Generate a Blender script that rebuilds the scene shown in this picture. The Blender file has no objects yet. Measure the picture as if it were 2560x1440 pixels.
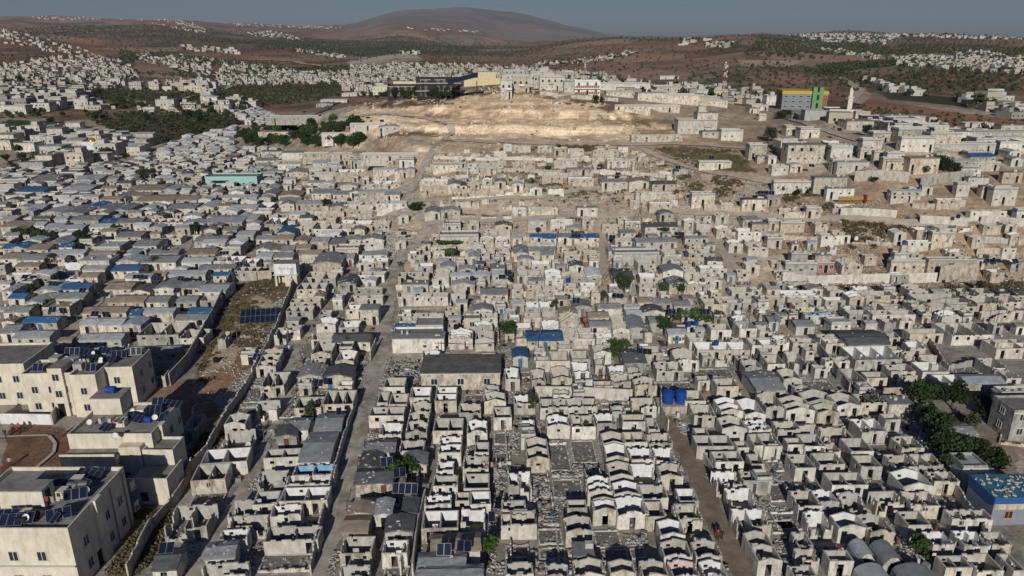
import bpy, math, random
import numpy as np
from mathutils import Vector, Matrix, noise as mn
random.seed(7)
rng = np.random.default_rng(7)
S = bpy.context.scene
COL = S.collection
rad = math.radians

# ------------------------------------------------------------ camera, sky, sun, exposure
CAMH = 60.0; FPX = 1828.0; PITCH = math.atan(625 / FPX)
cam_d = bpy.data.cameras.new('camera'); cam = bpy.data.objects.new('camera', cam_d); COL.objects.link(cam)
cam.location = (0, 0, CAMH); cam.rotation_euler = (math.pi / 2 - PITCH, 0, 0)
cam_d.sensor_width = 36; cam_d.lens = 36 * FPX / 2560
cam_d.clip_start = 1; cam_d.clip_end = 60000
S.camera = cam
S.render.resolution_x = 1024; S.render.resolution_y = 576
SUN_EL = rad(23); SUN_AZ = rad(-5.0)      # shadows run away from the camera, turned SUN_AZ to the left of +Y
W = bpy.data.worlds.new('World'); S.world = W; W.use_nodes = True
nt = W.node_tree; nt.nodes.clear()
sky = nt.nodes.new('ShaderNodeTexSky'); sky.sky_type = 'NISHITA'; sky.sun_disc = False
sky.sun_elevation = SUN_EL; sky.sun_rotation = math.pi - SUN_AZ
sky.altitude = 400; sky.air_density = 1.0; sky.dust_density = 1.0; sky.ozone_density = 1.0
bg = nt.nodes.new('ShaderNodeBackground'); bg.inputs[1].default_value = 0.05
wo = nt.nodes.new('ShaderNodeOutputWorld')
tint = nt.nodes.new('ShaderNodeVectorMath'); tint.operation = 'MULTIPLY'; tint.inputs[1].default_value = (.52, .675, 1.10)
nt.links.new(sky.outputs[0], tint.inputs[0]); nt.links.new(tint.outputs[0], bg.inputs[0]); nt.links.new(bg.outputs[0], wo.inputs[0])
sd = bpy.data.lights.new('sun', 'SUN'); so = bpy.data.objects.new('sun', sd); COL.objects.link(so)
sd.energy = 5.0; sd.angle = rad(0.5); sd.color = (1.0, 0.955, 0.885)
# light travels towards (-sin az, cos az) and down
ldir = Vector((-math.sin(SUN_AZ) * math.cos(SUN_EL), math.cos(SUN_AZ) * math.cos(SUN_EL), -math.sin(SUN_EL)))
so.rotation_euler = ldir.to_track_quat('-Z', 'Y').to_euler()
so.location = (0, -50, 150)
S.view_settings.view_transform = 'Standard'; S.view_settings.look = 'None'
S.view_settings.exposure = -0.6; S.view_settings.gamma = 1.0
try:
    S.cycles.max_bounces = 5; S.cycles.diffuse_bounces = 1; S.cycles.volume_bounces = 0
except Exception: pass

# ------------------------------------------------------------ terrain height table
def slope(py): return math.tan(math.atan((720 - py) / FPX) - PITCH)
# per column: ('p',py,d) a spot seen in the photograph at row py and distance d, ('e',d,elev) a hidden or flat spot
F = [('e',20,0),('e',150,0)]
COLS = {
 -400: F+[('e',450,0),('p',250,650),('p',200,850),('p',160,1300),('p',110,1900),('p',75,2500),('e',3500,60),('p',45,6500),('e',14000,300)],
 0:    F+[('e',450,0),('p',250,650),('p',200,850),('p',160,1300),('p',112,1900),('p',78,2500),('e',3500,60),('p',48,6500),('e',14000,300)],
 200:  F+[('e',450,0),('p',250,690),('p',200,950),('p',150,1250),('p',138,1500),('e',1700,18),('p',120,2300),('p',70,4000),('e',4800,90),('p',42,6500),('e',14000,300)],
 420:  F+[('e',430,0),('e',560,4),('p',250,710),('p',200,980),('p',165,1250),('e',1500,10),('p',130,2300),('p',66,4000),('e',4800,90),('p',50,6500),('e',14000,240)],
 650:  F+[('e',380,0),('p',350,430),('p',290,560),('p',250,720),('p',200,1080),('p',160,1750),('p',110,3000),('p',85,4200),('e',4900,60),('p',64,7000),('e',14000,200)],
 850:  F+[('e',230,1),('p',400,320),('p',330,340),('p',275,385),('e',440,22),('e',560,10),('p',200,1050),('p',160,1750),('p',122,3200),('p',100,4500),('e',5200,30),('p',66,7500),('e',14000,180)],
 1000: F+[('e',200,2),('p',440,262),('p',350,290),('p',255,350),('p',243,370),('e',420,31),('e',600,10),('p',180,1250),('p',133,1900),('e',2200,2),('p',122,3200),('p',80,5000),('p',28,9000),('e',14000,150)],
 1150: F+[('e',200,3),('p',440,255),('p',352,288),('p',240,350),('e',420,35),('e',600,12),('p',170,1500),('p',125,3000),('p',112,5000),('p',14,9500),('e',14000,150)],
 1290: F+[('e',200,3),('p',440,250),('p',350,285),('p',235,345),('e',420,37),('e',600,12),('p',160,1700),('p',120,3300),('e',3900,15),('p',112,6000),('p',30,9500),('e',14000,150)],
 1430: F+[('e',200,4),('p',440,250),('p',350,285),('p',240,340),('e',420,36),('e',600,12),('p',160,1500),('p',95,2900),('e',3500,20),('p',105,6000),('p',62,9500),('e',14000,120)],
 1560: F+[('e',160,1),('p',600,207),('p',440,250),('p',350,280),('p',262,330),('e',420,32),('e',620,12),('p',160,1350),('p',89,2800),('e',3500,20),('p',100,7000),('p',90,9800),('e',14000,60)],
 1720: F+[('e',155,1),('p',600,200),('p',520,220),('p',440,242),('p',350,278),('p',275,335),('e',430,29),('e',640,12),('p',180,1000),('p',140,1500),('p',96,2400),('e',3000,20),('p',93,9800),('e',14000,60)],
 1900: F+[('e',155,1),('p',600,196),('p',520,214),('p',440,236),('p',380,264),('p',330,300),('p',275,380),('e',450,22),('e',600,12),('p',205,750),('p',150,1150),('p',88,2500),('e',3200,30),('p',87,6000),('e',14000,60)],
 2100: F+[('e',150,0),('p',700,181),('p',600,196),('p',500,218),('p',405,245),('p',300,300),('p',275,385),('e',460,20),('e',580,12),('p',205,780),('p',150,1200),('p',110,2300),('p',86,4000),('e',14000,70)],
 2320: F+[('e',150,0),('p',700,180),('p',600,193),('p',510,208),('p',440,222),('p',365,240),('p',325,262),('e',320,20),('p',300,460),('p',240,640),('p',180,950),('p',130,1500),('p',90,2900),('e',3600,30),('p',92,6000),('e',14000,60)],
 2560: F+[('e',150,0),('p',700,179),('p',600,190),('p',510,204),('p',440,222),('p',385,250),('e',310,12),('p',350,400),('p',300,480),('p',240,640),('p',180,950),('p',130,1600),('p',99,2900),('e',3600,30),('p',97,6000),('e',14000,60)],
 2960: F+[('e',150,0),('p',700,179),('p',600,190),('p',510,204),('p',440,222),('p',385,250),('e',310,12),('p',350,400),('p',300,480),('p',240,640),('p',180,950),('p',130,1600),('p',99,2900),('e',3600,30),('p',97,6000),('e',14000,60)],
}
ND, NT = 700, 361
LD = np.linspace(math.log(15), math.log(14000), ND); TD = np.exp(LD); TT = np.linspace(-1.35, 1.35, NT)
_cx = sorted(COLS); _ct = np.array([(c - 1280) / (FPX * 1.056) for c in _cx])
_rows = []
for c in _cx:
    ks = []
    for k in COLS[c]:
        if k[0] == 'e': ks.append((k[1], k[2]))
        else: ks.append((k[2], CAMH + k[2] * slope(k[1])))
    ks.sort(); a = np.array(ks, float)
    _rows.append(np.interp(LD, np.log(a[:, 0]), a[:, 1]))
_rows = np.array(_rows)
G = np.zeros((NT, ND))
for i, t in enumerate(TT):
    j = int(np.clip(np.searchsorted(_ct, t) - 1, 0, len(_ct) - 2))
    w = float(np.clip((t - _ct[j]) / (_ct[j + 1] - _ct[j]), 0, 1)); w = w * w * (3 - 2 * w)
    G[i] = _rows[j] * (1 - w) + _rows[j + 1] * w
def blur(a, n, axis):
    k = np.exp(-np.linspace(-2, 2, 2 * n + 1) ** 2); k /= k.sum()
    p = np.pad(a, [(n, n) if ax == axis else (0, 0) for ax in range(2)], mode='edge')
    return np.apply_along_axis(lambda v: np.convolve(v, k, 'valid'), axis, p)
G = blur(blur(G, 6, 0), 5, 1)
def lattice_noise(x, y, seed):
    xi = np.floor(x).astype(np.int64); yi = np.floor(y).astype(np.int64); fx = x - xi; fy = y - yi
    fx = fx * fx * (3 - 2 * fx); fy = fy * fy * (3 - 2 * fy)
    def h(a, b):
        n = (a * 374761393 + b * 668265263 + seed * 1442695041) & 0x7fffffff
        n = ((n ^ (n >> 13)) * 1274126177) & 0x7fffffff
        return ((n ^ (n >> 16)) & 0xffff) / 65535.0
    return (h(xi, yi) * (1 - fx) + h(xi + 1, yi) * fx) * (1 - fy) + (h(xi, yi + 1) * (1 - fx) + h(xi + 1, yi + 1) * fx) * fy
def fbm(x, y, s, seed=1, oct=4):
    x = np.asarray(x, float); y = np.asarray(y, float)
    r = 0; a = 1; tot = 0
    for o in range(oct):
        r = r + a * lattice_noise(x / s, y / s, seed + o * 17); tot += a; a *= .5; s *= .5
    return r / tot
def elev(x, y):
    x = np.asarray(x, float); y = np.asarray(y, float)
    d = np.clip(y, 15, 13990); t = np.clip(x / d, -1.349, 1.349)
    fi = (t + 1.35) / 2.7 * (NT - 1); fj = (np.log(d) - LD[0]) / (LD[-1] - LD[0]) * (ND - 1)
    i = np.clip(fi.astype(int), 0, NT - 2); j = np.clip(fj.astype(int), 0, ND - 2); a = fi - i; b = fj - j
    e = (G[i, j] * (1 - b) + G[i, j + 1] * b) * (1 - a) + (G[i + 1, j] * (1 - b) + G[i + 1, j + 1] * b) * a
    far = np.clip((d - 500) / 3500, 0, 1)
    e = e + (fbm(x, y, 900, 5, 5) - .5) * 90 * far * far + (fbm(x, y, 260, 9, 4) - .5) * 14 * np.sqrt(far) * np.clip(d / 2500, 0, 1)
    # the dug hillside: cut benches with steep faces, gullied by rain
    q = np.clip(1.6 - np.abs(d - 318) / 30, 0, 1) * np.clip(1.5 - np.abs(x - 5) / 72, 0, 1)
    wv = e + (fbm(x * .3, y, 20, 3, 5) - .5) * 6
    H = 5.2; fr = wv / H - np.floor(wv / H); st = np.clip((fr - .7) / .22, 0, 1); st = (np.floor(wv / H) + st * st * (3 - 2 * st)) * H - (wv - e)
    gul = (np.abs(fbm(x, y * .22, 7, 12, 4) - .5)) * 4.0
    e = e + q * (.6 * (st - e) + (fbm(x, y, 4, 4, 4) - .5) * 1.8 - gul * .5 + .4)
    # low banks and ledges on the slopes behind the middle and right houses
    q2 = np.clip(1 - np.abs(d - 225) / 45, 0, 1) * np.clip((x + 60) / 60, 0, 1)
    e = e + q2 * (fbm(x, y, 16, 14, 4) - .5) * 2.0
    return e
_GX = np.arange(-420, 421, 1.0); _GY = np.arange(50, 961, 1.0); _EG = elev(*np.meshgrid(_GX, _GY, indexing='ij'))
def el(x, y):
    a, b = x + 420, y - 50
    if 0 <= a < 839.9 and 0 <= b < 909.9:
        i, j = int(a), int(b); a -= i; b -= j
        return float((_EG[i, j]*(1-a) + _EG[i+1, j]*a)*(1-b) + (_EG[i, j+1]*(1-a) + _EG[i+1, j+1]*a)*b)
    return float(elev(np.array([x]), np.array([y]))[0])
_MD = np.exp(np.linspace(math.log(30), math.log(13500), 1100))
def _ev(x, y):
    """height along a ray: from the 1 m map near by, from the function beyond it"""
    a = x + 420; b = y - 50; ok = (a >= 0) & (a < 839) & (b >= 0) & (b < 909); r = np.empty(len(x))
    if ok.any():
        i = a[ok].astype(int); j = b[ok].astype(int); fa = a[ok] - i; fb = b[ok] - j
        r[ok] = (_EG[i, j]*(1-fa) + _EG[i+1, j]*fa)*(1-fb) + (_EG[i, j+1]*(1-fa) + _EG[i+1, j+1]*fa)*fb
    if (~ok).any(): r[~ok] = elev(x[~ok], y[~ok])
    return r
def unproj(px, py, h=0.0):
    """the spot on the ground (raised h) seen at the photograph's pixel"""
    u = (px - 1280) / FPX; v = (720 - py) / FPX
    den = math.cos(PITCH) + v * math.sin(PITCH); sl = (-math.sin(PITCH) + v * math.cos(PITCH)) / den; tx = u / den
    near = _MD[_MD < 955]; g = _ev(near * tx, near) + h - (CAMH + near * sl); MDs = near
    if not (g >= 0).any(): MDs = _MD; g = _ev(_MD * tx, _MD) + h - (CAMH + _MD * sl)
    k = int(np.argmax(g >= 0))
    if g[k] < 0: k = len(MDs) - 1
    if k == 0: return float(MDs[0] * tx), float(MDs[0])
    f = np.linspace(MDs[k - 1], MDs[k], 14); g = _ev(f * tx, f) + h - (CAMH + f * sl); k = int(np.argmax(g >= 0))
    if k == 0: d = f[0]
    else: d = f[k - 1] + (f[k] - f[k - 1]) * (-g[k - 1]) / (g[k] - g[k - 1] + 1e-9)
    return float(d * tx), float(d)
def project(x, y, z):
    x = np.asarray(x, float); y = np.asarray(y, float); zz = np.asarray(z, float) - CAMH
    f = y * math.cos(PITCH) - zz * math.sin(PITCH); up = y * math.sin(PITCH) + zz * math.cos(PITCH)
    return 1280 + FPX * x / f, 720 - FPX * up / f
def inpoly(px, py, poly):
    px = np.asarray(px, float); py = np.asarray(py, float); ins = np.zeros(px.shape, bool); n = len(poly)
    for i in range(n):
        x1, y1 = poly[i]; x2, y2 = poly[(i + 1) % n]
        c = ((y1 > py) != (y2 > py)) & (px < (x2 - x1) * (py - y1) / ((y2 - y1) or 1e-9) + x1)
        ins ^= c
    return ins

# ------------------------------------------------------------ materials
MATS = {}
def mat(name, col, rough=.9, var=.25, scale=1.2, bump=.0, spec=.2, metal=0.0, stain=None, stainamt=.0, vert=False, objvar=0.0, stain_scale=.6, joints=False):
    """procedural surface: base colour broken up by noise in object space, optional stains"""
    if name in MATS: return MATS[name]
    m = bpy.data.materials.new(name); m.use_nodes = True; N = m.node_tree; b = N.nodes['Principled BSDF']; L = N.links
    b.inputs['Roughness'].default_value = rough; b.inputs['Metallic'].default_value = metal
    b.inputs['Specular IOR Level'].default_value = spec
    tc = N.nodes.new('ShaderNodeTexCoord'); geo = N.nodes.new('ShaderNodeNewGeometry')
    n1 = N.nodes.new('ShaderNodeTexNoise'); n1.inputs['Scale'].default_value = scale; n1.inputs['Detail'].default_value = 6; n1.inputs['Roughness'].default_value = .65
    mp = N.nodes.new('ShaderNodeMapping'); L.new(geo.outputs['Position'], mp.inputs[0]); L.new(mp.outputs[0], n1.inputs[0])
    if vert: mp.inputs['Scale'].default_value = (1.2, 1.2, .7)
    r = N.nodes.new('ShaderNodeMapRange'); r.inputs[1].default_value = .3; r.inputs[2].default_value = .7
    r.inputs[3].default_value = 1 - var; r.inputs[4].default_value = 1 + var * .6; L.new(n1.outputs[0], r.inputs[0])
    mul = N.nodes.new('ShaderNodeVectorMath'); mul.operation = 'SCALE'; mul.inputs[0].default_value = col[:3]; L.new(r.outputs[0], mul.inputs['Scale'])
    out = mul.outputs[0]
    if stain:
        n2 = N.nodes.new('ShaderNodeTexNoise'); n2.inputs['Scale'].default_value = stain_scale; n2.inputs['Detail'].default_value = 7; n2.inputs['Roughness'].default_value = .7
        mp2 = N.nodes.new('ShaderNodeMapping'); mp2.inputs['Location'].default_value = (31, 7, 3); L.new(geo.outputs['Position'], mp2.inputs[0]); L.new(mp2.outputs[0], n2.inputs[0])
        if vert: mp2.inputs['Scale'].default_value = (1.8, 1.8, .6)
        r2 = N.nodes.new('ShaderNodeMapRange'); r2.inputs[1].default_value = .5; r2.inputs[2].default_value = .62; r2.inputs[4].default_value = stainamt; L.new(n2.outputs[0], r2.inputs[0])
        mx = N.nodes.new('ShaderNodeMix'); mx.data_type = 'RGBA'; L.new(r2.outputs[0], mx.inputs[0]); L.new(out, mx.inputs[6]); mx.inputs[7].default_value = (*stain, 1); out = mx.outputs[2]
    if joints:    # courses of 40 x 20 cm block showing through the plaster in places
        br = N.nodes.new('ShaderNodeTexBrick'); mb_ = N.nodes.new('ShaderNodeMapping'); mb_.inputs['Rotation'].default_value = (math.pi/2, 0, 0); L.new(geo.outputs['Position'], mb_.inputs[0]); L.new(mb_.outputs[0], br.inputs[0])
        br.inputs['Scale'].default_value = 1; br.inputs['Brick Width'].default_value = .42; br.inputs['Row Height'].default_value = .21; br.inputs['Mortar Size'].default_value = .018
        br.inputs['Color1'].default_value = (1, 1, 1, 1); br.inputs['Color2'].default_value = (.84, .84, .84, 1); br.inputs['Mortar'].default_value = (.66, .66, .66, 1)
        mj = N.nodes.new('ShaderNodeMix'); mj.data_type = 'RGBA'; mj.blend_type = 'MULTIPLY'; L.new(n1.outputs[0], mj.inputs[0]); L.new(out, mj.inputs[6]); L.new(br.outputs[0], mj.inputs[7]); out = mj.outputs[2]
    if objvar:
        oi = N.nodes.new('ShaderNodeObjectInfo'); r3 = N.nodes.new('ShaderNodeMapRange'); r3.inputs[3].default_value = 1 - objvar; r3.inputs[4].default_value = 1 + objvar; L.new(oi.outputs['Random'], r3.inputs[0])
        m3 = N.nodes.new('ShaderNodeVectorMath'); m3.operation = 'SCALE'; L.new(out, m3.inputs[0]); L.new(r3.outputs[0], m3.inputs['Scale']); out = m3.outputs[0]
    L.new(out, b.inputs['Base Color'])
    if bump:
        bp = N.nodes.new('ShaderNodeBump'); bp.inputs['Strength'].default_value = 1.0; bp.inputs['Distance'].default_value = bump
        L.new(n1.outputs[0], bp.inputs['Height']); L.new(bp.outputs[0], b.inputs['Normal'])
    MATS[name] = m; return m

# ------------------------------------------------------------ mesh and object helpers
class MB:
    """collects faces (each with a material slot) and links them as one mesh object"""
    def __init__(s): s.v = []; s.f = []; s.m = []
    def face(s, pts, m=0):
        n = len(s.v); s.v.extend(pts); s.f.append(tuple(range(n, n + len(pts)))); s.m.append(m)
    def box(s, x0, x1, y0, y1, z0, z1, m=0, top=None, bottom=True):
        n = len(s.v); s.v += [(x0,y0,z0),(x1,y0,z0),(x1,y1,z0),(x0,y1,z0),(x0,y0,z1),(x1,y0,z1),(x1,y1,z1),(x0,y1,z1)]
        fs = [(0,1,5,4),(1,2,6,5),(2,3,7,6),(3,0,4,7),(4,5,6,7)]
        if bottom: fs.append((3,2,1,0))
        for i, f in enumerate(fs):
            s.f.append(tuple(n + k for k in f)); s.m.append(m if (i != 4 or top is None) else top)
    def obox(s, M, x0, x1, y0, y1, z0, z1, m=0, top=None):
        n = len(s.v); s.box(x0, x1, y0, y1, z0, z1, m, top)
        for i in range(n, len(s.v)): s.v[i] = tuple(M @ Vector(s.v[i]))
    def tube(s, pts, r, seg=6, m=0, cap=True):
        n = len(s.v); k = len(pts)
        rr = r if isinstance(r, (list, tuple)) else [r] * k
        for i, p in enumerate(pts):
            p = Vector(p); a = Vector(pts[min(i + 1, k - 1)]) - Vector(pts[max(i - 1, 0)]); a.normalize()
            u = a.cross(Vector((0, 0, 1)) if abs(a.z) < .9 else Vector((1, 0, 0))).normalized(); w = a.cross(u)
            for q in range(seg):
                an = 2 * math.pi * q / seg; s.v.append(tuple(p + (u * math.cos(an) + w * math.sin(an)) * rr[i]))
        for i in range(k - 1):
            for q in range(seg):
                s.f.append((n + i*seg + q, n + (i+1)*seg + q, n + (i+1)*seg + (q+1) % seg, n + i*seg + (q+1) % seg)); s.m.append(m)
        if cap:
            s.f.append(tuple(n + q for q in range(seg))); s.m.append(m)
            s.f.append(tuple(n + (k-1)*seg + q for q in range(seg - 1, -1, -1))); s.m.append(m)
    def build(s, name, mats, parent=None, loc=None, rz=None, smooth=False):
        me = bpy.data.meshes.new(name); me.from_pydata(s.v, [], s.f)
        if not isinstance(mats, (list, tuple)): mats = [mats]
        for m in mats: me.materials.append(m)
        if len(mats) > 1: me.polygons.foreach_set('material_index', s.m)
        if smooth: me.polygons.foreach_set('use_smooth', [True] * len(s.f))
        me.update()
        o = bpy.data.objects.new(name, me); COL.objects.link(o)
        if parent is not None: o.parent = parent
        if loc is not None: o.location = loc
        if rz is not None: o.rotation_euler = (0, 0, rz)
        return o
def tag(o, label=None, cat=None, group=None, kind=None):
    if label: o['label'] = label
    if cat: o['category'] = cat
    if group: o['group'] = group
    if kind: o['kind'] = kind
    return o
def empty(name, loc, rz=0.0):
    o = bpy.data.objects.new(name, None); COL.objects.link(o); o.location = loc; o.rotation_euler = (0, 0, rz); o.empty_display_size = .5
    return o
def copy_tree(o, parent=None):
    c = o.copy(); COL.objects.link(c); c.parent = parent
    for ch in list(o.children): copy_tree(ch, c)
    return c

# ------------------------------------------------------------ the ground as one sheet
TC, TR = 820, 1050
tcol = np.linspace(-1.3, 1.3, TC)
drow = np.concatenate([np.linspace(22, 60, 12, endpoint=False), np.exp(np.linspace(math.log(60), math.log(13900), TR - 12))])
GX = drow[:, None] * tcol[None, :]; GY = np.repeat(drow[:, None], TC, 1); GZ = elev(GX, GY)
gv = np.stack([GX, GY, GZ], -1).reshape(-1, 3)
idx = np.arange(TR * TC).reshape(TR, TC)
gf = np.stack([idx[:-1, :-1], idx[:-1, 1:], idx[1:, 1:], idx[1:, :-1]], -1).reshape(-1, 4)
me = bpy.data.meshes.new('ground'); me.vertices.add(len(gv)); me.vertices.foreach_set('co', gv.ravel())
me.loops.add(gf.size); me.loops.foreach_set('vertex_index', gf.ravel()); me.polygons.add(len(gf))
me.polygons.foreach_set('loop_start', np.arange(0, gf.size, 4)); me.update(calc_edges=True)
me.polygons.foreach_set('use_smooth', np.ones(len(gf), bool))
PX, PY = project(gv[:, 0], gv[:, 1], gv[:, 2]); DD = gv[:, 1]
# edges of the soil zones wander with noise
ws = np.clip(DD / 120, 1, 40)
wob = (fbm(gv[:, 0] / ws, gv[:, 1] / ws * .6, 12, 21, 5) - .5)
wx = PX + wob * 90; wy = PY + (fbm(gv[:, 0] / ws, gv[:, 1] / ws * .6, 12, 33, 5) - .5) * np.clip(6000 / DD, 10, 60)
def noi(s, seed, o=4): return fbm(gv[:, 0], gv[:, 1], s, seed, o)
def lerp(a, b, w): return a * (1 - w[:, None]) + np.array(b)[None] * w[:, None]
def sst(x, a, b):
    t = np.clip((x - a) / (b - a), 0, 1); return t * t * (3 - 2 * t)
N1 = noi(14, 41); N2 = noi(60, 43); N3 = noi(260, 47, 5); N4 = noi(700, 51, 5)
soil = np.repeat(np.array([[.45,.385,.30]]), len(gv), 0)
soil = lerp(soil, (.52,.44,.34), sst(N1, .45, .65) * .8)
soil = lerp(soil, (.31, .21, .14), sst(noi(22, 61), .56, .72) * .55)
scrub = sst(noi(10, 71), .6, .75) * .25
# beyond the town: red-brown stony hills, with greyer and darker tracts
far = sst(DD, 500, 640)
hill = np.repeat(np.array([[.34, .175, .108]]), len(gv), 0)
hill = lerp(hill, (.33,.235,.17), sst(N3, .42, .6))
hill = lerp(hill, (.36,.29,.235), sst(N4, .55, .7) * .7)
hill = lerp(hill, (.38,.175,.095), sst(noi(340, 81, 4), .55, .66) * .7)
soil = soil * (1 - far[:, None]) + hill * far[:, None]
scrub = scrub * (1 - far) + (.35 + .55 * sst(noi(420, 83, 5), .42, .6)) * far
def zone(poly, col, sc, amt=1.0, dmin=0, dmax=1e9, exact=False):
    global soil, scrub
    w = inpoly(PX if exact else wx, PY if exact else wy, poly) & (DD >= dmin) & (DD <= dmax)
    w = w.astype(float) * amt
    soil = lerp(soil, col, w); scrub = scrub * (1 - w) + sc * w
CREAM = (.86, .66, .43); RED = (.20, .10, .062); PALE = (.40, .34, .26)
zone([(0,880),(2560,830),(2560,1500),(0,1500)], (.36,.335,.29), .1, .7, 20, 190)
zone([(960,600),(1040,380),(1800,380),(1900,520),(2560,560),(2560,820),(960,860)], (.64,.50,.355), .12, .75, 165, 300)
zone([(1040,470),(1800,470),(1900,520),(1950,380),(1560,340),(1080,350)], (.55,.42,.29),.25,.9, 180, 300)
zone([(1950,430),(2560,430),(2560,560),(1950,540)], (.50,.36,.24), .3, .85, 150, 300)
zone([(1950,520),(2560,560),(2560,760),(2100,740),(1900,640)], (.46,.32,.205),.35,.9, 150, 250)
zone([(1150,545),(1500,470),(1760,500),(1900,560),(1300,580)], (.54,.43,.31),.1,.8, 170, 300)
zone([(880,330),(860,262),(1000,245),(1160,212),(1330,215),(1540,262),(1640,330),(1600,352),(1060,352),(950,345)], CREAM, .06, 1, 250, 380)
zone([(1540,262),(1700,300),(1900,330),(1960,420),(1700,430),(1600,352)], (.50,.35,.22),.35,.9, 240, 380)
zone([(1830,300),(1960,300),(2140,345),(2090,375),(1900,340)], (.56,.45,.32),.1,.85, 240, 380)
zone([(1640,370),(1700,365),(1830,390),(1880,430),(1760,425)], (.13,.12,.05), .6, .8, 220, 320)
zone([(1080,352),(1560,355),(1560,372),(1080,372)], (.62,.49,.34),.1, 1, 250, 330)
zone([(1180,440),(1420,400),(1700,440),(1900,500),(1800,520),(1400,450)], (.48,.31,.19),.5,.6, 200, 300)
zone([(1540,245),(1960,262),(2080,300),(1960,345),(1700,352)], (.55,.42,.29), .25, .85, 240, 460)
zone([(560,300),(900,330),(1060,380),(900,400),(560,380)], (.44,.34,.24), .3, .6, 250, 460)
# empty plot and courts on the left
zone([(560,720),(690,690),(735,720),(700,800),(600,1000),(470,1130),(330,1440),(250,1440),(420,1130),(480,920)], (.29,.20,.12),.4, 1, 60, 220)
zone([(470,960),(530,860),(640,740),(700,770),(600,880),(560,960),(480,980)], (.55,.43,.30), .05, 1, 60, 220)
zone([(320,970),(600,905),(640,930),(560,1080),(470,1120),(360,1000)], (.36,.20,.12),.1, .9, 60, 220)
zone([(0,1060),(260,1060),(200,1180),(0,1230)], (.28,.155,.095), .02, 1, 60, 160)
zone([(2440,1100),(2560,1040),(2560,1260),(2520,1240)], (.36,.28,.20), .1, 1, 60, 160)
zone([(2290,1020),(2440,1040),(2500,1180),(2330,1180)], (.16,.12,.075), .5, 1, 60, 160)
zone([(1700,840),(1930,820),(1990,880),(1800,900)], (.27,.2,.14), .1, .7, 100, 200)
# lower right olive slope and fields
zone([(2130,250),(2560,300),(2560,385),(2300,325),(2080,300)], (.36,.19,.11), .25, 1, 300, 620)
zone([(2380,310),(2560,345),(2560,380),(2420,350)], (.36,.23,.12), .1, 1, 300, 620)
zone([(2170,232),(2420,245),(2430,268),(2200,250)], (.045,.06,.025), .9, 1, 380, 800)
zone([(1750,300),(1760,140),(1950,150),(2140,240),(2130,300)], (.30,.17,.10), .55, 1, 420, 1300)
zone([(1700,120),(1850,115),(1830,165),(1690,170)], (.36,.19,.115), .1, 1, 900, 2400)
zone([(1560,130),(1700,105),(1720,170),(1600,200),(1330,165)], (.33,.20,.14), .25, 1, 600, 2400)
zone([(1820,150),(2000,150),(1960,165),(1830,168)], (.5,.37,.25), .05, 1, 500, 2500)
zone([(2040,165),(2240,150),(2260,160),(2060,185)], (.06,.075,.04), .95, 1, 500, 2500)
zone([(2380,125),(2480,125),(2540,150),(2560,185),(2250,170),(2240,145)], (.36,.31,.25), .1, 1, 700, 3000)
zone([(1980,95),(2220,88),(2240,105),(2150,115),(1990,108)], (.42,.38,.33), .1, 1, 1500, 9000)
zone([(2110,200),(2150,205),(2180,240),(2150,262),(2120,250),(2140,222)], (.45,.36,.27), 0, 1, 500, 900, True)
# left valley
zone([(330,125),(500,180),(480,195),(350,190),(330,170)], (.55,.46,.34), .02, 1, 900, 1700)
zone([(0,175),(60,170),(120,200),(0,215)], (.42,.36,.29), .1, 1, 600, 1700)
zone([(240,135),(330,150),(340,190),(60,200),(120,155)], (.40,.34,.27), .3, .8, 700, 1700)
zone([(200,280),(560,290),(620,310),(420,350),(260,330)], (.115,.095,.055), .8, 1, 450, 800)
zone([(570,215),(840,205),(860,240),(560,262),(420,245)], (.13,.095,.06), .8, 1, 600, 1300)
zone([(80,290),(270,280),(300,292),(120,305)], (.24,.135,.085), 0, 1, 450, 800)
zone([(0,300),(130,305),(120,325),(0,330)], (.06,.08,.025), .4, 1, 450, 800)
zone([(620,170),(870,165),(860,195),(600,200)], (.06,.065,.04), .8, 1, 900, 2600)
zone([(860,150),(960,132),(1030,128),(1060,150),(1050,165),(870,168)], (.50,.42,.32), .03, 1, 1000, 2400)
zone([(740,180),(1000,190),(1300,175),(1560,200),(1560,215),(700,215)], (.36,.31,.26), .2, .8, 900, 2300)
zone([(240,60),(700,70),(700,130),(450,130),(240,110)], (.2,.15,.11), .75, .6, 1500, 5200)
zone([(700,95),(1000,105),(1200,120),(1200,135),(840,140),(640,120)], (.10,.10,.07), .9, .8, 2400, 6000)
# the dug faces: steep cuts pale cream, ledges dustier and pinker
gzx = np.abs(np.gradient(GZ, axis=0) / (np.gradient(GY, axis=0) + 1e-6)).reshape(-1)
qh = np.clip(1.8 - np.abs(DD - 315) / 30, 0, 1) * np.clip(1.6 - np.abs(gv[:, 0] - 5) / 75, 0, 1)
soil = lerp(soil, (.74, .50, .31), qh * sst(noi(9, 111), .45, .62) * .5)
soil = lerp(soil, (.93, .75, .51), qh * sst(gzx, .35, .8) * .8)
soil = lerp(soil, (.34, .22, .14), qh * sst(noi(13, 113), .6, .72) * .6)
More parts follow.
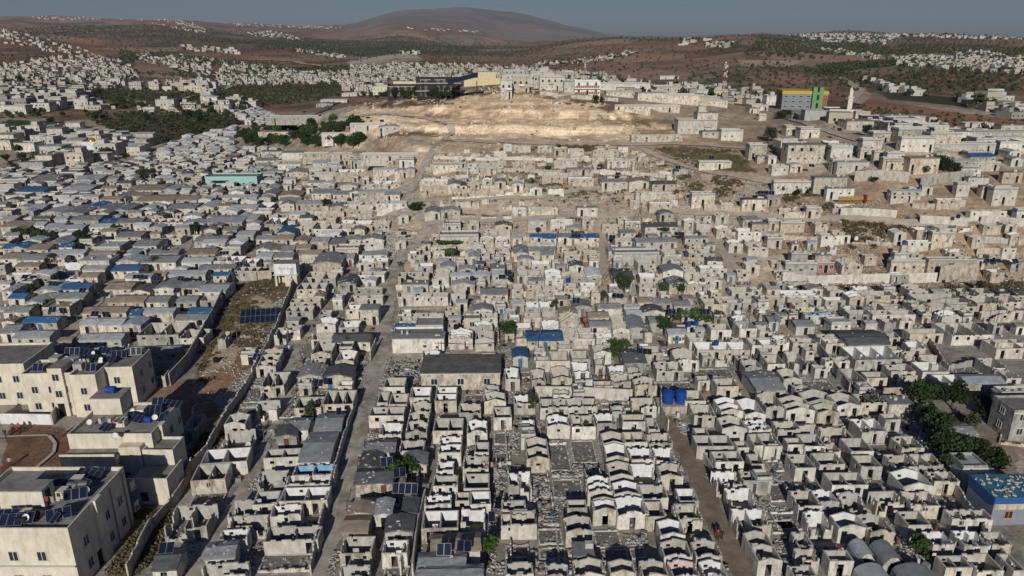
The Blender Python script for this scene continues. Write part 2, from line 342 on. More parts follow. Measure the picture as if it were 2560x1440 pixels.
# field plots on the far hills, each with its own soil
def plots(s_, seed):
    gx_, gy_ = gv[:, 0] / s_ + noi(s_ * 3, seed, 3) * 2.2, gv[:, 1] / (s_ * 1.7) + noi(s_ * 3, seed + 1, 3) * 2.2
    n = (np.floor(gx_).astype(np.int64) * 73856093 ^ np.floor(gy_).astype(np.int64) * 19349663 ^ seed * 83492791) & 0xffff
    return (n * 40503 & 0xffff) / 65535.0
pa, pb = plots(170, 5), plots(90, 8); fw = sst(DD, 560, 800) * (DD < 5600)
soil = lerp(soil, (.40, .25, .16), fw * (pa > .8) * .75); soil = lerp(soil, (.26, .12, .075), fw * (pa < .16) * .7); soil = lerp(soil, (.42, .34, .26), fw * (pb > .88) * .6)
scrub = np.clip(scrub + fw * ((pb - .5) * .9 + (pa > .62) * (pa < .74) * .8), 0, 1.2)
def band(poly, col, amt, sc):
    global soil, scrub
    w = inpoly(wx, wy, poly) * ((DD > 280) & (DD < 430)) * amt * sst(noi(6, 131), .3, .55); soil = lerp(soil, col, w); scrub = scrub * (1 - w) + sc * w
band([(1060,200),(1160,212),(1330,215),(1540,258),(1640,322),(1560,300),(1440,262),(1330,245),(1150,240)], (.27,.165,.105), .9, .6)
band([(900,262),(930,246),(1160,244),(1130,262),(1040,266),(960,272)], (.20,.12,.075), .95, .7)
band([(1060,285),(1580,292),(1580,300),(1060,294)], (.38,.25,.165), .7, .3)
band([(940,328),(1100,332),(1100,342),(940,342)], (.20,.14,.09), .8, .5)
# the bare mountain
mt = sst(DD, 5200, 6600) * sst(PX, 780, 960) * (1 - sst(PX, 1480, 1640))
soil = soil * (1 - mt[:, None]) + np.array([[.27, .235, .205]]) * (0.62 + .3 * N4[:, None] + .45 * (noi(500, 141, 5)[:, None] - .5)) * mt[:, None]; scrub = scrub * (1 - mt) + .12 * mt
soil *= (.86 + .28 * noi(5, 91, 3))[:, None]
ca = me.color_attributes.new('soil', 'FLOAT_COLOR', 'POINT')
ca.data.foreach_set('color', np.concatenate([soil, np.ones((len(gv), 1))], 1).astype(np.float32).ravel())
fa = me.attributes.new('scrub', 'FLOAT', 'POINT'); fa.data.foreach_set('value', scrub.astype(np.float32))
ground = bpy.data.objects.new('ground', me); COL.objects.link(ground); tag(ground, kind='structure')
m = bpy.data.materials.new('soil_and_stones'); m.use_nodes = True; N = m.node_tree; L = N.links; b = N.nodes['Principled BSDF']
b.inputs['Roughness'].default_value = .95; b.inputs['Specular IOR Level'].default_value = .1
at = N.nodes.new('ShaderNodeAttribute'); at.attribute_name = 'soil'; a2 = N.nodes.new('ShaderNodeAttribute'); a2.attribute_name = 'scrub'
geo = N.nodes.new('ShaderNodeNewGeometry')
def nz(scale, det=5, rough=.6):
    n = N.nodes.new('ShaderNodeTexNoise'); n.inputs['Scale'].default_value = scale; n.inputs['Detail'].default_value = det; n.inputs['Roughness'].default_value = rough
    L.new(geo.outputs['Position'], n.inputs[0]); return n
def rng_(src, a, b_, c, d):
    r = N.nodes.new('ShaderNodeMapRange'); r.inputs[1].default_value = a; r.inputs[2].default_value = b_; r.inputs[3].default_value = c; r.inputs[4].default_value = d; L.new(src, r.inputs[0]); return r.outputs[0]
n_f = nz(1.7, 8, .75); n_m = nz(.12, 6, .65)
v1 = N.nodes.new('ShaderNodeVectorMath'); v1.operation = 'SCALE'; L.new(at.outputs['Color'], v1.inputs[0]); L.new(rng_(n_f.outputs[0], .3, .7, .68, 1.36), v1.inputs['Scale'])
v2 = N.nodes.new('ShaderNodeVectorMath'); v2.operation = 'SCALE'; L.new(v1.outputs[0], v2.inputs[0]); L.new(rng_(n_m.outputs[0], .3, .7, .82, 1.2), v2.inputs['Scale'])
st_ = N.nodes.new('ShaderNodeTexNoise'); st_.inputs['Scale'].default_value = 1; st_.inputs['Detail'].default_value = 5; smp = N.nodes.new('ShaderNodeMapping'); smp.inputs['Scale'].default_value = (.03, .03, 1.4)
L.new(geo.outputs['Position'], smp.inputs[0]); L.new(smp.outputs[0], st_.inputs[0])
v3 = N.nodes.new('ShaderNodeVectorMath'); v3.operation = 'SCALE'; L.new(v2.outputs[0], v3.inputs[0]); L.new(rng_(st_.outputs[0], .35, .65, .84, 1.14), v3.inputs['Scale']); v2 = v3
n_s = nz(.4, 9, .85); v4 = N.nodes.new('ShaderNodeVectorMath'); v4.operation = 'SCALE'; L.new(v2.outputs[0], v4.inputs[0]); L.new(rng_(n_s.outputs[0], .36, .64, .6, 1.34), v4.inputs['Scale']); v2 = v4
# shrubs: dots about 3 m across on a broken lattice, plus broad patches
vo = N.nodes.new('ShaderNodeTexVoronoi'); vo.inputs['Scale'].default_value = .16; L.new(geo.outputs['Position'], vo.inputs[0])
dots = rng_(vo.outputs['Distance'], .25, .42, 1, 0)
n_g = nz(.035, 7, .7); n_h = nz(.5, 6, .7)
ad = N.nodes.new('ShaderNodeMath'); ad.operation = 'MULTIPLY_ADD'; L.new(dots, ad.inputs[0]); ad.inputs[1].default_value = .45; L.new(rng_(n_h.outputs[0], .45, .62, 0, .55), ad.inputs[2])
mu = N.nodes.new('ShaderNodeMath'); mu.operation = 'MULTIPLY'; L.new(ad.outputs[0], mu.inputs[0]); L.new(a2.outputs['Fac'], mu.inputs[1])
mu2 = N.nodes.new('ShaderNodeMath'); mu2.operation = 'MULTIPLY'; mu2.use_clamp = True; L.new(mu.outputs[0], mu2.inputs[0]); L.new(rng_(n_g.outputs[0], .35, .6, .5, 1.6), mu2.inputs[1])
mx = N.nodes.new('ShaderNodeMix'); mx.data_type = 'RGBA'; L.new(mu2.outputs[0], mx.inputs[0]); L.new(v2.outputs[0], mx.inputs[6]); mx.inputs[7].default_value = (.045, .043, .026, 1)
# broad scrub and stony patches that carry to the far hills
n_b = nz(.011, 9, .78); n_c = nz(.045, 7, .8)
pm = N.nodes.new('ShaderNodeMath'); pm.operation = 'MULTIPLY'; L.new(rng_(n_b.outputs[0], .44, .56, 0, 1), pm.inputs[0]); L.new(a2.outputs['Fac'], pm.inputs[1])
pm2 = N.nodes.new('ShaderNodeMath'); pm2.operation = 'MULTIPLY'; pm2.use_clamp = True; L.new(pm.outputs[0], pm2.inputs[0]); L.new(rng_(n_c.outputs[0], .42, .56, .15, 1.3), pm2.inputs[1])
mx2 = N.nodes.new('ShaderNodeMix'); mx2.data_type = 'RGBA'; L.new(pm2.outputs[0], mx2.inputs[0]); L.new(mx.outputs[2], mx2.inputs[6]); mx2.inputs[7].default_value = (.075, .07, .045, 1)
v9 = N.nodes.new('ShaderNodeVectorMath'); v9.operation = 'SCALE'; L.new(mx2.outputs[2], v9.inputs[0]); L.new(rng_(n_c.outputs[0], .35, .65, .78, 1.25), v9.inputs['Scale'])
L.new(v9.outputs[0], b.inputs['Base Color'])
bp = N.nodes.new('ShaderNodeBump'); bp.inputs['Distance'].default_value = .25; bp.inputs['Strength'].default_value = .9
L.new(n_f.outputs[0], bp.inputs['Height']); L.new(bp.outputs[0], b.inputs['Normal'])
me.materials.append(m)

# ------------------------------------------------------------ the houses, read off enlarged crops of the photograph
# '@ ox oy scale' opens a crop; then: type xl xr yfront yback options (rims of the front and back walls in crop pixels)
# types: G roofless with gabled walls, R roofless level, T roofed, ridge front to back, t roofed, ridge across, F flat slab, V vault, D razed floor
HOUSES = """
@ 1200 1240 6.4
R 335 905 455 205 ic
G 1375 1820 575 345 ig d
G 1510 2000 1280 1025 ic
G 1830 2205 240 80 iw
G 2080 2500 1240 1050 ig
R 410 860 1250 1050 ig
G 1060 1430 1290 1130 ig
D 950 1380 980 800
D 410 790 960 760
D 940 1330 740 500
D 1860 2280 790 520
D 1950 2400 1060 830
@ 1600 1240 6.4
G 330 730 635 405 iw
G 385 840 975 720 ig
G 530 980 1300 1040 ip
G 900 1330 970 715 ig
G 1030 1420 1290 1045 iw
G 40 470 1290 1040 ig
R 140 430 310 85 ic j2
R 620 1010 400 130 ic j2
R 1560 2110 450 195 m1 iw j2
G 1890 2290 1045 590 n1 ig
D 2120 2560 560 360
@ 2000 1240 6.4
G 190 540 480 250 iw j2
G 620 1060 515 300 iw
G 1130 1530 590 300 ig
R 1735 2110 470 240 ig
V 950 1240 930 690 rl
V 1340 1700 990 710 rs
V 1060 1560 1340 1080 rl
V 1640 2260 1290 1080 rs
R 480 870 1045 870 ig
R 0 320 1010 880 ig j2
R -100 280 1290 1130 ig
D 560 960 1290 1130
@ 2160 1240 6.4
R 1415 2080 365 205 m2 ig
R 1110 1470 780 560 iw
R 1610 2040 790 545 m1 iw
R 2060 2380 780 570 j1 ig
R 1310 1750 1150 950 m1 ig
R 1820 2250 1200 910 ic j1
R 2400 2600 1200 920 ig
@ 400 1240 6.4
R 60 730 500 135 m1 ig j2 a6
R 1760 2240 300 125 iw a7
R 1650 2520 705 470 m1 ig a3
t 730 1170 990 720 rs a7
R 930 1380 690 530 iw a7
R 1080 1520 300 50 ig j2 a5
R 1080 1670 460 320 j2 ig a5
D 1560 2450 1180 900
R 620 1350 1250 1120 j2 ig a5
t -120 250 1180 840 rd a5
@ 800 1240 6.4
T 870 1140 300 50 rl
T 450 850 290 110 rn
t 355 750 570 310 rn
T 1040 1480 570 320 rd
R 310 820 905 640 ig
R 985 1390 915 700 iw
R 1665 2100 130 -20 iw a4
R 1620 2210 520 230 m1 iw a3
R 2250 2640 420 200 iw j2
t 1780 2560 860 600 rn
t 1570 2320 1150 900 rs
t 1570 2600 1300 1160 rs
T 1310 1550 270 30 rd
R 280 760 1290 1120 ig j2
D 1000 1400 1290 1110
@ 0 840 2.4
R 1205 1475 760 672 iw m1 a7
R 1145 1345 865 765 ig m1 a7
R 1330 1500 640 560 ig j2 a7
D 1400 1530 500 420 a7
D 1430 1560 390 300 a7
D 1140 1330 1000 930 a7
t 700 1060 105 60 rs a6
R 830 985 240 150 ig a6
R 1090 1170 560 470 ic a3
F 1450 1530 110 85 h2
@ 640 840 2.4
G 0 115 185 80 n2 ic a5
R 25 165 300 215 m1 ig a5
G 330 450 110 25 ig a4
T 250 400 245 178 rs a3
T 397 575 245 185 rd a3
R 395 580 410 325 m2 ig a3
R 228 388 432 365 m1 ig a3
t 190 310 560 490 rs a3
t 350 505 565 462 rs a3
t 258 438 752 577 rs a4
R 45 255 730 675 m1 ig a5
R 215 465 835 768 m1 ib a4
R 175 440 885 828 m1 iw a4
R 135 425 990 905 m1 iw a4
R 5 170 875 800 j2 ig a5
R -20 125 1010 930 ig a5
R -10 120 440 385 j2 ig a6
R 725 790 400 335 ig
R 795 905 410 345 ic
R 675 885 478 425 m1 ig
R 920 1045 370 305 iw
G 895 1025 578 400 n2 ic
R 735 870 590 520 iw
R 1072 1203 390 305 iw n1
R 1060 1240 570 492 m1 ig
R 1220 1350 460 402 ic
G 1370 1500 395 345 ic
R 1425 1535 490 425 ic
G 1265 1388 580 510 iw
R 1090 1230 700 600 n1 iw
R 855 1005 690 622 ig
T 880 1022 770 700 rs
T 620 750 790 700 rd
t 670 830 695 620 rs
R 1060 1210 900 830 ig
R 1240 1395 790 715 ig
R 1245 1400 915 825 ic
t 595 815 880 790 rd
R 1285 1410 1010 930 iw
R 1195 1280 990 955 ic
D 1430 1530 640 570
D 1440 1530 760 690
G 1160 1300 20 -30 iw
D 40 200 560 480 a6
T 120 240 600 540 rd a5
D 1090 1220 480 415
@ 1280 840 2.4
T 5 98 125 75 rb
G -40 48 262 195 iw
R 230 350 150 90 ic
R 145 228 150 122 ic
R 360 470 140 88 ic
G 118 203 268 205 ic
G 238 362 258 192 ic
R 378 485 262 155 n1 iw
R 492 605 300 272 ic
R 583 690 215 175 iw
R 600 715 275 225 ic
t 675 808 158 72 rd
G 738 870 300 255 ic
R 870 1030 205 150 m1 ic j1
G 985 1125 150 85 ic
R 1112 1430 85 35 m2 iw
R 1440 1600 55 8 ic
R 170 515 425 368 m3 ig
R 12 140 400 350 iw
G 210 350 543 482 iw
R 360 505 545 470 m1 ic
R 510 630 525 462 iw
R 665 812 515 470 ic
R 820 888 560 490 ic
G 545 680 648 585 ic
G 565 702 735 655 iw
G 585 732 845 765 ic
R 680 815 638 575 m1 ic
R 822 968 640 582 ic
R 718 862 740 668 iw
R 868 988 748 668 iw
R 740 890 870 765 iw j2
G 893 1030 842 772 ic
G 88 228 740 620 n1 ic
D 235 360 800 640
D 370 515 750 620
D 250 430 960 850
G 455 605 932 850 iw n1
G 487 637 1050 978 ig
G 632 822 1072 975 iw
G 612 772 952 882 iw
R 780 940 972 890 ig
R 805 925 1085 990 ig
R 1000 1145 1095 1005 ig j1
R -60 88 1070 985 ig
R -10 150 1132 1048 ic
R -20 45 895 820 iw
R 50 120 915 810 iw j2
R 1040 1165 390 325 ic
R 1095 1228 475 405 ic j1
G 1255 1390 455 380 n1 iw
G 1400 1525 472 385 iw
G 1262 1412 558 492 ic
R 1420 1560 560 500 n1 iw
R 1455 1600 650 585 ig
t 1470 1645 325 215 rs
R 1110 1335 662 595 m1 ig
R 1222 1395 755 690 m1 ig
R 1232 1385 885 808 iw j2
R 1390 1540 870 805 ic
R 1320 1480 1005 910 iw j2
F 1470 1560 870 840 h2.2
R 730 870 420 370 j2 ic
D 880 1100 330 270
D 1130 1350 260 190
D 540 720 430 400
D 1400 1530 600 560
@ 1920 840 2.4
R -30 55 60 20 iw
R 50 130 30 -5 iw
R 150 300 40 8 ic j1
R 350 460 45 5 ic
t 480 735 50 0 rd
R 525 810 142 60 m2 iw
R 345 495 148 122 ic
R 0 105 168 110 ic
R 160 245 165 90 j2 ic
G 95 205 262 205 ic
T -40 72 272 215 rs
R 505 600 275 195 ig
R 595 720 252 215 ic
R 740 890 212 165 ic
R 840 960 285 235 ic j2
R 930 1090 215 155 iw
R 1045 1210 285 230 m1 iw
t 1195 1430 285 230 rl
R 1360 1470 205 130 ic
R 1435 1525 248 185 iw
R 1370 1540 75 20 ig
G -10 108 432 345 ic
G 112 285 450 375 n1 ic
G 230 410 400 340 ig
G 300 432 462 415 ic
G 415 560 420 355 ig
R 560 720 400 345 m1 ig
F 730 872 410 362 rs
R 565 720 572 495 iw m1
R 705 800 502 465 ic
R 805 942 672 600 m1 ic
R -20 90 662 582 ic
R 120 220 652 618 ic
R 222 350 662 588 ig
R 340 440 690 640 j1 ic
R 500 638 692 612 ig
R 165 290 792 708 ig
R 310 465 772 700 ig
R 560 690 785 715 ic
R 765 905 785 708 ic
R 905 1060 775 705 m1 ic
R 385 605 895 818 m1 ig
G 808 1000 905 815 iw
R 1000 1155 872 808 m1 ic
R 185 330 1020 920 ic
G 300 430 1000 930 iw
G 490 625 1040 945 j2 ig
R 660 825 1000 930 j2 ic
R 860 1040 1012 930 m1 ic
t 1190 1400 862 775 rl
F 1395 1600 355 320 h3
t 1115 1262 595 525 rs
R 60 200 560 510 ic j1
R 215 330 580 530 ic j2
R 340 500 600 545 ic j2
D 560 800 700 640
D 620 820 900 840
D 20 100 800 740
D 240 430 330 260
D 1120 1290 220 160
R 985 1100 170 110 j2 ic
R 880 960 150 90 j2 ic
D 20 160 980 880
D 60 230 1150 1050
@ 0 400 3.13
F 0 210 160 125 rs
F 148 245 152 95 rs
t 245 430 150 90 rs
F 465 600 105 75 rs
F 235 440 165 135 rn
t 105 340 245 205 rb
F 45 195 290 265 rl
T 480 600 225 190 rl
t 580 770 155 110 rl
F 415 545 290 260 rl
F 545 660 285 255 rl
t 480 700 235 190 rl
t 990 1260 235 190 rn
t 1060 1350 320 270 rn
t 1370 1540 310 275 rn
T 1270 1370 235 200 rl
T 1350 1410 215 190 rl
t 1740 2003 295 270 rl
t 780 940 310 280 rn
T 740 880 390 345 rs
T 880 1000 395 345 rs
T 660 780 370 330 rb
T 455 650 420 360 rs
T 320 500 415 370 rl
t 210 330 380 340 rl
T 130 220 370 350 rl
T 1090 1220 385 345 rl
G 1180 1300 360 335 iw
t 1310 1520 380 335 rs
T 1545 1670 375 325 rl
F 1680 1800 360 320 rn
t 1790 2003 380 345 rl
t 550 765 470 430 rs h3
t 780 915 490 450 rb
t 910 1100 490 455 rs
R 1115 1430 490 455 m4 ip
T 1430 1600 500 470 rl
t 1620 1890 490 430 rl
t 1850 2003 470 425 rl
t 0 230 520 470 rn
t 190 340 510 480 rl
t 345 470 530 490 rl
t 470 640 540 505 rl
t 905 1100 600 555 rs
t 25 140 590 560 rs
R 1245 1410 610 580 m1 ic
t 1040 1220 670 615 rs
t 1520 1760 635 590 rs
t 1580 1760 650 620 rl
t 1740 1850 550 515 rs
t 1850 1980 590 550 rl
T 350 510 660 600 rs
t 460 560 680 650 rb
t 10 90 690 650 rb
T 60 210 690 650 rb
t 210 370 700 650 rn
t 380 650 735 700 rl
t 700 900 730 710 rn
F 725 935 695 640 rl
T 970 1060 740 710 rl
t 1165 1390 730 695 rs
t 1450 1680 735 690 rn
t 0 180 770 720 rn
t 140 340 780 730 rs
F 620 850 790 745 rl h3
t 360 500 770 745 rl
t 120 300 830 800 rn
T 910 1080 800 750 rl
t 1100 1370 800 740 rs
t 870 1080 865 815 rb
t 1420 1650 800 760 rl
R 1660 1890 790 750 m2 iw
R 1880 2003 810 770 m1 iw
t 1555 1835 850 815 rs
R 410 600 850 800 iw j2
R 50 220 900 880 iw
t 1320 1600 900 860 rl
t 1665 1810 900 875 rb
R 1820 2003 880 830 m2 ig
t 820 1020 1010 950 rn
T 1020 1170 1030 980 rd
T 1190 1400 1010 930 rs
t 1400 1580 1000 945 rs
t 1560 1760 1030 960 rl
T 10 90 1030 970 rl
T 270 450 1030 960 rl
t 470 690 1010 960 rb
t 60 190 1080 1040 rb
T 190 330 1120 1060 rl
t 330 650 1080 1035 rs
F 335 540 1175 1110 rn
t 30 220 1190 1140 rs
t 840 1120 1110 1055 rn
t 1145 1310 1110 1060 rs
t 1380 1530 1110 1060 rs
R 1565 1700 1100 1060 ic
t 645 980 1195 1145 rn
t 1010 1090 1215 1160 rb
t 1090 1350 1200 1155 rl
t 1470 1640 1190 1150 rb
t 615 950 1290 1235 rl
t 1370 1610 1250 1200 rs
t 175 440 1270 1220 rb
R 1070 1390 1370 1270 m1 ic
R 1400 1590 1390 1320 ic
R 1700 1760 1400 1340 ic
t 620 940 1410 1350 rl
t 100 380 1390 1330 rl
t 0 130 1350 1280 rs
t 0 110 470 430 rl
T 870 980 300 250 rs
t 1010 1170 280 250 rn
G 1640 1780 770 710 ic
T 600 730 160 130 rl
@ 640 400 3.13
t 0 90 50 20 rl
F 95 200 90 60 rl
F 200 320 40 0 rl
T 255 380 100 60 rs
t 470 640 25 0 rl
R 455 650 115 80 ic
R 655 935 95 60 m3 iw
t 935 1090 75 45 rl
T 1090 1180 90 50 rl
T 1175 1240 75 45 rl
R 915 1110 185 140 m2 iw
R 845 930 205 180 ic
t 840 1180 250 220 rl
t 450 600 260 215 rs
t 610 740 270 225 rs
T 740 820 250 220 rs
T 190 330 280 240 rn
T 50 150 270 230 rs
t 190 330 320 290 rs
t 330 500 345 305 rl
T 580 700 370 330 rs
R 695 820 345 310 ig
R 840 970 350 310 ig
R 960 1160 340 300 ig
R 690 920 395 375 ic
R 0 110 370 330 iw
T 60 150 230 200 rl
R 65 190 500 450 m1 iw
T 165 300 570 520 rb
G 295 440 530 480 ic
R 455 735 540 490 m2 ic
R 645 760 500 460 iw
R 760 890 500 460 iw
R 905 1030 510 460 n1 ic
T 1320 1440 410 340 rs
T 1450 1595 400 350 rl
D 1600 1720 430 370
D 1760 1880 440 360
D 1930 2003 440 380
t 140 285 620 585 rn
t 0 130 620 590 rs
T 290 400 640 600 rn
t 430 560 640 600 rl
t 575 690 660 600 rs
t 700 820 620 590 rs
T 840 980 620 580 rs
R 820 990 650 620 ic
t 810 1020 740 710 ic
T 0 110 700 650 rs
T 110 200 710 665 rn
t 195 290 710 665 rs
t 300 420 690 660 rn
T 445 660 810 730 rs h3
t 660 760 770 730 rl
G 800 920 810 775 iw
R 920 1030 790 760 iw
R 1090 1170 640 620 ic
t 0 120 760 720 rl
R 290 345 830 790 ic
R 360 500 960 870 n1 ic a4
R 520 620 930 880 ic a4
R 320 540 1010 960 m2 ig a5
R 270 500 1110 1080 m2 ig a5
R 235 440 1180 1140 m2 ig a5
R 800 1000 900 865 m1 ic
G 640 770 955 915 ic
T 645 780 965 900 rd
R 775 985 1010 990 m1 ic
R 720 870 1110 1050 ic j1
R 870 990 1080 1050 ic
R 700 850 1170 1130 iw
F 810 955 1175 1130 h3.5 rs
G 470 620 1290 1240 iw
R 645 800 1310 1255 iw
R 140 230 1370 1310 ic a5
R 210 340 1330 1290 ic a5
R 430 590 1400 1350 ic j1
t 600 890 1420 1350 rd
R 1110 1350 910 870 m3 ig
F 1150 1345 975 940 rs
G 1380 1510 930 850 n2 ic
R 1115 1500 1070 1030 m2 ig
T 1530 1710 980 940 rl
t 1525 1700 905 875 rl
G 1530 1640 1050 1010 ic
t 1760 1970 1050 990 rs
t 1700 1830 900 870 rl
t 1850 2003 900 860 rl
R 1480 1600 1180 1140 ic
R 1700 1890 1230 1190 ic m1
G 1710 1850 1300 1270 iw
G 1505 1680 1380 1330 iw n1
R 1210 1465 1240 1190 m1 ic
F 1250 1460 1310 1240 h3.2 rs
t 1080 1240 1330 1280 rb
F 1065 1470 1400 1350 h3.2 rs
R 1120 1260 1260 1220 ic
F 1440 1740 600 545 h3.2 rs
R 1745 1870 720 680 m1 ic
R 1890 1990 720 680 ic
G 1750 1860 620 600 iw
G 1870 1970 620 600 iw
R 1370 1560 680 660 m2 ic
T 1665 1750 760 720 rl
R 1780 1890 570 510 j2 ic
R 1890 1990 560 520 j2 ic
F 1390 1610 40 20 rl
R 1650 1740 50 20 j1 ic
R 1740 1880 60 25 j2 ic
R 1285 1500 165 130 m1 iw
T 1500 1610 195 140 rs
T 1600 1650 200 150 rd
G 1640 1750 190 160 ic
G 1770 1850 160 130 iw
T 1870 1955 170 130 rs
t 2003 2100 1130 1080 rl
D 1100 1260 560 500
D 1110 1440 1200 1150
@ 1280 400 3.13
T 0 90 190 150 rl
R 235 400 130 110 m1 ic
R 440 640 145 115 iw
T 140 235 220 190 rl
t 430 640 70 50 rs
R 745 905 5 -20 m1 ic
t 700 910 170 120 rs
T 910 1090 170 120 rn
t 1090 1290 185 150 rd
R 955 1265 250 230 m2 ic
R 1070 1260 340 315 m1 iw
R 920 1050 320 300 ip
F 1400 1600 275 240 h3.4 rs
F 1800 2003 310 285 h3.2 rd
F 510 670 375 350 iw h2.6
R 130 360 375 355 j2 ic
R 0 115 380 360 iw
t 125 270 475 445 rl h3
R 300 480 475 450 m1 iw
R 705 870 510 485 ic
R 880 1020 490 470 iw
t 1030 1310 520 460 rd
G 1345 1450 480 450 iw
R 1440 1560 500 460 m1 ic
G 1600 1720 545 500 n1 iw
R 1770 1950 560 500 iw
F 1880 2003 505 470 h3 rs
t 140 240 600 560 rb
t 240 345 610 550 rb
t 360 470 600 560 rs
t 450 680 605 560 rb
R 120 340 660 630 m1 ic j2
R 800 960 630 600 ic
t 960 1310 640 590 rs
t 1350 1540 610 585 rs
G 1700 1810 660 620 iw
R 1860 2003 680 620 m1 ic
T 15 125 730 660 rs
t 130 340 710 670 rs
t 230 330 740 700 rs
R 410 530 740 700 ic
R 560 690 730 695 ic
t 750 1060 710 670 rs
F 790 1165 740 700 iw
R 1190 1330 740 680 ic
R 1380 1590 730 680 m1 ic
R 40 230 900 850 m1 ic
t 130 255 940 915 rs
G 260 400 935 850 n1 iw
T 590 700 910 830 rw
R 460 600 920 880 ic
t 800 960 930 830 rd
R 1000 1150 920 870 iw
T 1180 1350 870 810 rs
G 1350 1470 880 815 n1 ic
R 1470 1690 850 810 iw m1
R 1510 1650 940 900 ic
T 1230 1380 970 905 rs
G 1370 1480 980 960 iw
R 1440 1540 975 950 iw
R 110 235 1010 970 ic
R 240 360 1015 970 ic
R 410 525 1000 950 ic
R 535 670 985 950 iw
R 760 960 990 960 iw m1
R 995 1130 1000 955 ic
R 0 90 1010 960 ic
R 105 340 1150 1095 m1 iw
t 2003 2100 300 280 rl
T 480 620 1150 1090 rs
T 370 510 1200 1150 rn
t 670 860 1160 1110 rs
t 880 1000 1150 1120 rl
t 600 760 1230 1180 rn
T 1020 1200 1190 1130 rd
t 900 1020 1210 1160 rl
t 985 1110 1110 1060 rn
t 1110 1270 1120 1070 rs
t 1270 1400 1140 1075 rs
G 375 545 1290 1220 ic n1
t 610 780 1300 1250 rs
G 780 900 1270 1220 ic
G 790 920 1330 1285 ic
T 910 1050 1320 1220 rs
T 1040 1100 1350 1290 rs
t 1080 1200 1270 1215 rs
t 1225 1360 1360 1315 rl
t 1330 1560 1210 1170 rs
R 1510 1680 1130 1060 ic
R 1620 1800 1120 1040 n1 ic
R 1810 1920 1120 1060 ic
F 1930 2010 1110 1060 rs
R 1940 2030 1200 1150 iw
G 1750 1850 1270 1220 iw
R 1780 1920 1320 1260 iw
R 1560 1720 1330 1280 ic
R 1380 1480 1400 1350 ic
t 120 400 1410 1330 rb
R 230 385 1320 1250 iw
R 660 800 1390 1350 iw
R 495 640 1350 1310 ic
R 1390 1520 1420 1400 iw
R 1940 2040 1340 1290 ic
R 1780 1860 880 840 j2 ic
D 1900 2003 1000 900
R 490 650 1400 1365 ic
G 380 540 1400 1330 ic
R 800 950 1400 1360 ic j1
@ 1920 400 3.13
F 30 165 60 35 rl
T 175 275 40 15 rl
t 500 760 30 0 rs
F 490 850 20 0 h3
F 920 1110 15 -10 rs
F 1120 1340 20 -20 rs
F 40 345 180 155 h3.5 rs
F 350 640 140 105 h5 rs
F 445 700 225 200 h3 rs
F 1510 1670 70 60 iw
F 1570 1735 140 120 iw
F 1480 1590 190 165 h4 rs
F 1680 1770 210 185 h3 rs
F 1840 2003 100 80 h3 rn
F 1770 1960 230 195 h5 rs
R 960 1150 270 250 iw m2
R 1310 1570 310 300 iw m2
R 1580 1880 400 375 m2 ic
F 1950 2060 400 375 h3 rb
F 300 420 385 355 h2.6 rs
t 960 1210 245 205 rl
R 1100 1300 210 180 ic
F 0 90 485 465 rs
F 100 290 500 480 rs
R 410 660 590 530 m1 ic
R 500 600 560 530 ic
F 0 110 620 580 rs
G 990 1090 570 490 n2 ic
F 1280 1465 580 545 h4 rs
R 1090 1320 640 615 iw
G 1600 1710 610 570 ic
R 1690 1830 510 485 ic
G 1900 2010 590 550 iw
R 1840 1950 690 640 ic
F 150 380 820 810 h2.8 rs
F 190 310 740 725 h5.4 rs
F 370 500 750 715 h5 rs
G 580 750 820 720 n3 ic
R 760 860 750 710 n1 ic
F 960 1265 800 770 h3 rs
F 990 1110 745 725 h5.6 rs
F 1250 1640 790 740 h4 rs
R 970 1110 900 860 iw
R 1750 1855 880 830 iw
G 80 160 880 870 j2 ic
R 120 400 1060 1015 m1 iw
R 160 420 1080 1040 m2 iw
R 450 610 1100 1070 iw
G 640 780 1080 1035 n1 iw
R 770 1020 1090 1020 m1 n1 ic
R 1120 1260 1130 1090 ic
R 1260 1640 1150 1035 m1 n2 ig
R 1640 1840 1120 1050 ic
R 1840 1980 1110 1060 ic
R 0 120 1080 1060 ic
R 290 530 1210 1190 m1 ib
R 640 800 1210 1170 ic
R 820 1160 1210 1170 m1 ic
R 1130 1280 1150 1100 ic
t 10 100 1260 1210 rs
R 1440 1780 1370 1270 m2 ic
R 1110 1380 1360 1320 ic
t 600 960 1430 1330 rd
R 410 600 1400 1360 ic
R 40 170 1430 1400 iw
R 1780 2003 1430 1400 ic
R 1700 1920 1200 1180 ic j2
t 0 90 1010 980 rl
R 1900 2003 1180 1140 ic
D 1270 1400 1200 1150
D 0 300 950 880
D 820 950 880 820
@ 640 0 3.428
F 590 880 1150 1125 h3.4 iw rl
F 840 1070 1070 1045 rl
F 680 860 1040 1010 rs
F 330 640 1010 985 rs
F 130 400 1130 1105 rs
F 40 230 1060 1040 rs
T 530 640 890 850 rs
F 570 760 860 830 iw rl
T 1070 1240 1090 1060 rl
F 950 1340 1330 1305 iw rl
F 430 680 1320 1295 rs
F 680 890 1320 1290 rs
F 290 460 1310 1285 rs
F 80 250 1300 1280 rs
F 10 70 1310 1290 rs
t 510 700 1390 1365 rl
t 10 170 1375 1350 rn
F 225 350 1385 1360 rn
F 1000 1120 745 735 h5 rn
F 740 860 805 785 rn
F 740 820 725 700 h6 rn
F 860 930 740 725 rl
F 1880 1975 580 570 h6 rn
F 2095 2194 690 610 h7 rs
F 1890 2090 615 600 h6 rn
R 1520 1800 1395 1375 m2 ic
R 1810 2120 1400 1385 j2 m2 ic
R 2120 2194 1240 1225 iw
@ 1280 0 3.428
F 240 450 665 640 h6 rs
F 190 250 650 620 h6 rs
F 0 150 660 600 h7 rs
F 160 360 625 605 h7 rs
F 450 530 700 640 h5 rs
F 370 570 620 600 h6 rn
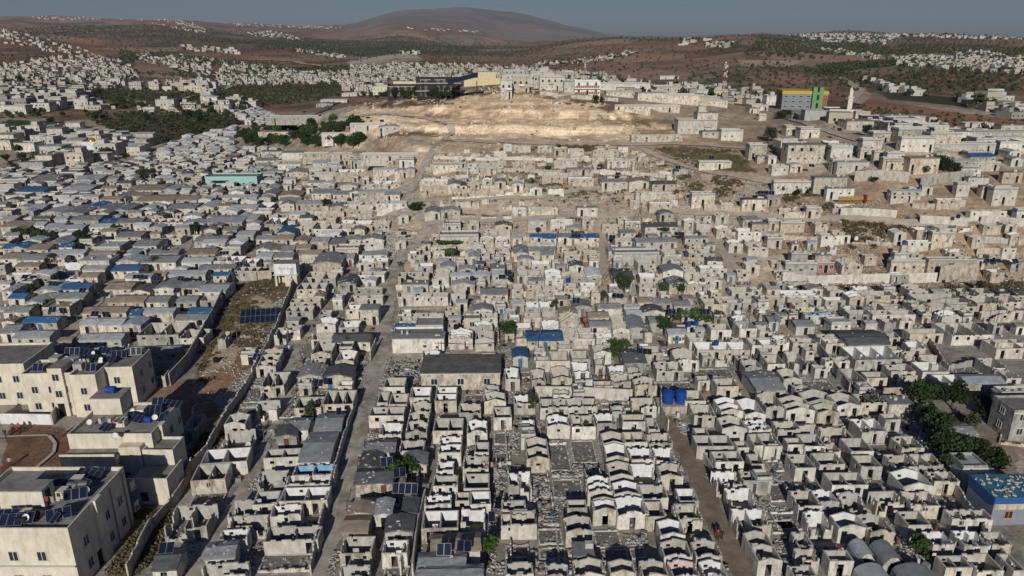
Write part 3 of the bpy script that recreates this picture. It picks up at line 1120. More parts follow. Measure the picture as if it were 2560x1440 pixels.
F 820 940 700 680 h4 rn
F 730 820 720 705 h3 rl
F 830 1040 790 775 rs
F 1110 1310 800 775 h4 rl
F 1320 1570 820 800 h4 rl
F 1580 1670 830 810 h4 rs
F 1240 1390 745 730 h6 rn
F 890 1180 910 890 rs
F 1170 1420 915 895 iw rl
F 1670 1810 870 850 rl
F 1800 2000 840 820 rl
F 1470 1600 780 765 rl
F 2000 2190 850 830 rl
F 2060 2194 910 890 rs
F 1430 1750 1035 1010 h5 rs
F 1600 1760 970 945 h8 rs
F 1800 1980 1125 1105 h3.4 rs
F 1640 1820 1130 1115 rs
R 1020 1470 1160 1145 m3 ic
F 2030 2194 1250 1225 h4.5 rs
F 2100 2194 1340 1325 rs
F 1590 1900 1395 1375 rs
F 360 470 1280 1260 ic rn
R 500 620 1280 1260 j2 ic
R 690 920 1290 1275 j1 m2 ic
R 810 890 1365 1350 iw
R 880 1060 1370 1350 j2 ic
R 0 200 1390 1375 j2 m2 ic
R 360 560 1380 1355 j2 m1 ic
R 0 160 1250 1235 j2 m1 ic
R 220 340 1250 1235 j1 ic
F 1260 1440 655 640 h3 rl
F 940 1080 740 720 rl
F 2040 2120 930 905 rs
F 2110 2190 990 960 rs
@ 1920 0 3.428
F 140 270 1090 1065 h3.5 rn
F 265 465 1110 1080 h3 rs
F 160 510 1245 1205 h7 rs
F 510 765 1270 1245 h5 rl
F 510 830 1375 1350 h3 rl
F 0 80 1355 1335 iw rl
F 740 1060 1205 1180 h4.5 rs
F 830 1130 1145 1120 h4 rs
F 700 900 1040 1010 h4 rn
F 900 1050 1050 1000 h5 rn
F 1030 1160 1060 1035 h3 rs
F 910 1100 1000 985 h3 rl
F 1130 1230 1005 990 h3 rl
F 1130 1430 1115 1085 h4 rs
F 1150 1430 1190 1160 h4.5 rs
F 1440 1620 1150 1120 h5 rs
F 1620 1970 1185 1150 h4.5 rs
F 1680 1820 1140 1125 h6 rs
F 1260 1430 1225 1200 rs
F 1500 1850 1240 1215 iw rl
F 1850 2070 1250 1225 iw rl
T 2070 2180 1300 1275 rl
F 1010 1190 1320 1285 h4.5 rs
F 890 1050 1310 1290 h3.5 rs
F 970 1220 1365 1345 h3 rs
F 1220 1480 1360 1290 h4.5 rn
T 1460 1560 1320 1290 rl
t 1560 1790 1380 1350 rl
t 1760 1940 1340 1300 rb
T 2090 2194 1360 1330 rs
F 2010 2194 1075 1060 h6 rs
F 1960 2010 1090 1080 rl
F 1730 1900 1060 1050 rl
F 760 930 1290 1275 rl
F 1740 1850 1310 1290 rs
F 1790 1990 1400 1385 rl
"""

def M_(n, *a, **k): return mat(n, *a, **k)
def spot(px, py, h=0.0):
    x, y = unproj(px, py, h); return x, y, el(x, y)
# people: one skinned body each
def person(px, py, yaw, top, legs, label, arms=.25, stride=.18):
    x, y, z = spot(px, py); me = bpy.data.meshes.new('person')
    V = [(0,0,.95),(0,0,1.2),(0,0,1.42),(0,.0,1.52),(0,-.02,1.66), (.17,0,1.42),(.24+arms*.2,-.03,1.13),(.25+arms*.3,-.12,.88), (-.17,0,1.42),(-.24-arms*.2,.03,1.13),(-.25-arms*.3,.08,.88), (.09,0,.9),(.1,-stride*.6,.5),(.1,-stride,.08),(.1,-stride-.14,.04), (-.09,0,.9),(-.1,stride*.4,.5),(-.1,stride,.08),(-.1,stride-.14,.04)]
    E = [(0,1),(1,2),(2,3),(3,4),(2,5),(5,6),(6,7),(2,8),(8,9),(9,10),(0,11),(11,12),(12,13),(13,14),(0,15),(15,16),(16,17),(17,18)]
    Rr = [.15,.15,.15,.055,.10, .075,.05,.035,.075,.05,.035, .095,.065,.045,.04,.095,.065,.045,.04]
    me.from_pydata(V, E, []); o = bpy.data.objects.new('person', me); COL.objects.link(o)
    sk = o.modifiers.new('skin', 'SKIN')
    for k, r in enumerate(Rr): me.skin_vertices[0].data[k].radius = (r, r)
    me.skin_vertices[0].data[0].use_root = True
    ss = o.modifiers.new('sub', 'SUBSURF'); ss.levels = 1; ss.render_levels = 1
    dg = bpy.context.evaluated_depsgraph_get(); nm = bpy.data.meshes.new_from_object(o.evaluated_get(dg)); o.modifiers.clear(); o.data = nm; bpy.data.meshes.remove(me)
    nm.materials.clear()
    for m_ in (M_('cloth_%s' % str(top), top, var=.1), M_('cloth_%s' % str(legs), legs, var=.1), M_('skin', (.35, .2, .13), var=.05), M_('dark_hair', (.015, .012, .01))): nm.materials.append(m_)
    for p in nm.polygons:
        c = p.center; p.material_index = 3 if c.z > 1.68 or (c.z > 1.56 and c.y > .03) else 2 if c.z > 1.48 or (abs(c.x) > .2 and c.z < .95) else 0 if c.z > .92 else 1
    o.location = (x, y, z + .03); o.rotation_euler = (0, 0, rad(yaw)); tag(o, label, 'person', 'people in the lanes')
PE = [(1793,1352,10,(.25,.03,.03),(.03,.03,.04),'person in red walking up the right lane'),(1803,1350,-15,(.03,.02,.02),(.02,.02,.03),'person in dark clothes walking beside the one in red'),
 (1352,884,0,(.05,.05,.06),(.04,.04,.05),'person in grey by the pole near the big blue tarp'),(1372,883,20,(.03,.03,.03),(.03,.03,.03),'person in black right of the pole near the big blue tarp'),
 (1652,868,0,(.03,.03,.03),(.05,.05,.06),'leftmost of the people standing in the middle street'),(1657,869,40,(.06,.06,.08),(.03,.03,.03),'second from left of the people in the middle street'),(1662,868,80,(.25,.24,.22),(.05,.05,.06),'person in a pale shirt in the middle street group'),(1667,870,-30,(.03,.03,.03),(.03,.03,.03),'rightmost of the people in the middle street'),
 (997,667,0,(.10,.04,.03),(.03,.03,.03),'left of two walkers on the dirt road fork'),(1003,667,10,(.02,.02,.02),(.02,.02,.02),'right of two walkers on the dirt road fork'),
 (27,1168,30,(.4,.38,.35),(.08,.04,.04),'child in a pale shirt on the red court'),(146,1098,0,(.04,.05,.15),(.2,.04,.04),'person in blue at the corner of the red court'),(34,1080,50,(.2,.2,.2),(.03,.03,.04),'person in grey by the motorbikes'),(50,1079,-20,(.35,.1,.1),(.04,.04,.05),'person in red by the motorbikes'),(15,1095,0,(.05,.05,.05),(.03,.03,.03),'person in black at the left of the red court'),
 (1440,556,0,(.02,.02,.02),(.02,.02,.02),'left of three figures on the upper street'),(1447,557,0,(.03,.03,.03),(.03,.03,.03),'middle of three figures on the upper street'),(1453,556,20,(.1,.1,.1),(.03,.03,.03),'right of three figures on the upper street'),(2084,325,0,(.03,.03,.03),(.03,.03,.03),'lone person on the hill track by the mosque')]
for p in PE: person(*p)

# ------------------------------------------------------------ wall and roof surfaces
def M_(n, *a, **k): return mat(n, *a, **k)
WALLC = {
 'w': M_('white_limewash', (.74, .74, .72), var=.14, scale=.9, stain=(.42, .39, .33), stainamt=.45, vert=True),
 'c': M_('cream_plaster', (.50, .47, .40), var=.28, scale=1.3, stain=(.30, .26, .2), stainamt=.6, vert=True),
 'g': M_('grey_render', (.46, .44, .39), var=.25, scale=1.2, stain=(.24, .22, .19), stainamt=.5, vert=True),
 'p': M_('pink_paint', (.66, .50, .49), var=.15, stain=(.45, .4, .36), stainamt=.4, vert=True),
 'b': M_('blue_paint', (.20, .42, .58), var=.15, stain=(.5, .5, .47), stainamt=.5, vert=True),
 'y': M_('yellow_paint', (.72, .60, .30), var=.12, stain=(.5, .42, .3), stainamt=.4, vert=True),
}
OUTER = [M_('block_wall_cream', (.64, .575, .455), var=.42, scale=1.1, stain=(.20, .165, .12), stainamt=.8, vert=True, objvar=.2, joints=True),
         M_('block_wall_pale', (.70, .665, .575), var=.36, scale=.9, stain=(.28, .24, .18), stainamt=.75, vert=True, objvar=.16, joints=True),
         M_('block_wall_grey', (.46, .44, .39), var=.4, scale=1.1, stain=(.17, .155, .13), stainamt=.7, vert=True, objvar=.2, joints=True),
         M_('block_wall_tan', (.60,.515,.40), var=.42, scale=1.2, stain=(.25, .20, .14), stainamt=.7, vert=True, objvar=.2, joints=True),
         M_('block_wall_patched', (.58, .54, .455), var=.4, scale=.8, stain=(.68, .66, .60), stainamt=.85, vert=True, objvar=.18, joints=True, stain_scale=.45)]
TOPM = M_('wall_top_cement', (.52, .49, .43), var=.3, scale=3)
CHIP = M_('block_chips', (.40, .37, .32), var=.4, scale=3)
FLOORM = M_('cement_floor', (.20, .185, .165), var=.35, scale=1.1, stain=(.30, .26, .21), stainamt=.6)
SLAB = M_('concrete_roof_slab', (.27, .255, .23), var=.3, scale=.7, stain=(.14, .13, .12), stainamt=.6, objvar=.2)
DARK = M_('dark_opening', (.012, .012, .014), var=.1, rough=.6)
def tarp(n, c, st=None, **k): return M_(n, c, rough=.75, var=.22, scale=.8, bump=.06, spec=.25, stain=st or tuple(x * .6 for x in c), stainamt=.6, objvar=.15, **k)
ROOFC = {
 's': tarp('grey_roof_sheet', (.26, .265, .265)), 'd': tarp('dark_roof_felt', (.115, .118, .12)),
 'l': tarp('pale_tarpaulin', (.42, .44, .45), (.27, .28, .28)), 'w': tarp('white_tarpaulin', (.72, .73, .73), (.45, .45, .43)),
 'n': tarp('tan_tarpaulin', (.32, .26, .19)), 'b': tarp('blue_tarpaulin', (.04, .13, .27), (.10, .15, .2)), 't': tarp('teal_tarpaulin', (.06, .26, .30)),
}
METAL = M_('weathered_steel', (.22, .21, .20), rough=.5, metal=.5)
PVM = M_('solar_cell_glass', (.012, .018, .04), rough=.18, spec=.6, var=.1)
PVF = M_('aluminium_frame', (.5, .5, .5), rough=.4, metal=.6)
BLUEP = M_('blue_plastic', (.012, .06, .28), rough=.45, spec=.3, var=.25)

def panel(mb, a, b, th, prof, ops, zb, mo=0, mi=1, mt=2, dmg=0, rnd=None, base=None):
    """upright wall from a to b (2D), th thick to its left; prof(s)->top; ops: (s0, s1, z0, z1) holes; dmg breaks the top"""
    ax, ay = a; bx, by = b; Ln = math.hypot(bx - ax, by - ay)
    if Ln < .05: return
    ux, uy = (bx - ax) / Ln, (by - ay) / Ln; nx, ny = -uy * th, ux * th
    br = {0.0, Ln}
    for o in ops: br.add(max(0, o[0])); br.add(min(Ln, o[1]))
    if dmg:
        s = 0
        while s < Ln: s += rnd.uniform(.35, .8); br.add(min(s, Ln))
    else:
        for k in range(1, 2): br.add(Ln * .5)
    br = sorted(br); cols = []
    bite = rnd.uniform(0, Ln) if dmg >= 2 else None; bw = rnd.uniform(.25, .5) * Ln if dmg >= 2 else 0
    for s0, s1 in zip(br[:-1], br[1:]):
        if s1 - s0 < 1e-4: continue
        h0, h1 = prof(s0 / Ln), prof(s1 / Ln)
        if dmg:
            m = (s0 + s1) / 2; cut = .2 * int(rnd.random() * (1.6 if dmg == 1 else 2.6))
            if bite is not None and abs(m - bite) < bw: cut += (1 - abs(m - bite) / bw) * min(h0, h1) * .85
            if dmg >= 3: cut = min(h0, h1) * rnd.uniform(.55, .92)
            h0 = max(.15, h0 - cut); h1 = max(.15, h1 - cut)
        cols.append((s0, s1, h0, h1))
    P = lambda s, z, k: (ax + ux * s + nx * k, ay + uy * s + ny * k, z)
    prev = None
    for s0, s1, h0, h1 in cols:
        hole = None
        for o in ops:
            if o[0] <= s0 + 1e-4 and o[1] >= s1 - 1e-4 and o[2] < min(h0, h1) - .05: hole = o
        segs = [(zb, zb, h0, h1)]
        if hole:
            segs = []
            if hole[2] > 0.02: segs.append((zb, zb, hole[2], hole[2]))
            z1 = hole[3]
            if z1 < min(h0, h1) - .05: segs.append((z1, z1, h0, h1))
        for za0, za1, zt0, zt1 in segs:
            mb.face([P(s0, za0, 0), P(s1, za1, 0), P(s1, zt1, 0), P(s0, zt0, 0)], mo)
            mb.face([P(s1, za1, 1), P(s0, za0, 1), P(s0, zt0, 1), P(s1, zt1, 1)], mi)
            mb.face([P(s0, zt0, 0), P(s1, zt1, 0), P(s1, zt1, 1), P(s0, zt0, 1)], mt)
            if hole and za0 != zb: mb.face([P(s0, za0, 0), P(s0, za0, 1), P(s1, za1, 1), P(s1, za1, 0)], mo)
        if hole:
            ztop = min(hole[3], h0, h1); zlow = max(hole[2], zb)
            if abs(hole[0] - s0) < 1e-3: mb.face([P(s0, zlow, 0), P(s0, zlow, 1), P(s0, ztop, 1), P(s0, ztop, 0)], mi)
            if abs(hole[1] - s1) < 1e-3: mb.face([P(s1, zlow, 1), P(s1, zlow, 0), P(s1, ztop, 0), P(s1, ztop, 1)], mi)
        hl = h0
        if prev is not None and abs(prev - hl) > 1e-3:
            lo, hi = min(prev, hl), max(prev, hl); mb.face([P(s0, lo, 0), P(s0, hi, 0), P(s0, hi, 1), P(s0, lo, 1)], mt)
        prev = h1
    mb.face([P(0, zb, 0), P(0, cols[0][2], 0), P(0, cols[0][2], 1), P(0, zb, 1)], mo)
    mb.face([P(Ln, zb, 1), P(Ln, cols[-1][3], 1), P(Ln, cols[-1][3], 0), P(Ln, zb, 0)], mo)

def gable(h, g): return lambda s: h + g * (1 - abs(2 * s - 1))
def flat(h): return lambda s: h
def arch(h, g): return lambda s: h + g * math.sqrt(max(0, 1 - (2 * s - 1) ** 2))

def front_openings(w, h, rnd, big=True):
    ops = []
    if w < 1.6: return ops
    n = max(1, min(5, int(w / 2.4 + rnd.random() * .7)))
    door = rnd.randrange(n) if rnd.random() < .75 and big else -1
    for i in range(n):
        c = w * (i + .5) / n + rnd.uniform(-.15, .15); 
        if i == door: ww = .38; ops.append((c - ww, c + ww, 0.02, min(2.0, h - .45), 'door'))
        elif rnd.random() < .8:
            ww = rnd.uniform(.2, .36); z = rnd.uniform(1.05, 1.3); ops.append((c - ww, c + ww, z, min(z + rnd.uniform(.45, .75), h - .3), 'window'))
    return [o for o in ops if o[0] > .25 and o[1] < w - .25]

def house(typ, w, L, h, loc, yaw, opt, rnd, detail):
    """detail 2: Empty with parts; 1: one mesh"""
    inner = WALLC[opt.get('i', rnd.choice('gcwgc'))]; outer = rnd.choice(OUTER if loc[1] < 185 or loc[0] < -60 else [OUTER[0], OUTER[3], OUTER[1], OUTER[4], OUTER[0]]) if loc[1] > 150 else rnd.choice([OUTER[1], OUTER[2], OUTER[1], OUTER[0], OUTER[4]])
    dmg = opt.get('j', None); th = .18; zb = -opt.get('z', 1.0)
    n = int(opt.get('n', 0)); mm = int(opt.get('m', 0)); g = 0
    roofless = typ in 'GR'
    if dmg is None: dmg = (1 if rnd.random() < .55 else 0) if roofless else 0
    if typ == 'G': g = min(.75, w * .15)
    mats = [outer, inner, TOPM]
    name = {'G': 'roofless_house', 'R': 'roofless_house', 'T': 'tarp_roof_house', 't': 'tarp_roof_house', 'F': 'flat_roof_house', 'V': 'vault_shelter', 'D': 'razed_house'}[typ]
    root = None
    W = MB()
    PTS = []; ox = 0
    if typ == 'D':
        for a, b_ in (((-w/2, 0), (w/2, 0)), ((w/2, th), (w/2, L - th)), ((w/2, L), (-w/2, L)), ((-w/2, L - th), (-w/2, th))):
            panel(W, a, b_, th, flat(1.3 if rnd.random() < .3 else .75), [], zb, dmg=3, rnd=rnd)
    else:
        fprof = gable(h, g) if typ == 'G' else flat(h)
        if typ == 'T': g = min(.7, w * .14); fprof = gable(h, g)
        if typ == 't': g = min(.6, L * .14)
        if typ == 'V': fprof = arch(h * .45, h * .55)
        sideh = h if typ != 'V' else h * .45
        fo = front_openings(w, h, rnd) if typ != 'V' else [(w/2 - .4, w/2 + .4, .02, 1.5, 'door')]
        panel(W, (-w/2, 0), (w/2, 0), th, fprof, [o[:4] for o in fo], zb, dmg=dmg, rnd=rnd)
        bo = [(w * .6, w * .6 + .5, 1.5, 1.95)] if roofless and rnd.random() < .5 and w > 2.5 else []
        panel(W, (w/2, L), (-w/2, L), th, fprof, bo, zb, dmg=min(dmg, 1), rnd=rnd)
        sp = flat(sideh) if typ != 't' else gable(h, g)
        so_ = [(L * .5 - .3, L * .5 + .3, 1.1, 1.8)] if L > 2.6 and rnd.random() < .4 and typ != 'V' else []
        panel(W, (w/2, th), (w/2, L - th), th, sp, so_, zb, dmg=dmg, rnd=rnd)
        panel(W, (-w/2, L - th), (-w/2, th), th, sp, so_, zb, dmg=min(dmg, 2), rnd=rnd)
        if roofless:
            for k in range(n):
                y = L * (k + 1) / (n + 1); dr = rnd.uniform(.3, .6) * w
                PT = MB(); PTS.append(PT)
                panel(PT, (-w/2 + th, y), (w/2 - th, y), .14, (gable(h - .06, g) if g else flat(h - .08)), [(dr - .45, dr + .45, .02, 1.9)] if w > 2.2 else [], 0, 1, 1, 2, dmg=1 if dmg else 0, rnd=rnd)
            for k in range(mm):
                x = -w/2 + w * (k + 1) / (mm + 1) + rnd.uniform(-.2, .2); y0 = th; y1 = L - th
                if n: y1 = L / (n + 1) - .0
                PT = MB()
                if y1 - y0 > .8: PTS.append(PT); panel(PT, (x, y0), (x, y1), .14, flat(h - .1), [((y1-y0)*.5-.4, (y1-y0)*.5+.4, .02, 1.95)] if y1 - y0 > 2 and rnd.random() < .5 else [], 0, 1, 1, 2, dmg=1 if dmg else 0, rnd=rnd)
    # roof
    RF = MB(); rm = ROOFC[opt.get('r', rnd.choice('ssdll'))]
    ov = .15
    if typ in 'Tt':
        def surf(pts, th_=.06): pass
        if typ == 'T':
            nx = 8; ny = max(3, int(L / .8))
            zf = lambda u, v: h + g * (1 - abs(2 * u - 1)) + .05 + rnd.uniform(-.035, .035)
        else:
            nx = max(4, int(w / .8)); ny = 8
            zf = lambda u, v: h + g * (1 - abs(2 * v - 1)) + .05 + rnd.uniform(-.035, .035)
        base = len(RF.v)
        for j in range(ny + 1):
            for i in range(nx + 1):
                u, v = i / nx, j / ny; z = zf(u, v)
                x = -w/2 - ov + (w + 2*ov) * u; y = -ov + (L + 2*ov) * v
                if i in (0, nx) or j in (0, ny): x += rnd.uniform(-.06, .06); y += rnd.uniform(-.06, .06); z -= .04
                RF.v.append((x, y, z))
        for j in range(ny):
            for i in range(nx):
                a = base + j*(nx+1) + i; RF.f.append((a, a+1, a+nx+2, a+nx+1)); RF.m.append(0)
        # hem: folds down round the edge and closes below
        rim = [base + i for i in range(nx)] + [base + nx + j*(nx+1) for j in range(ny)] + [base + ny*(nx+1) + nx - i for i in range(nx)] + [base + (ny - j)*(nx+1) for j in range(ny)]
        m0 = len(RF.v)
        for q in rim: x, y, z = RF.v[q]; RF.v.append((x, y, z - rnd.uniform(.1, .28)))
        for k in range(len(rim)):
            k2 = (k + 1) % len(rim); RF.f.append((rim[k], m0 + k, m0 + k2, rim[k2])); RF.m.append(0)
        if rnd.random() < .6:      # blocks and sticks that hold the sheet down
            for k in range(rnd.randrange(3, 9)):
                x = rnd.uniform(-w/2, w/2); y = rnd.uniform(0, L); u = (x + w/2) / w; v = y / L
                z = h + (g * (1 - abs(2*u-1)) if typ == 'T' else g * (1 - abs(2*v-1))) + .04
                RF.obox(Matrix.Translation((x, y, z)) @ Matrix.Rotation(rnd.uniform(0, 3), 4, 'Z'), -.2, .2, -.1, .1, 0, .14, 1)
    elif typ == 'F':
        RF.box(-w/2 - ov, w/2 + ov, -ov, L + ov, h + .003, h + .2, 0)
        if rnd.random() < .75:      # parapet
            q = .14; ph = rnd.uniform(.3, .55)
            for x0, x1, y0, y1 in ((-w/2, w/2, 0, q), (-w/2, w/2, L - q, L), (-w/2, -w/2 + q, q, L - q), (w/2 - q, w/2, q, L - q)):
                RF.box(x0, x1, y0, y1, h + .2, h + .2 + ph, 1, bottom=False)
        for k in range(rnd.randrange(0, 4)):
            x = rnd.uniform(-w/2 + .8, w/2 - .8) if w > 2 else 0; y = rnd.uniform(.5, max(.6, L - 1))
            RF.box(x, x + rnd.uniform(.3, 1.1), y, y + rnd.uniform(.3, .8), h + .2, h + rnd.uniform(.4, .9), 1, bottom=False)
    elif typ == 'V':
        k = 10; ny = max(2, int(L / 1.0)); base = len(RF.v)
        for j in range(ny + 1):
            for i in range(k + 1):
                a = math.pi * i / k; rr = 1.03 + (.02 if j % 2 else 0) + rnd.uniform(-.012, .012)
                RF.v.append((-math.cos(a) * w/2 * rr, -.1 + (L + .2) * j / ny, h * .45 * (1 if 0 < i < k else .4) + math.sin(a) * h * .55 * rr + .03))
        for j in range(ny):
            for i in range(k):
                a = base + j*(k+1) + i; RF.f.append((a, a+1, a+k+2, a+k+1)); RF.m.append(0)
    # floor
    FL = MB()
    if typ in 'GRD': FL.box(-w/2 + th, w/2 - th, th, L - th, -.3, .06, 0, bottom=False)
    if typ in 'GR' and rnd.random() < .8 or typ == 'D':   # heaps of broken block on the floor
        for k in range(int(w * L * (2.4 if typ == 'D' else .9) * (1.6 if dmg >= 2 else 1))):
            s = .04 + .2 * rnd.random() ** 3; x = rnd.uniform(-w/2 + .3, w/2 - .3); y = rnd.uniform(.3, max(.4, L - .3))
            if detail == 2: FL.obox(Matrix.Translation((x, y, .06)) @ Matrix.Rotation(rnd.uniform(0, 3), 4, (rnd.random(), rnd.random(), 1)), -s, s, -s*.7, s*.7, -s*.4, s*.7, 1)
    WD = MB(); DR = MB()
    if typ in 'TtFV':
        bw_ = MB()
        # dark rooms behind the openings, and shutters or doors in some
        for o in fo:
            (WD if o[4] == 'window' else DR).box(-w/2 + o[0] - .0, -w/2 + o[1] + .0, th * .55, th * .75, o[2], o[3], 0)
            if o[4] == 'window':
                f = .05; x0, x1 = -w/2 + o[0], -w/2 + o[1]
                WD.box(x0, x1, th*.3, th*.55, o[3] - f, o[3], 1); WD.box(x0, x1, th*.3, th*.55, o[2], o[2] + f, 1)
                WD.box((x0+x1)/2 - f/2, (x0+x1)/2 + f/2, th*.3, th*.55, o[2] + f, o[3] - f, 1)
    if typ == 'F' and h > 4.6:      # upper storeys: rows of windows with a ledge between the floors
        for r in range(1, int(h / 2.9)):
            nn = max(2, int(w / 2.6))
            for k in range(nn):
                if rnd.random() < .85:
                    x = -w/2 + w*(k + .5)/nn; z0 = r*3.0 + .9; WD.box(x - .45, x + .45, -.012, .02, z0, min(z0 + 1.15, h - .3), 0); WD.box(x - .55, x + .55, -.08, .02, z0 - .1, z0 - .003, 1)
            for k in range(max(1, int(L / 3))):
                y = L*(k + .5)/max(1, int(L / 3)); WD.box(w/2 - .02, w/2 + .012, y - .4, y + .4, r*3.0 + .9, min(r*3.0 + 2.0, h - .3), 0); WD.box(-w/2 - .012, -w/2 + .02, y - .4, y + .4, r*3.0 + .9, min(r*3.0 + 2.0, h - .3), 0)
            W.box(-w/2 - .1, w/2 + .1, -.1, -.004, r*3.0 - .1, r*3.0 + .08, 2)
            if rnd.random() < .5: bx0 = rnd.uniform(-w/2, w/2 - 2.6); W.box(bx0, bx0 + 2.6, -1.1, -.11, r*3.0 - .12, r*3.0 + .05, 2); W.box(bx0, bx0 + 2.6, -1.1, -1.0, r*3.0 + .052, r*3.0 + .9, 1)
        if rnd.random() < .5: x0 = rnd.uniform(-w/2 + .3, 0); RF.box(x0, x0 + w*.35, L*.35, L*.85, h + .203, h + 2.4, 1)
    if typ in 'tTF':
        FL.box(-w/2 + th, w/2 - th, th, L - th, -.3, .05, 0, bottom=False)
    wallm = mats
    doorm = rnd.choice([DARK, DARK, M_('rusty_door', (.13, .06, .04)), M_('grey_metal_door', (.16, .17, .17)), M_('blue_door', (.05, .15, .25))])
    if detail == 2:
        root = empty(name, loc, yaw)
        W.build('wall', wallm, root)
        for PT in PTS: PT.build('partition_wall', [inner, inner, TOPM], root)
        if RF.f:
            RF.build('roof', [rm if typ != 'F' or 'r' in opt else SLAB, TOPM], root)
        if typ in 'GRD' and FL.f: FL.build('floor', [FLOORM, CHIP], root)
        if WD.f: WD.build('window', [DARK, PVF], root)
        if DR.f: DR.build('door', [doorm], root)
        return root
    # one mesh, several materials
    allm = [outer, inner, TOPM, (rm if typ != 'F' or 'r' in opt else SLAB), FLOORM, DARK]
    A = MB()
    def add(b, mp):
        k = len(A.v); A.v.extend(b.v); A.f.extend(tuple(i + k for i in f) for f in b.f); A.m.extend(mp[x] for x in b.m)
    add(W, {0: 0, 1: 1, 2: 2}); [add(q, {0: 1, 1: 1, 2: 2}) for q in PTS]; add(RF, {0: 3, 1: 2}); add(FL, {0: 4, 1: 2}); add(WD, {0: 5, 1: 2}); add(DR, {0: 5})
    return A.build(name, allm, None, loc, yaw)

# ------------------------------------------------------------ occupancy map so that things do not grow through one another
OX0, OY0, OCS = -420, 55, 1.0
OCC = np.zeros((840, 900), np.uint8)          # x cells, y cells
def occ_mark(cx, cy, w, L, yaw, val, grow=0.0):
    c, s = math.cos(yaw), math.sin(yaw)
    for a in np.arange(-w/2 - grow, w/2 + grow + .01, .7):
        for b_ in np.arange(-grow, L + grow + .01, .7):
            i = int(cx + a*c - b_*s - OX0); j = int(cy + a*s + b_*c - OY0)
            if 0 <= i < OCC.shape[0] and 0 <= j < OCC.shape[1]: OCC[i, j] |= val
def occ_test(cx, cy, w, L, yaw, mask=255):
    c, s = math.cos(yaw), math.sin(yaw); t = 0; n = 0
    for a in np.linspace(-w/2, w/2, max(3, int(w))):
        for b_ in np.linspace(0, L, max(3, int(L))):
            i = int(cx + a*c - b_*s - OX0); j = int(cy + a*s + b_*c - OY0); n += 1
            if not (0 <= i < OCC.shape[0] and 0 <= j < OCC.shape[1]): return 1.0
            if OCC[i, j] & mask: t += 1
    return t / n

# ------------------------------------------------------------ dirt roads, draped as sheets
ROADM = M_('packed_dirt', (.50, .45, .37), var=.45, scale=.5, stain=(.20,.165,.12), stainamt=.75, bump=.05, stain_scale=.22)
PALEROAD = M_('pale_dust_track', (.50, .43, .335), var=.25, scale=.4, bump=.05)
def road(pts, width, name='dirt_road', m=None, lift=.05, jit=.35):
    P = [unproj(*p) for p in pts]; w = width if isinstance(width, (list, tuple)) else [width] * len(P)
    out = []
    for (a, b_, wa, wb) in zip(P[:-1], P[1:], w[:-1], w[1:]):
        k = max(2, int(math.hypot(b_[0]-a[0], b_[1]-a[1]) / 1.6))
        for q in range(k): t = q / k; out.append((a[0]+(b_[0]-a[0])*t, a[1]+(b_[1]-a[1])*t, wa+(wb-wa)*t))
    out.append((*P[-1], w[-1]))
    # round the corners
    o2 = out[:]
    for _ in range(6): o2 = [o2[0]] + [tuple((o2[i-1][k] + o2[i][k]*2 + o2[i+1][k]) / 4 for k in range(3)) for i in range(1, len(o2)-1)] + [o2[-1]]
    mb = MB(); NC = 7; pr = None; rows = []
    for i, (x, y, ww) in enumerate(o2):
        a = o2[max(0, i-1)]; c = o2[min(len(o2)-1, i+1)]; dx, dy = c[0]-a[0], c[1]-a[1]; l = math.hypot(dx, dy) or 1; nx, ny = dy/l, -dx/l
        row = []
        for k in range(NC):
            s = (k / (NC-1) - .5) * ww + (random.uniform(-jit, jit) if k in (0, NC-1) else 0)
            X, Y = x + nx*s, y + ny*s; row.append((X, Y))
        rows.append(row); occ_mark(x, y - .5, ww * .9, 1.5, 0, 1)
    A = np.array(rows); Z = elev(A[..., 0], A[..., 1]) + lift + A[..., 1] * .0006
    mb.v = [tuple(v) for v in np.concatenate([A, Z[..., None]], -1).reshape(-1, 3)]
    for i in range(len(rows)-1):
        for k in range(NC-1):
            a = i*NC + k; mb.f.append((a, a+1, a+NC+1, a+NC)); mb.m.append(0)
    o = mb.build(name, m or ROADM, smooth=True); tag(o, kind='structure'); return o
road([(770,1500),(800,1440),(850,1240),(905,1050),(945,900),(965,800),(978,700),(1003,640),(1060,590),(1082,560)], [3.0,2.9,2.9,2.9,3.6,3.2,3.4,4.5,5,5])
road([(1082,562),(1040,535),(1022,500),(1040,450),(1075,390),(1108,350)], [4,3,2.6,2.8,3,3], lift=.09)
road([(1905,1500),(1868,1440),(1800,1330),(1742,1180),(1695,1095),(1660,1045)], [3.4,3.3,3.1,2.9,2.7,2.7], m=M_('brown_mud_lane', (.28, .22, .155), var=.35, scale=.6, stain=(.17, .13, .09), stainamt=.7, bump=.05, stain_scale=.3), lift=.07)
road([(740,872),(702,1040),(665,1107),(585,1290),(480,1460)], [2,2,2,2.2,2.4])
road([(960,892),(1100,893),(1230,890),(1340,885),(1420,872)], [4.5,4,3.5,2.5,2.2], lift=.08)
road([(1420,872),(1700,866),(1900,852),(2150,842),(2350,830),(2560,812)], [2.2,2.4,3,3.2,3.2,3.5], m=PALEROAD)
road([(1082,556),(1300,550),(1500,540),(1640,528),(1760,535),(1940,548),(2080,545),(2250,560),(2400,552),(2560,548)], [4,3,3,3,3,3.2,3.2,3.2,3,3], lift=.1, m=PALEROAD)
road([(1028,505),(1200,500),(1330,497),(1440,478),(1540,462),(1640,468)], [2.5,2.4,2.4,2.6,2.6,2.4], m=PALEROAD, lift=.12)
road([(1790,590),(1822,650),(1850,700),(1875,722)], [3,3,4,4], m=PALEROAD)
road([(1822,655),(1940,645),(2050,640)], [2.6,2.6,2.6], m=PALEROAD, lift=.08)
road([(473,592),(457,643),(430,685),(300,700),(255,735),(205,800),(170,845)], [3,2.6,2.6,2.6,3,3,3], m=PALEROAD)
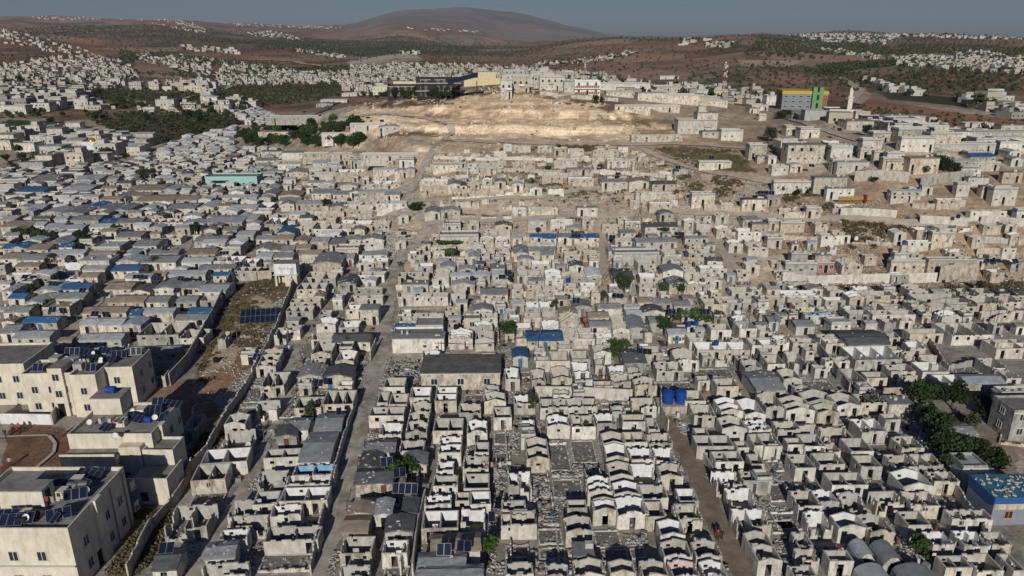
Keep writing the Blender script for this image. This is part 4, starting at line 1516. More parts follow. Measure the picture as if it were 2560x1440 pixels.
road([(790,408),(742,470),(700,500)], [2.4,2.4,2.4], m=PALEROAD)
road([(640,532),(800,535),(960,538),(1060,545)], [2.2,2.2,2.4,2.6], m=PALEROAD, lift=.07)
road([(1500,560),(1506,640),(1512,690)], [2,2,2], m=PALEROAD)
road([(1110,350),(1135,320),(1080,300),(1010,292),(900,290)], [2.6,2.6,2.4,2,2], 'hill_track', PALEROAD, .25)
road([(1110,352),(1300,358),(1560,362),(1760,364),(1900,372)], [3.5,3,3,3,3], 'hill_track', PALEROAD, .2)
road([(1600,370),(1650,395),(1760,430),(1900,455),(1990,470)], [2.4,2.4,2.4,2.4,2.4], 'hill_track', PALEROAD, .2)
road([(1950,290),(2030,318),(2120,345),(2150,352)], [3,3.4,3.4,3], 'hill_track', PALEROAD, .2)
road([(795,285),(820,268),(862,250)], [6,6,5], 'asphalt_lane', M_('worn_asphalt', (.16,.155,.15)), .3)
road([(300,250),(400,262),(560,225),(610,205)], [5,5,5,5], 'far_road', PALEROAD, .5)
road([(2100,195),(2150,225),(2128,250),(2145,262)], [7,8,9,8], 'far_road', PALEROAD, .5)
road([(640,150),(740,155),(840,172)], [16,16,16], 'far_road', PALEROAD, 1.0)
road([(1330,165),(1450,155),(1560,140),(1595,130)], [12,12,12,12], 'far_road', PALEROAD, 1.0)

# ------------------------------------------------------------ landmarks the labels point to
LM = [('the twin blue water tanks', 1680, 1000), ('the long dark-roofed barn', 1150, 935), ('the blue-tarped corner', 2500, 1230), ('the tilted solar array', 635, 780),
      ('the striped house', 1465, 215), ('the turquoise house', 580, 450), ('the raised white kiosk', 712, 690), ('the big blue tarp', 1360, 838), ('the red tank', 885, 626),
      ('the yellow railing', 2140, 498), ('the pink broken house', 2070, 665), ('the white box house', 1895, 515), ('the round green tree', 210, 597), ('the white pickup', 180, 698),
      ('the gold dome', 225, 366), ('the black stone villa', 1100, 215), ('the school block', 2010, 250), ('the pale mosque', 2080, 290), ('the vine terrace', 1010, 1190),
      ('the rough rubble pile', 995, 940), ('the walking pair', 1805, 1340), ('the vaulted shelters', 2220, 1400), ('the dark garden trees', 2380, 1080), ('the ruined slab house', 2010, 640),
      ('the bottom left flats', 150, 1300), ('the courtyard flats', 190, 950), ('the white villa grove', 740, 335), ('the small kiosk', 627, 890), ('the telecom mast', 1810, 220),
      ('the dirt road fork', 1080, 575), ('the blue window tarps', 1430, 590), ('the right lane top', 1660, 1050), ('the blue shutter', 2545, 535), ('the lone dark tree', 1560, 730),
      ('the palm-topped wall', 1590, 600), ('the grey two-storey block', 2005, 385), ('the olive orchard', 350, 310), ('the paired left trees', 90, 590)]
LMW = [(n,) + unproj(px, py) for n, px, py in LM]
ORD = ['nearest', 'second nearest', 'third nearest', 'fourth nearest', 'fifth nearest', 'sixth nearest', 'seventh nearest', 'eighth nearest', 'ninth nearest', 'tenth nearest']
NUMW = 'eleventh twelfth thirteenth fourteenth fifteenth sixteenth seventeenth eighteenth nineteenth twentieth'.split()
PLACED = []       # (object, look, x, y, category, group)
def placed(o, look, x, y, cat, group): PLACED.append((o, look, x, y, cat, group)); o['category'] = cat; o['group'] = group
def finish_labels():
    used = {}
    for o, look, x, y, cat, group in PLACED:
        best = sorted(LMW, key=lambda l: math.hypot((x - l[1]), (y - l[2]) * .6))[:1][0]
        dx, dy = x - best[1], y - best[2]
        where = ('right of' if dx > 0 else 'left of') if abs(dx) > abs(dy) * .7 else ('behind' if dy > 0 else 'in front of')
        used.setdefault((look, where, best[0]), []).append((math.hypot(dx, dy), o))
    for (look, where, lm), lst in used.items():
        lst.sort(key=lambda t: t[0])
        for k, (_, o) in enumerate(lst):
            r = ORD[k] if k < 10 else (NUMW[k - 10] + ' nearest' if k < 20 else '%dth nearest' % (k + 1) if (k + 1) % 10 not in (1, 2, 3) else '%d%s nearest' % (k + 1, {1: 'st', 2: 'nd', 3: 'rd'}[(k + 1) % 10]))
            o['label'] = (look + ' ' + where + ' ' + lm) if len(lst) == 1 else (look + ', ' + r + ' ' + where + ' ' + lm)

# ------------------------------------------------------------ placing the traced houses
def parse_opts(ts):
    o = {}
    for t in ts:
        k, v = t[0], t[1:]
        if k in 'ir': o[k] = v
        elif v:
            o[k] = float(v)
        else: o[k] = True
    if 'j' in o: o['j'] = int(o['j'])
    return o
CN = {'w': 'white', 'c': 'cream', 'g': 'grey', 'p': 'pink', 'b': 'blue', 'y': 'yellow'}
RN = {'s': 'grey', 'd': 'dark', 'l': 'pale', 'w': 'white', 'n': 'tan', 'b': 'blue', 't': 'teal'}
def describe(typ, opt, w, L):
    if typ in 'GR':
        s = ('gable-walled' if typ == 'G' else 'square') + ' roofless shell, ' + CN[opt['i']] + ' inside'
        if opt['j'] >= 2: s = s.replace('roofless shell', 'broken roofless shell')
        return s, 'ruined house', 'roofless block houses'
    if typ in 'Tt': return '%s %s-roofed shelter' % ('long' if w > 7 else 'small', RN[opt['r']]), 'shelter', 'sheet-roofed shelters'
    if typ == 'F': return '%s flat-roofed %s house' % ('two-storey' if opt.get('h', 2.7) >= 5 else 'low', RN.get(opt.get('r', 's'), 'grey') + '-topped'), 'house', 'flat-roofed block houses'
    if typ == 'V': return '%s barrel-vaulted shelter' % RN[opt['r']], 'shelter', 'vaulted shelters'
    return 'razed floor with stub walls', 'ruin', 'razed house floors'
HOUSE_SHAPES = []; SHP = {}
def place_house(typ, cx, cy, w, L, yaw, opt, seed, slope_fix=None, zt=None):
    rnd = random.Random(seed); h = opt.get('h', 2.25)
    if 'i' not in opt: opt['i'] = rnd.choice('gccwg')
    if 'j' not in opt and typ in 'GR': opt['j'] = 1 if rnd.random() < .5 else 0
    if 'r' not in opt and typ in 'TtVF': opt['r'] = rnd.choice('ssdll')
    z = zt if zt is not None else el(cx, cy)
    opt['z'] = 1.2 + max(0, z - el(cx, cy)) * 1.2
    d = math.hypot(cx, cy)
    o = house(typ, w, L, h, (cx, cy, z), yaw, opt, rnd, 2 if d < 215 else 1)
    occ_mark(cx, cy, w, L, yaw, 2, .3)
    look, cat, grp = describe(typ, opt, w, L)
    placed(o, look, cx, cy, cat, grp); HOUSE_SHAPES.append((typ, cx, cy, w, L, yaw, z, h)); SHP[o.name] = HOUSE_SHAPES[-1]
    return o
ox = oy = 0; sc = 1; cnt = 0
for line in HOUSES.strip().splitlines():
    t = line.split()
    if t[0] == '@': ox, oy, sc = map(float, t[1:]); continue
    typ = t[0]; x0, x1, yf, yb = map(float, t[1:5]); opt = parse_opts(t[5:])
    x0, x1 = ox + x0 / sc, ox + x1 / sc; yf, yb = oy + yf / sc, oy + yb / sc
    if 'h' in opt and ox >= 1900 and opt['h'] > 3.2: opt['h'] = round(opt['h'] * .84, 2)
    h = opt.get('h', 2.25 if typ != 'D' else .4); cnt += 1
    wj = random.Random(cnt); yaw = rad(opt.pop('a', 1.8) + wj.uniform(-1.6, 1.6))
    px = (x0 + x1) / 2
    X, Y = unproj(px, yf, h); lift = 0
    for it in range(2):
        s = (el(X, Y + 4) - el(X, Y)) / 4; xb, yb_ = unproj(px, yb, h + lift * 0 + max(0, s) * 0)
        lift = max(0, s) * min(6, max(2, yb_ - Y)) * .45
        X, Y = unproj(px, yf, h + lift)
    Xl, _ = unproj(x0, yf, h + lift); Xr, _ = unproj(x1, yf, h + lift)
    _, Yb = unproj(px, yb, h + lift)
    w = max(1.5, Xr - Xl); L = min(max(Yb - Y, 2.0), 13 if typ != 'F' else max(4, min(8, w * 1.1)))
    place_house(typ, X, Y, w, L, yaw, opt, cnt * 13 + 5, zt=el(X, Y) + lift)
print('traced houses', cnt)


def merge_surplus(prefix, keep, stuff_name, label, cat_kind):
    es = [e for e in PLACED if e[0].name.split('.')[0] == prefix]
    if len(es) <= keep: return
    es.sort(key=lambda e: -(SHP[e[0].name][3] * SHP[e[0].name][7]) / (e[2]**2 + e[3]**2))
    V = []; Fs = []; MI = []; mats = []; base = 0; rest = es[keep:]
    bpy.context.view_layer.update()
    for e in rest:
        for o in [e[0]] + list(e[0].children):
            if o.type != 'MESH': continue
            me = o.data; n = len(me.vertices); co = np.empty(n*3); me.vertices.foreach_get('co', co); M = np.array(o.matrix_world)
            co = co.reshape(-1, 3) @ M[:3, :3].T + M[:3, 3]
            mp = []
            for m in me.materials:
                if m not in mats: mats.append(m)
                mp.append(mats.index(m))
            for p in me.polygons: Fs.append(tuple(v + base for v in p.vertices)); MI.append(mp[p.material_index])
            V.append(co); base += n
    me = bpy.data.meshes.new(stuff_name); me.from_pydata(np.concatenate(V).tolist(), [], Fs)
    for m in mats: me.materials.append(m)
    me.polygons.foreach_set('material_index', MI); me.update()
    o = bpy.data.objects.new(stuff_name, me); COL.objects.link(o); tag(o, label, cat_kind, kind='stuff')
    dead = set()
    for e in rest:
        for c in list(e[0].children): bpy.data.objects.remove(c)
        dead.add(id(e)); 
    PLACED[:] = [e for e in PLACED if id(e) not in dead]
    for e in rest: bpy.data.objects.remove(e[0])

# ------------------------------------------------------------ larger buildings with windows, trim and roof clutter
CREAMW = M_('cream_render', (.68, .62, .49), var=.22, scale=.7, stain=(.44, .38, .28), stainamt=.5, vert=True)
GREYW = M_('grey_cement_render', (.40, .39, .36), var=.14, scale=.6, stain=(.28, .26, .23), stainamt=.5, vert=True)
SILL = M_('pale_stone_trim', (.58, .55, .48), var=.12)
FRAMEM = M_('white_window_frame', (.6, .6, .58), rough=.5, var=.08)
GLASS = M_('dim_window_glass', (.025, .03, .035), rough=.15, spec=.6, var=.1)
def window(root, x, y, z, w, h, face='f', frame=FRAMEM, arch_=False, depth=.1):
    """a window let into trim: frame and sill stand 5 cm proud, the pane sits back inside it. face f = towards -Y, r = towards +X, l = towards -X"""
    A, B = MB(), MB(); t = .08
    R = {'f': Matrix.Identity(4), 'r': Matrix.Rotation(math.pi/2, 4, 'Z'), 'l': Matrix.Rotation(-math.pi/2, 4, 'Z')}[face]
    T = Matrix.Translation((x, y, z)) @ R
    for a in ((-w/2 - t, -w/2, 0, h), (w/2, w/2 + t, 0, h), (-w/2 - t, w/2 + t, h, h + t), (-t*.4, t*.4, 0, h)): A.obox(T, a[0], a[1], -.06, .02, a[2], a[3])
    A.obox(T, -w/2 - t*1.5, w/2 + t*1.5, -.12, .02, -t, 0)
    if arch_:
        pts = [( -math.cos(math.pi*k/8)*(w/2+t), -.05, h + t + math.sin(math.pi*k/8)*w*.55) for k in range(9)]
        n = len(B.v)
        B.face([tuple(T @ Vector((p[0]*.85, -.02, h + t + (p[2]-h-t)*.8))) for p in reversed(pts)], 0)
        A.tube([tuple(T @ Vector(p)) for p in pts], .06, 4)
    B.obox(T, -w/2, w/2, -.025, .02, 0, h)
    o = A.build('window', [frame], root); B.build('pane', [GLASS], o); return o
def solid(mb, x0, x1, y0, y1, z0, z1, ph=.0, q=.18):
    mb.box(x0, x1, y0, y1, z0, z1, 0, top=1, bottom=False)
    if ph:
        for a in ((x0, x1, y0, y0+q), (x0, x1, y1-q, y1), (x0, x0+q, y0+q, y1-q), (x1-q, x1, y0+q, y1-q)): mb.box(a[0], a[1], a[2], a[3], z1 + .002, z1 + ph, 0, bottom=False)
def spot(px, py, h=0.0):
    x, y = unproj(px, py, h); return x, y, el(x, y)

SOLAR = []
def solar_panel(x, y, z, n=2, yaw=0.0, tilt=35, w=.82, ln=1.35, rows=1, label=None, lift=.35):
    root = empty('solar_panel', (x, y, z), yaw); t = rad(tilt)
    Mt = Matrix.Translation((0, 0, lift)) @ Matrix.Rotation(t, 4, 'X')
    for r in range(rows):
        for k in range(n):
            P = MB(); x0 = (k - n/2) * (w + .03); y0 = r * (ln + .03)
            P.obox(Mt, x0, x0 + w, y0, y0 + ln, 0, .03, 1); P.obox(Mt, x0 + .022, x0 + w - .022, y0 + .022, y0 + ln - .022, .031, .036, 0)
            P.build('panel', [PVM, PVF], root)
    St = MB(); tot = n * (w + .03)
    for sx in (-tot/2 + .2, tot/2 - .2):
        St.tube([(sx, .1, 0), (sx, .1, lift + .02)], .03, 5)
        yy = (rows * ln - .2); St.tube([(sx, yy * math.cos(t), 0), (sx, yy * math.cos(t), lift + yy * math.sin(t))], .03, 5)
        St.tube([(sx, .1, lift), (sx, yy * math.cos(t), lift + yy * math.sin(t) - .02)], .03, 5)
    St.build('stand', [METAL], root)
    occ_mark(x, y, 1, 1, 0, 4)
    if label: tag(root, label, 'solar panel', 'solar panels')
    else: placed(root, ('tilted solar panel of %d modules' % (n*rows)) if n*rows > 1 else 'single tilted solar panel', x, y, 'solar panel', 'solar panels')
    return root
def water_tank(x, y, z, r, h, m, look, label=None, ribs=True, lying=False):
    root = empty('water_tank', (x, y, z)); B = MB()
    if lying:
        pts = [(-h/2, 0, r), (-h/2 + .08, 0, r), (h/2 - .08, 0, r), (h/2, 0, r)]; B.tube(pts, [r*.8, r, r, r*.8], 14)
        F_ = MB(); F_.box(-h*.35, -h*.25, -r*.7, r*.7, 0, r*.5); F_.box(h*.25, h*.35, -r*.7, r*.7, 0, r*.5)
        B.build('barrel', [m], root, smooth=False); F_.build('cradle', [METAL], root)
    else:
        zs = [0, .03]; rs = [r*.97, r]
        nr = 5
        for k in range(nr):
            a = .05 + (h*.85 - .05) * k / nr; b_ = (h*.85 - .05) / nr
            zs += [a + b_*.1, a + b_*.35, a + b_*.5, a + b_*.95]; rs += [r, r*1.02, r*1.02, r] if ribs else [r]*4
        zs += [h*.87, h*.97, h]; rs += [r, r*.55, r*.3]
        B.tube([(0, 0, q) for q in zs], rs, 20); B.build('barrel', [m], root)
        Ld = MB(); Ld.tube([(0, 0, h + .002), (0, 0, h + .1)], r*.26, 12); Ld.build('lid', [m], root)
    if label: tag(root, label, 'water tank', 'water tanks')
    else: placed(root, look, x, y, 'water tank', 'water tanks')
    return root

# --- the three pale blocks of flats at the lower left
def flats(label, fl, fr, by, h, yaw, storeys, body, extra):
    a = unproj(*fl, h); b_ = unproj(*fr, h); back = unproj((fl[0]+fr[0])/2 + (1230 - (fl[0]+fr[0])/2) * (fl[1]-by) / (fl[1]-95.), by, h)
    w = math.hypot(b_[0]-a[0], b_[1]-a[1]); L = back[1] - (a[1]+b_[1])/2
    cx, cy = (a[0]+b_[0])/2, (a[1]+b_[1])/2
    root = empty('apartment_block', (cx, cy, 0), rad(yaw)); tag(root, label, 'apartment block', 'low blocks of flats')
    W = MB(); body(W, w, L, h); W.build('wall', [CREAMW, SLAB], root)
    extra(root, w, L, h, storeys); occ_mark(cx, cy, w, L, rad(yaw), 8, 1.5)
    return root, w, L, cx, cy
def body_a(W, w, L, h):
    solid(W, -w/2, w/2, 0, L, -1, h, .5)
def rows_front(root, w, z0s, xs, y=0, sz=(.95, 1.15)):
    for z in z0s:
        for x in xs: window(root, x, y, z, *sz)
def rows_right(root, x, z0s, ys, sz=(.95, 1.15)):
    for z in z0s:
        for y in ys: window(root, x, y, z, *sz, face='r')
# bottom left flats (roof seen at the corner of the picture)
def ex_c(root, w, L, h, st):
    rows_front(root, w, (1.0, 4.2), [w/2 - 3.6 - 3.2*k for k in range(6)])
    rows_right(root, w/2, (1.3, 4.4), [2.5, 7.2, 10.2, 13.5])
    D_ = MB(); D_.box(-w/2 + .01, w/2 - .01, -.25, -.003, 3.3, 3.5); D_.build('ledge', [SILL], root)
    P = MB(); P.box(w/2 + .003, w/2 + .35, 5.0, 6.4, -1, h + .5); P.build('pier', [CREAMW], root)
    Dr = MB(); Dr.box(w/2 - .05, w/2 + .02, 3.9, 4.8, 0, 2.1); Dr.build('door', [DARK], root)
    Pi = MB(); Pi.tube([(w/2 + .08, 8.6, -.5), (w/2 + .08, 8.6, h + .3)], .06, 6); Pi.tube([(w/2 + .08, L - .8, -.5), (w/2 + .08, L - .8, h + .3)], .06, 6); Pi.build('drainpipe', [METAL], root)
    Hh = MB(); solid(Hh, -3.2, 2.0, 4.3, 6.5, h + .003, h + 2.3, 0); Hh.box(-3.3, 2.1, 4.2, 6.6, h + 2.303, h + 2.45, 1); Hh.build('stair_head', [CREAMW, SLAB], root)
    Dd = MB(); Dd.box(1.99, 2.02, 4.8, 5.7, h + .05, h + 2.0); Dd.build('stair_door', [DARK], root)
rC, wC, LC, cxC, cyC = flats('low cream block of flats in the bottom left corner, grey roof crowded with solar panels', (-150, 1330), (171, 1330), 1175, 8.0, 0, 2, body_a, ex_c)
# annexe with balconies at its right rear
def annexe():
    x, y, z = spot(395, 1262); 
    W = MB(); solid(W, -3.0, 2.4, 0, 4.8, -1, 3.2, 0); solid(W, -3.0, 1.3, 4.805, 8.5, -1, 5.2, .4)
    for a in ((2.2, 2.4, 0, 4.8), (-3.0, 2.2, 0, .2), ): W.box(*a, 3.203, 4.1, 0, bottom=False)
    o = empty('side_annexe', (x - .6, y, 0), 0); W.build('wall', [CREAMW, SLAB], o)
    Wd = MB(); Wd.box(-1.5, -.5, -.02, .05, .6, 2.0); Wd.build('window', [GLASS], o)
    tag(o, 'stepped side annexe with a balcony, joined to the corner flats', 'annexe'); occ_mark(x, y, 6, 8.5, 0, 8, .6)
annexe()
# middle flats
def body_d(W, w, L, h):
    solid(W, -w/2, w/2, 2.6, L, -1, h, .45); 
    W.box(-w/2, w/2 - 4.2, 0, 2.597, -1, h - 1.9, 0, top=1, bottom=False)
    W.box(-w/2, w/2 - 4.2, 0, .18, h - 1.898, h - 1.3, 0, bottom=False)
    W.box(w/2 + .003, w/2 + .5, 4.8, 6.2, -1, h + .45, 0, bottom=False)
    W.box(w/2 - 4.19, w/2 - 1.2, 1.2, 2.597, -1, h - .9, 0, bottom=False)
def ex_d(root, w, L, h, st):
    rows_front(root, w, (1.0,), [-w/2 + 2.5, -w/2 + 6.2, -w/2 + 9.5]); rows_front(root, w, (4.0,), [w/2 - 2.2], y=2.6)
    Pi = MB(); Pi.tube([(w/2 + .08, 3.4, -.5), (w/2 + .08, 3.4, h + .2)], .06, 6); Pi.build('drainpipe', [METAL], root)
    rows_right(root, w/2, (1.2, 4.3), [3.8, 8.4, 11.2])
    Hh = MB(); solid(Hh, -w/2 + .3, -w/2 + 4.6, 9, 12.4, h + .003, h + 2.6, 0); Hh.box(-w/2 + .2, -w/2 + 4.7, 8.9, 12.5, h + 2.603, h + 2.75, 1); Hh.build('stair_head', [CREAMW, SLAB], root)
    Dr = MB(); Dr.box(w/2 - 4.1, w/2 - 3.2, -.01 + 1.15, 1.22, 0, 2.1); Dr.build('door', [DARK], root)
rD, wD, LD_, cxD, cyD = flats('middle cream block of flats beside the weedy strip, blue barrel on its stair head', (142, 1117), (358, 1115), 1012, 7.0, 1, 2, body_d, ex_d)
# courtyard flats
def body_b(W, w, L, h):
    solid(W, -w/2, w/2 - 5.4, 0, L - 3, -1, h, .45)
    solid(W, w/2 - 5.397, w/2 - 1.2, -.9, L, -1, h, .45)
    solid(W, w/2 - 1.197, w/2 + 3.4, 2.2, L + 1, -1, h - .15, .45)
    W.box(-w*.16, w*.01, -.5, -.003, -1, h + 1.5, 0, top=1, bottom=False); W.box(-w*.16, w*.01, 0, 3, h + .46, h + 1.5, 0, top=1, bottom=False)
def ex_b(root, w, L, h, st):
    rows_front(root, w, (1.2, 4.2), [-w/2 + 1.7, -w/2 + 4.4, w/2 - 6.6 - .3])
    for z in (3.6, 6.6): window(root, -w*.075, -.5, z, 1.0, 1.15)
    rows_front(root, w, (1.2, 4.2), [w/2 - 3.4], y=-.9)
    rows_front(root, w, (1.6, 4.6), [w/2 + .6], y=2.2)
    rows_right(root, w/2 + 3.4, (1.5, 4.6), [5.0, 8.6])
    Dr = MB(); Dr.box(-w*.12, -w*.04, -.52, -.49, 0, 2.4); Dr.build('door', [DARK], root)
    Rn = MB(); Rn.box(w/2 - 6.0, w/2 - 5.7, -.03, -.003, .5, h); Rn.build('rust_stain_panel', [M_('rusty_render', (.42, .33, .2), var=.3)], root)
rB, wB, LB, cxB, cyB = flats('cream block of flats behind the walled courtyard, tall centre bay and black doorway', (54, 940), (262, 937), 885, 7.3, 3, 2, body_b, ex_b)
def body_x(W, w, L, h): solid(W, -w/2, w/2, 0, L, -1, h, .4)
def ex_x(root, w, L, h, st): rows_front(root, w, (1.2, 4.2), [w/2 - 2.2, w/2 - 6])
flats('cream block of flats cut off by the left edge', (-120, 918), (58, 915), 862, 7.3, 3, 2, body_x, lambda r, w, L, h, s: (rows_front(r, w, (1.2, 4.3), [w/2 - 1.7, w/2 - 4.6])))

# --- walls (each run is one wall)
def wall_run(pts, h, th=.2, m=None, label='block wall', dmg=0, seed=1, world=False, group=None, name='block_wall', base=.8):
    P = [p if world else unproj(*p) for p in pts]; rnd = random.Random(seed); mb = MB()
    ox_, oy_ = P[0]
    for a, b_ in zip(P[:-1], P[1:]):
        L_ = math.hypot(b_[0]-a[0], b_[1]-a[1]); k = max(1, int(L_ / 2.6))
        for q in range(k):
            p0 = (a[0] + (b_[0]-a[0])*q/k, a[1] + (b_[1]-a[1])*q/k); p1 = (a[0] + (b_[0]-a[0])*(q+1)/k, a[1] + (b_[1]-a[1])*(q+1)/k)
            z0, z1 = el(*p0), el(*p1); hh = h * (1 if not dmg else rnd.uniform(.75, 1.05) if dmg == 1 else rnd.choice([.3, .55, .8, 1]))
            zt = max(z0, z1) + hh
            panel(mb, (p0[0]-ox_, p0[1]-oy_), (p1[0]-ox_, p1[1]-oy_), th, flat(zt), [], min(z0, z1) - base, 0, 0, 1, dmg=1 if dmg else 0, rnd=rnd)
            occ_mark(p0[0], p0[1], .8, .8, 0, 16)
    o = mb.build(name, [m or rnd.choice(OUTER), TOPM], None, (ox_, oy_, 0))
    if group: placed(o, label, ox_, oy_, 'wall', group)
    else: tag(o, label, 'wall')
    return o
WC = OUTER[0]
WALLS = [
 ([(1085,398),(1230,402),(1380,404)], 1.4, 'dry stone ledge wall under the top row of hillside shells', 1), ([(1390,402),(1560,404)], 1.6, 'pale ledge wall right of the top hillside row', 1),
 ([(1060,428),(1240,432),(1400,436)], 1.6, 'long rough ledge wall on the hillside', 1), ([(1430,430),(1560,436),(1680,446)], 1.5, 'stone ledge wall on the right hillside row', 1),
 ([(1100,470),(1290,474)], 1.3, 'low stone ledge behind the gabled white shells', 1), ([(1560,500),(1690,500)], 1.8, 'pale wall below the pinkish shell', 1), ([(1760,528),(1850,532)], 1.8, 'panelled wall beside the white box house', 0),
 ([(1820,595),(1960,600),(2060,604)], 1.8, 'long ledge wall behind the right street', 1), ([(2280,520),(2400,524)], 1.8, 'stone ledge below the white-columned house', 1), ([(2050,780),(2200,778)], 1.6, 'yard wall in the right rows', 1),
 ([(1980,640),(2050,644)], 1.6, 'rough wall left of the two-room box house', 1), ([(2130,610),(2230,618)], 1.5, 'slipped ledge wall in the dug ground', 2), ([(2420,606),(2560,612)], 2.0, 'orange stone ledge at the right edge', 1), ([(1290,600),(1400,604)], 1.4, 'yard wall under the blue window tarps', 1),
 ([(1150,640),(1290,642)], 1.5, 'yard wall right of the vine pergola', 1), ([(990,725),(1110,728)], 1.6, 'front wall of the long three-room shell', 1), ([(1300,742),(1500,744)], 1.4, 'long yard wall in the centre rows', 1), ([(1330,690),(1480,694)], 1.6, 'stained yard wall in the centre', 1), ([(1000,755),(1110,757)], 1.7, 'stained wall under the blue cloth', 0), ([(1640,700),(1790,700)], 1.5, 'yard wall in front of the white-fronted row', 1),
 ([(583,692),(560,742),(533,800),(505,852),(470,915),(425,965)], 2.6, 'long dark-sided wall closing the left camp off from the weedy plot', 0),
 ([(733,712),(712,770),(690,830),(665,880),(640,930),(610,985),(592,1010)], 2.2, 'block wall on the right side of the weedy plot', 1),
 ([(592,1012),(560,1062),(540,1100),(520,1135),(480,1175),(468,1208),(445,1250),(415,1290),(380,1330),(352,1385),(320,1450)], 2.2, 'ragged block wall running down beside the dark weed strip', 1),
 ([(1338,995),(1450,997),(1580,1004)], 2.3, 'long stained retaining wall under the middle shells', 0),
 ([(2205,1000),(2330,996),(2450,992),(2560,990)], 2.3, 'pale boundary wall behind the dark garden trees', 0),
 ([(1935,1395),(2008,1440)], .6, 'low kerb wall beside the bottom right shells', 1),
 ([(1955,705),(2090,712),(2230,708),(2340,706)], 2.6, 'long pale retaining wall on the right hillside', 0),
 ([(2345,706),(2440,702)], 5.0, 'tall rough stone terrace wall on the right', 1),
 ([(2440,640),(2510,640)], 3.0, 'orange stone terrace wall at the right', 1),
 ([(1960,548),(2020,546)], 2.0, 'cream panel wall by the upper street', 0),
 ([(2100,540),(2240,546)], 2.2, 'long pale terrace wall under the yellow railing', 0),
 ([(2298,560),(2420,566)], 2.4, 'pale panelled wall over the upper street', 0),
 ([(2450,560),(2560,566)], 2.2, 'pale roadside wall at the right edge', 0),
 ([(2300,466),(2430,450)], 3.0, 'cream terrace wall below the right houses', 0),
 ([(2135,455),(2270,458)], 3.0, 'beige terrace wall under the right houses', 0),
 ([(780,552),(850,542)], 1.5, 'low wall by the middle lane', 1),
 ([(730,540),(850,542),(930,548)], 1.7, 'pale wall along the middle lane', 0),
 ([(640,700),(680,698)], 2.4, 'cream block wall left of the white kiosk', 0),
 ([(588,698),(640,700)], 2.4, 'stained block wall closing the top of the weedy plot', 0),
 ([(1085,657),(1195,660)], 1.6, 'white-washed wall under the vine pergola', 0),
 ([(1085,617),(1190,620)], 1.6, 'white parapet wall of the pergola house', 0),
 ([(1290,865),(1345,866),(1405,868)], 1.7, 'pinkish wall beneath the big blue tarp', 0),
 ([(1525,660),(1650,664)], 2.8, 'white painted wall with red scrawls', 0),
 ([(1655,662),(1785,662)], 2.0, 'stained long wall facing the middle street', 0),
 ([(1600,800),(1680,810)], 1.6, 'low wall by the middle trees', 1),
 ([(1130,500),(1350,492)], 1.2, 'dry stone terrace edge above the fork', 2),
 ([(1060,478),(1180,492),(1260,490)], 2.4, 'pale rock retaining wall below the hillside shells', 1),
 ([(1345,440),(1420,446)], 1.8, 'stone terrace wall on the hillside', 1),
 ([(1370,487),(1410,492)], 2.5, 'short stone retaining wall on the hillside', 1),
 ([(1150,905),(1230,900)], .5, 'low bank wall behind the barn', 1),
 ([(340,925),(368,952),(410,925)], 1.6, 'yard wall beside the courtyard flats', 0),
 ([(455,1110),(486,1075),(486,1040)], 1.7, 'yard wall behind the middle flats', 0),
 ([(700,890),(662,985),(640,1040)], 1.4, 'broken wall along the rubble lane', 2),
 ([(940,870),(925,905)], 2.2, 'roadside wall by the dirt road', 1),
 ([(884,1030),(868,1080),(845,1160),(822,1240),(800,1330),(775,1440)], 2.1, 'broken wall on the left of the dirt road', 1),
 ([(1050,1150),(1040,1240),(1020,1350),(1000,1440)], 2.0, 'wall on the left of the narrow dark alley', 1),
 ([(1062,1250),(1042,1330),(1030,1440)], 1.8, 'curved wall on the right of the narrow dark alley', 0),
 ([(1260,1060),(1268,1180),(1272,1300),(1276,1440)], 1.0, 'stub wall between the centre rows', 2),
 ([(1345,1060),(1365,1180),(1385,1300),(1400,1440)], .7, 'stub wall along the centre alley', 2),
 ([(1650,990),(1650,1040),(1668,1080)], 2.1, 'wall beside the blue tanks', 1),
 ([(1745,1130),(1775,1180),(1800,1230)], 1.6, 'wall at the right side of the right lane', 1),
 ([(1830,1290),(1862,1360),(1905,1440)], 1.4, 'grey wall facing the right lane', 1),
 ([(1960,1120),(2010,1200),(2075,1330)], 1.2, 'long wall between the right rows', 1),
 ([(2070,1240),(2120,1330),(2185,1440)], 1.3, 'rough wall beside the vaulted shelters', 1),
 ([(2290,1110),(2340,1180),(2400,1260),(2460,1350),(2520,1440)], 2.0, 'boundary wall behind the blue-tarped corner house', 1),
 ([(1240,780),(1245,860)], 1.8, 'yard wall by the centre tree', 1),
 ([(1130,700),(1125,790)], 1.8, 'wall beside the centre compound', 1),
 ([(2040,880),(2080,930),(2120,985)], 2.2, 'wall beside the white three-room shell', 0),
 ([(2300,835),(2330,870),(2360,925)], 1.6, 'wall by the right empty yard', 1),
 ([(2370,925),(2450,915)], 1.5, 'dry stone wall of the right empty yard', 1),
 ([(430,560),(470,580)], 1.5, 'low wall in the left camp', 1),
 ([(355,570),(460,568)], 1.8, 'stained roadside wall in the left camp', 0),
 ([(0,470),(65,462),(68,500)], 2.4, 'large walled yard at the left edge', 0),
 ([(1980,300),(1935,292)], 2.0, 'white wall below the school block', 0),
 ([(1380,262),(1450,240)], 1.5, 'pale wall below the striped house', 0),
 ([(1350,238),(1545,255)], 1.6, 'pale retaining wall on the hilltop', 0),
 ([(2075,300),(2000,302),(1985,292)], 2.2, 'white yard wall left of the mosque', 0),
]
for i, (pts, h, lab, dm) in enumerate(WALLS): wall_run(pts, h, label=lab, dmg=dm, seed=i + 3)
wall_run([(2,1060),(130,1062)], 1.9, m=WALLC['w'], label='white courtyard wall in front of the cream flats', seed=2)
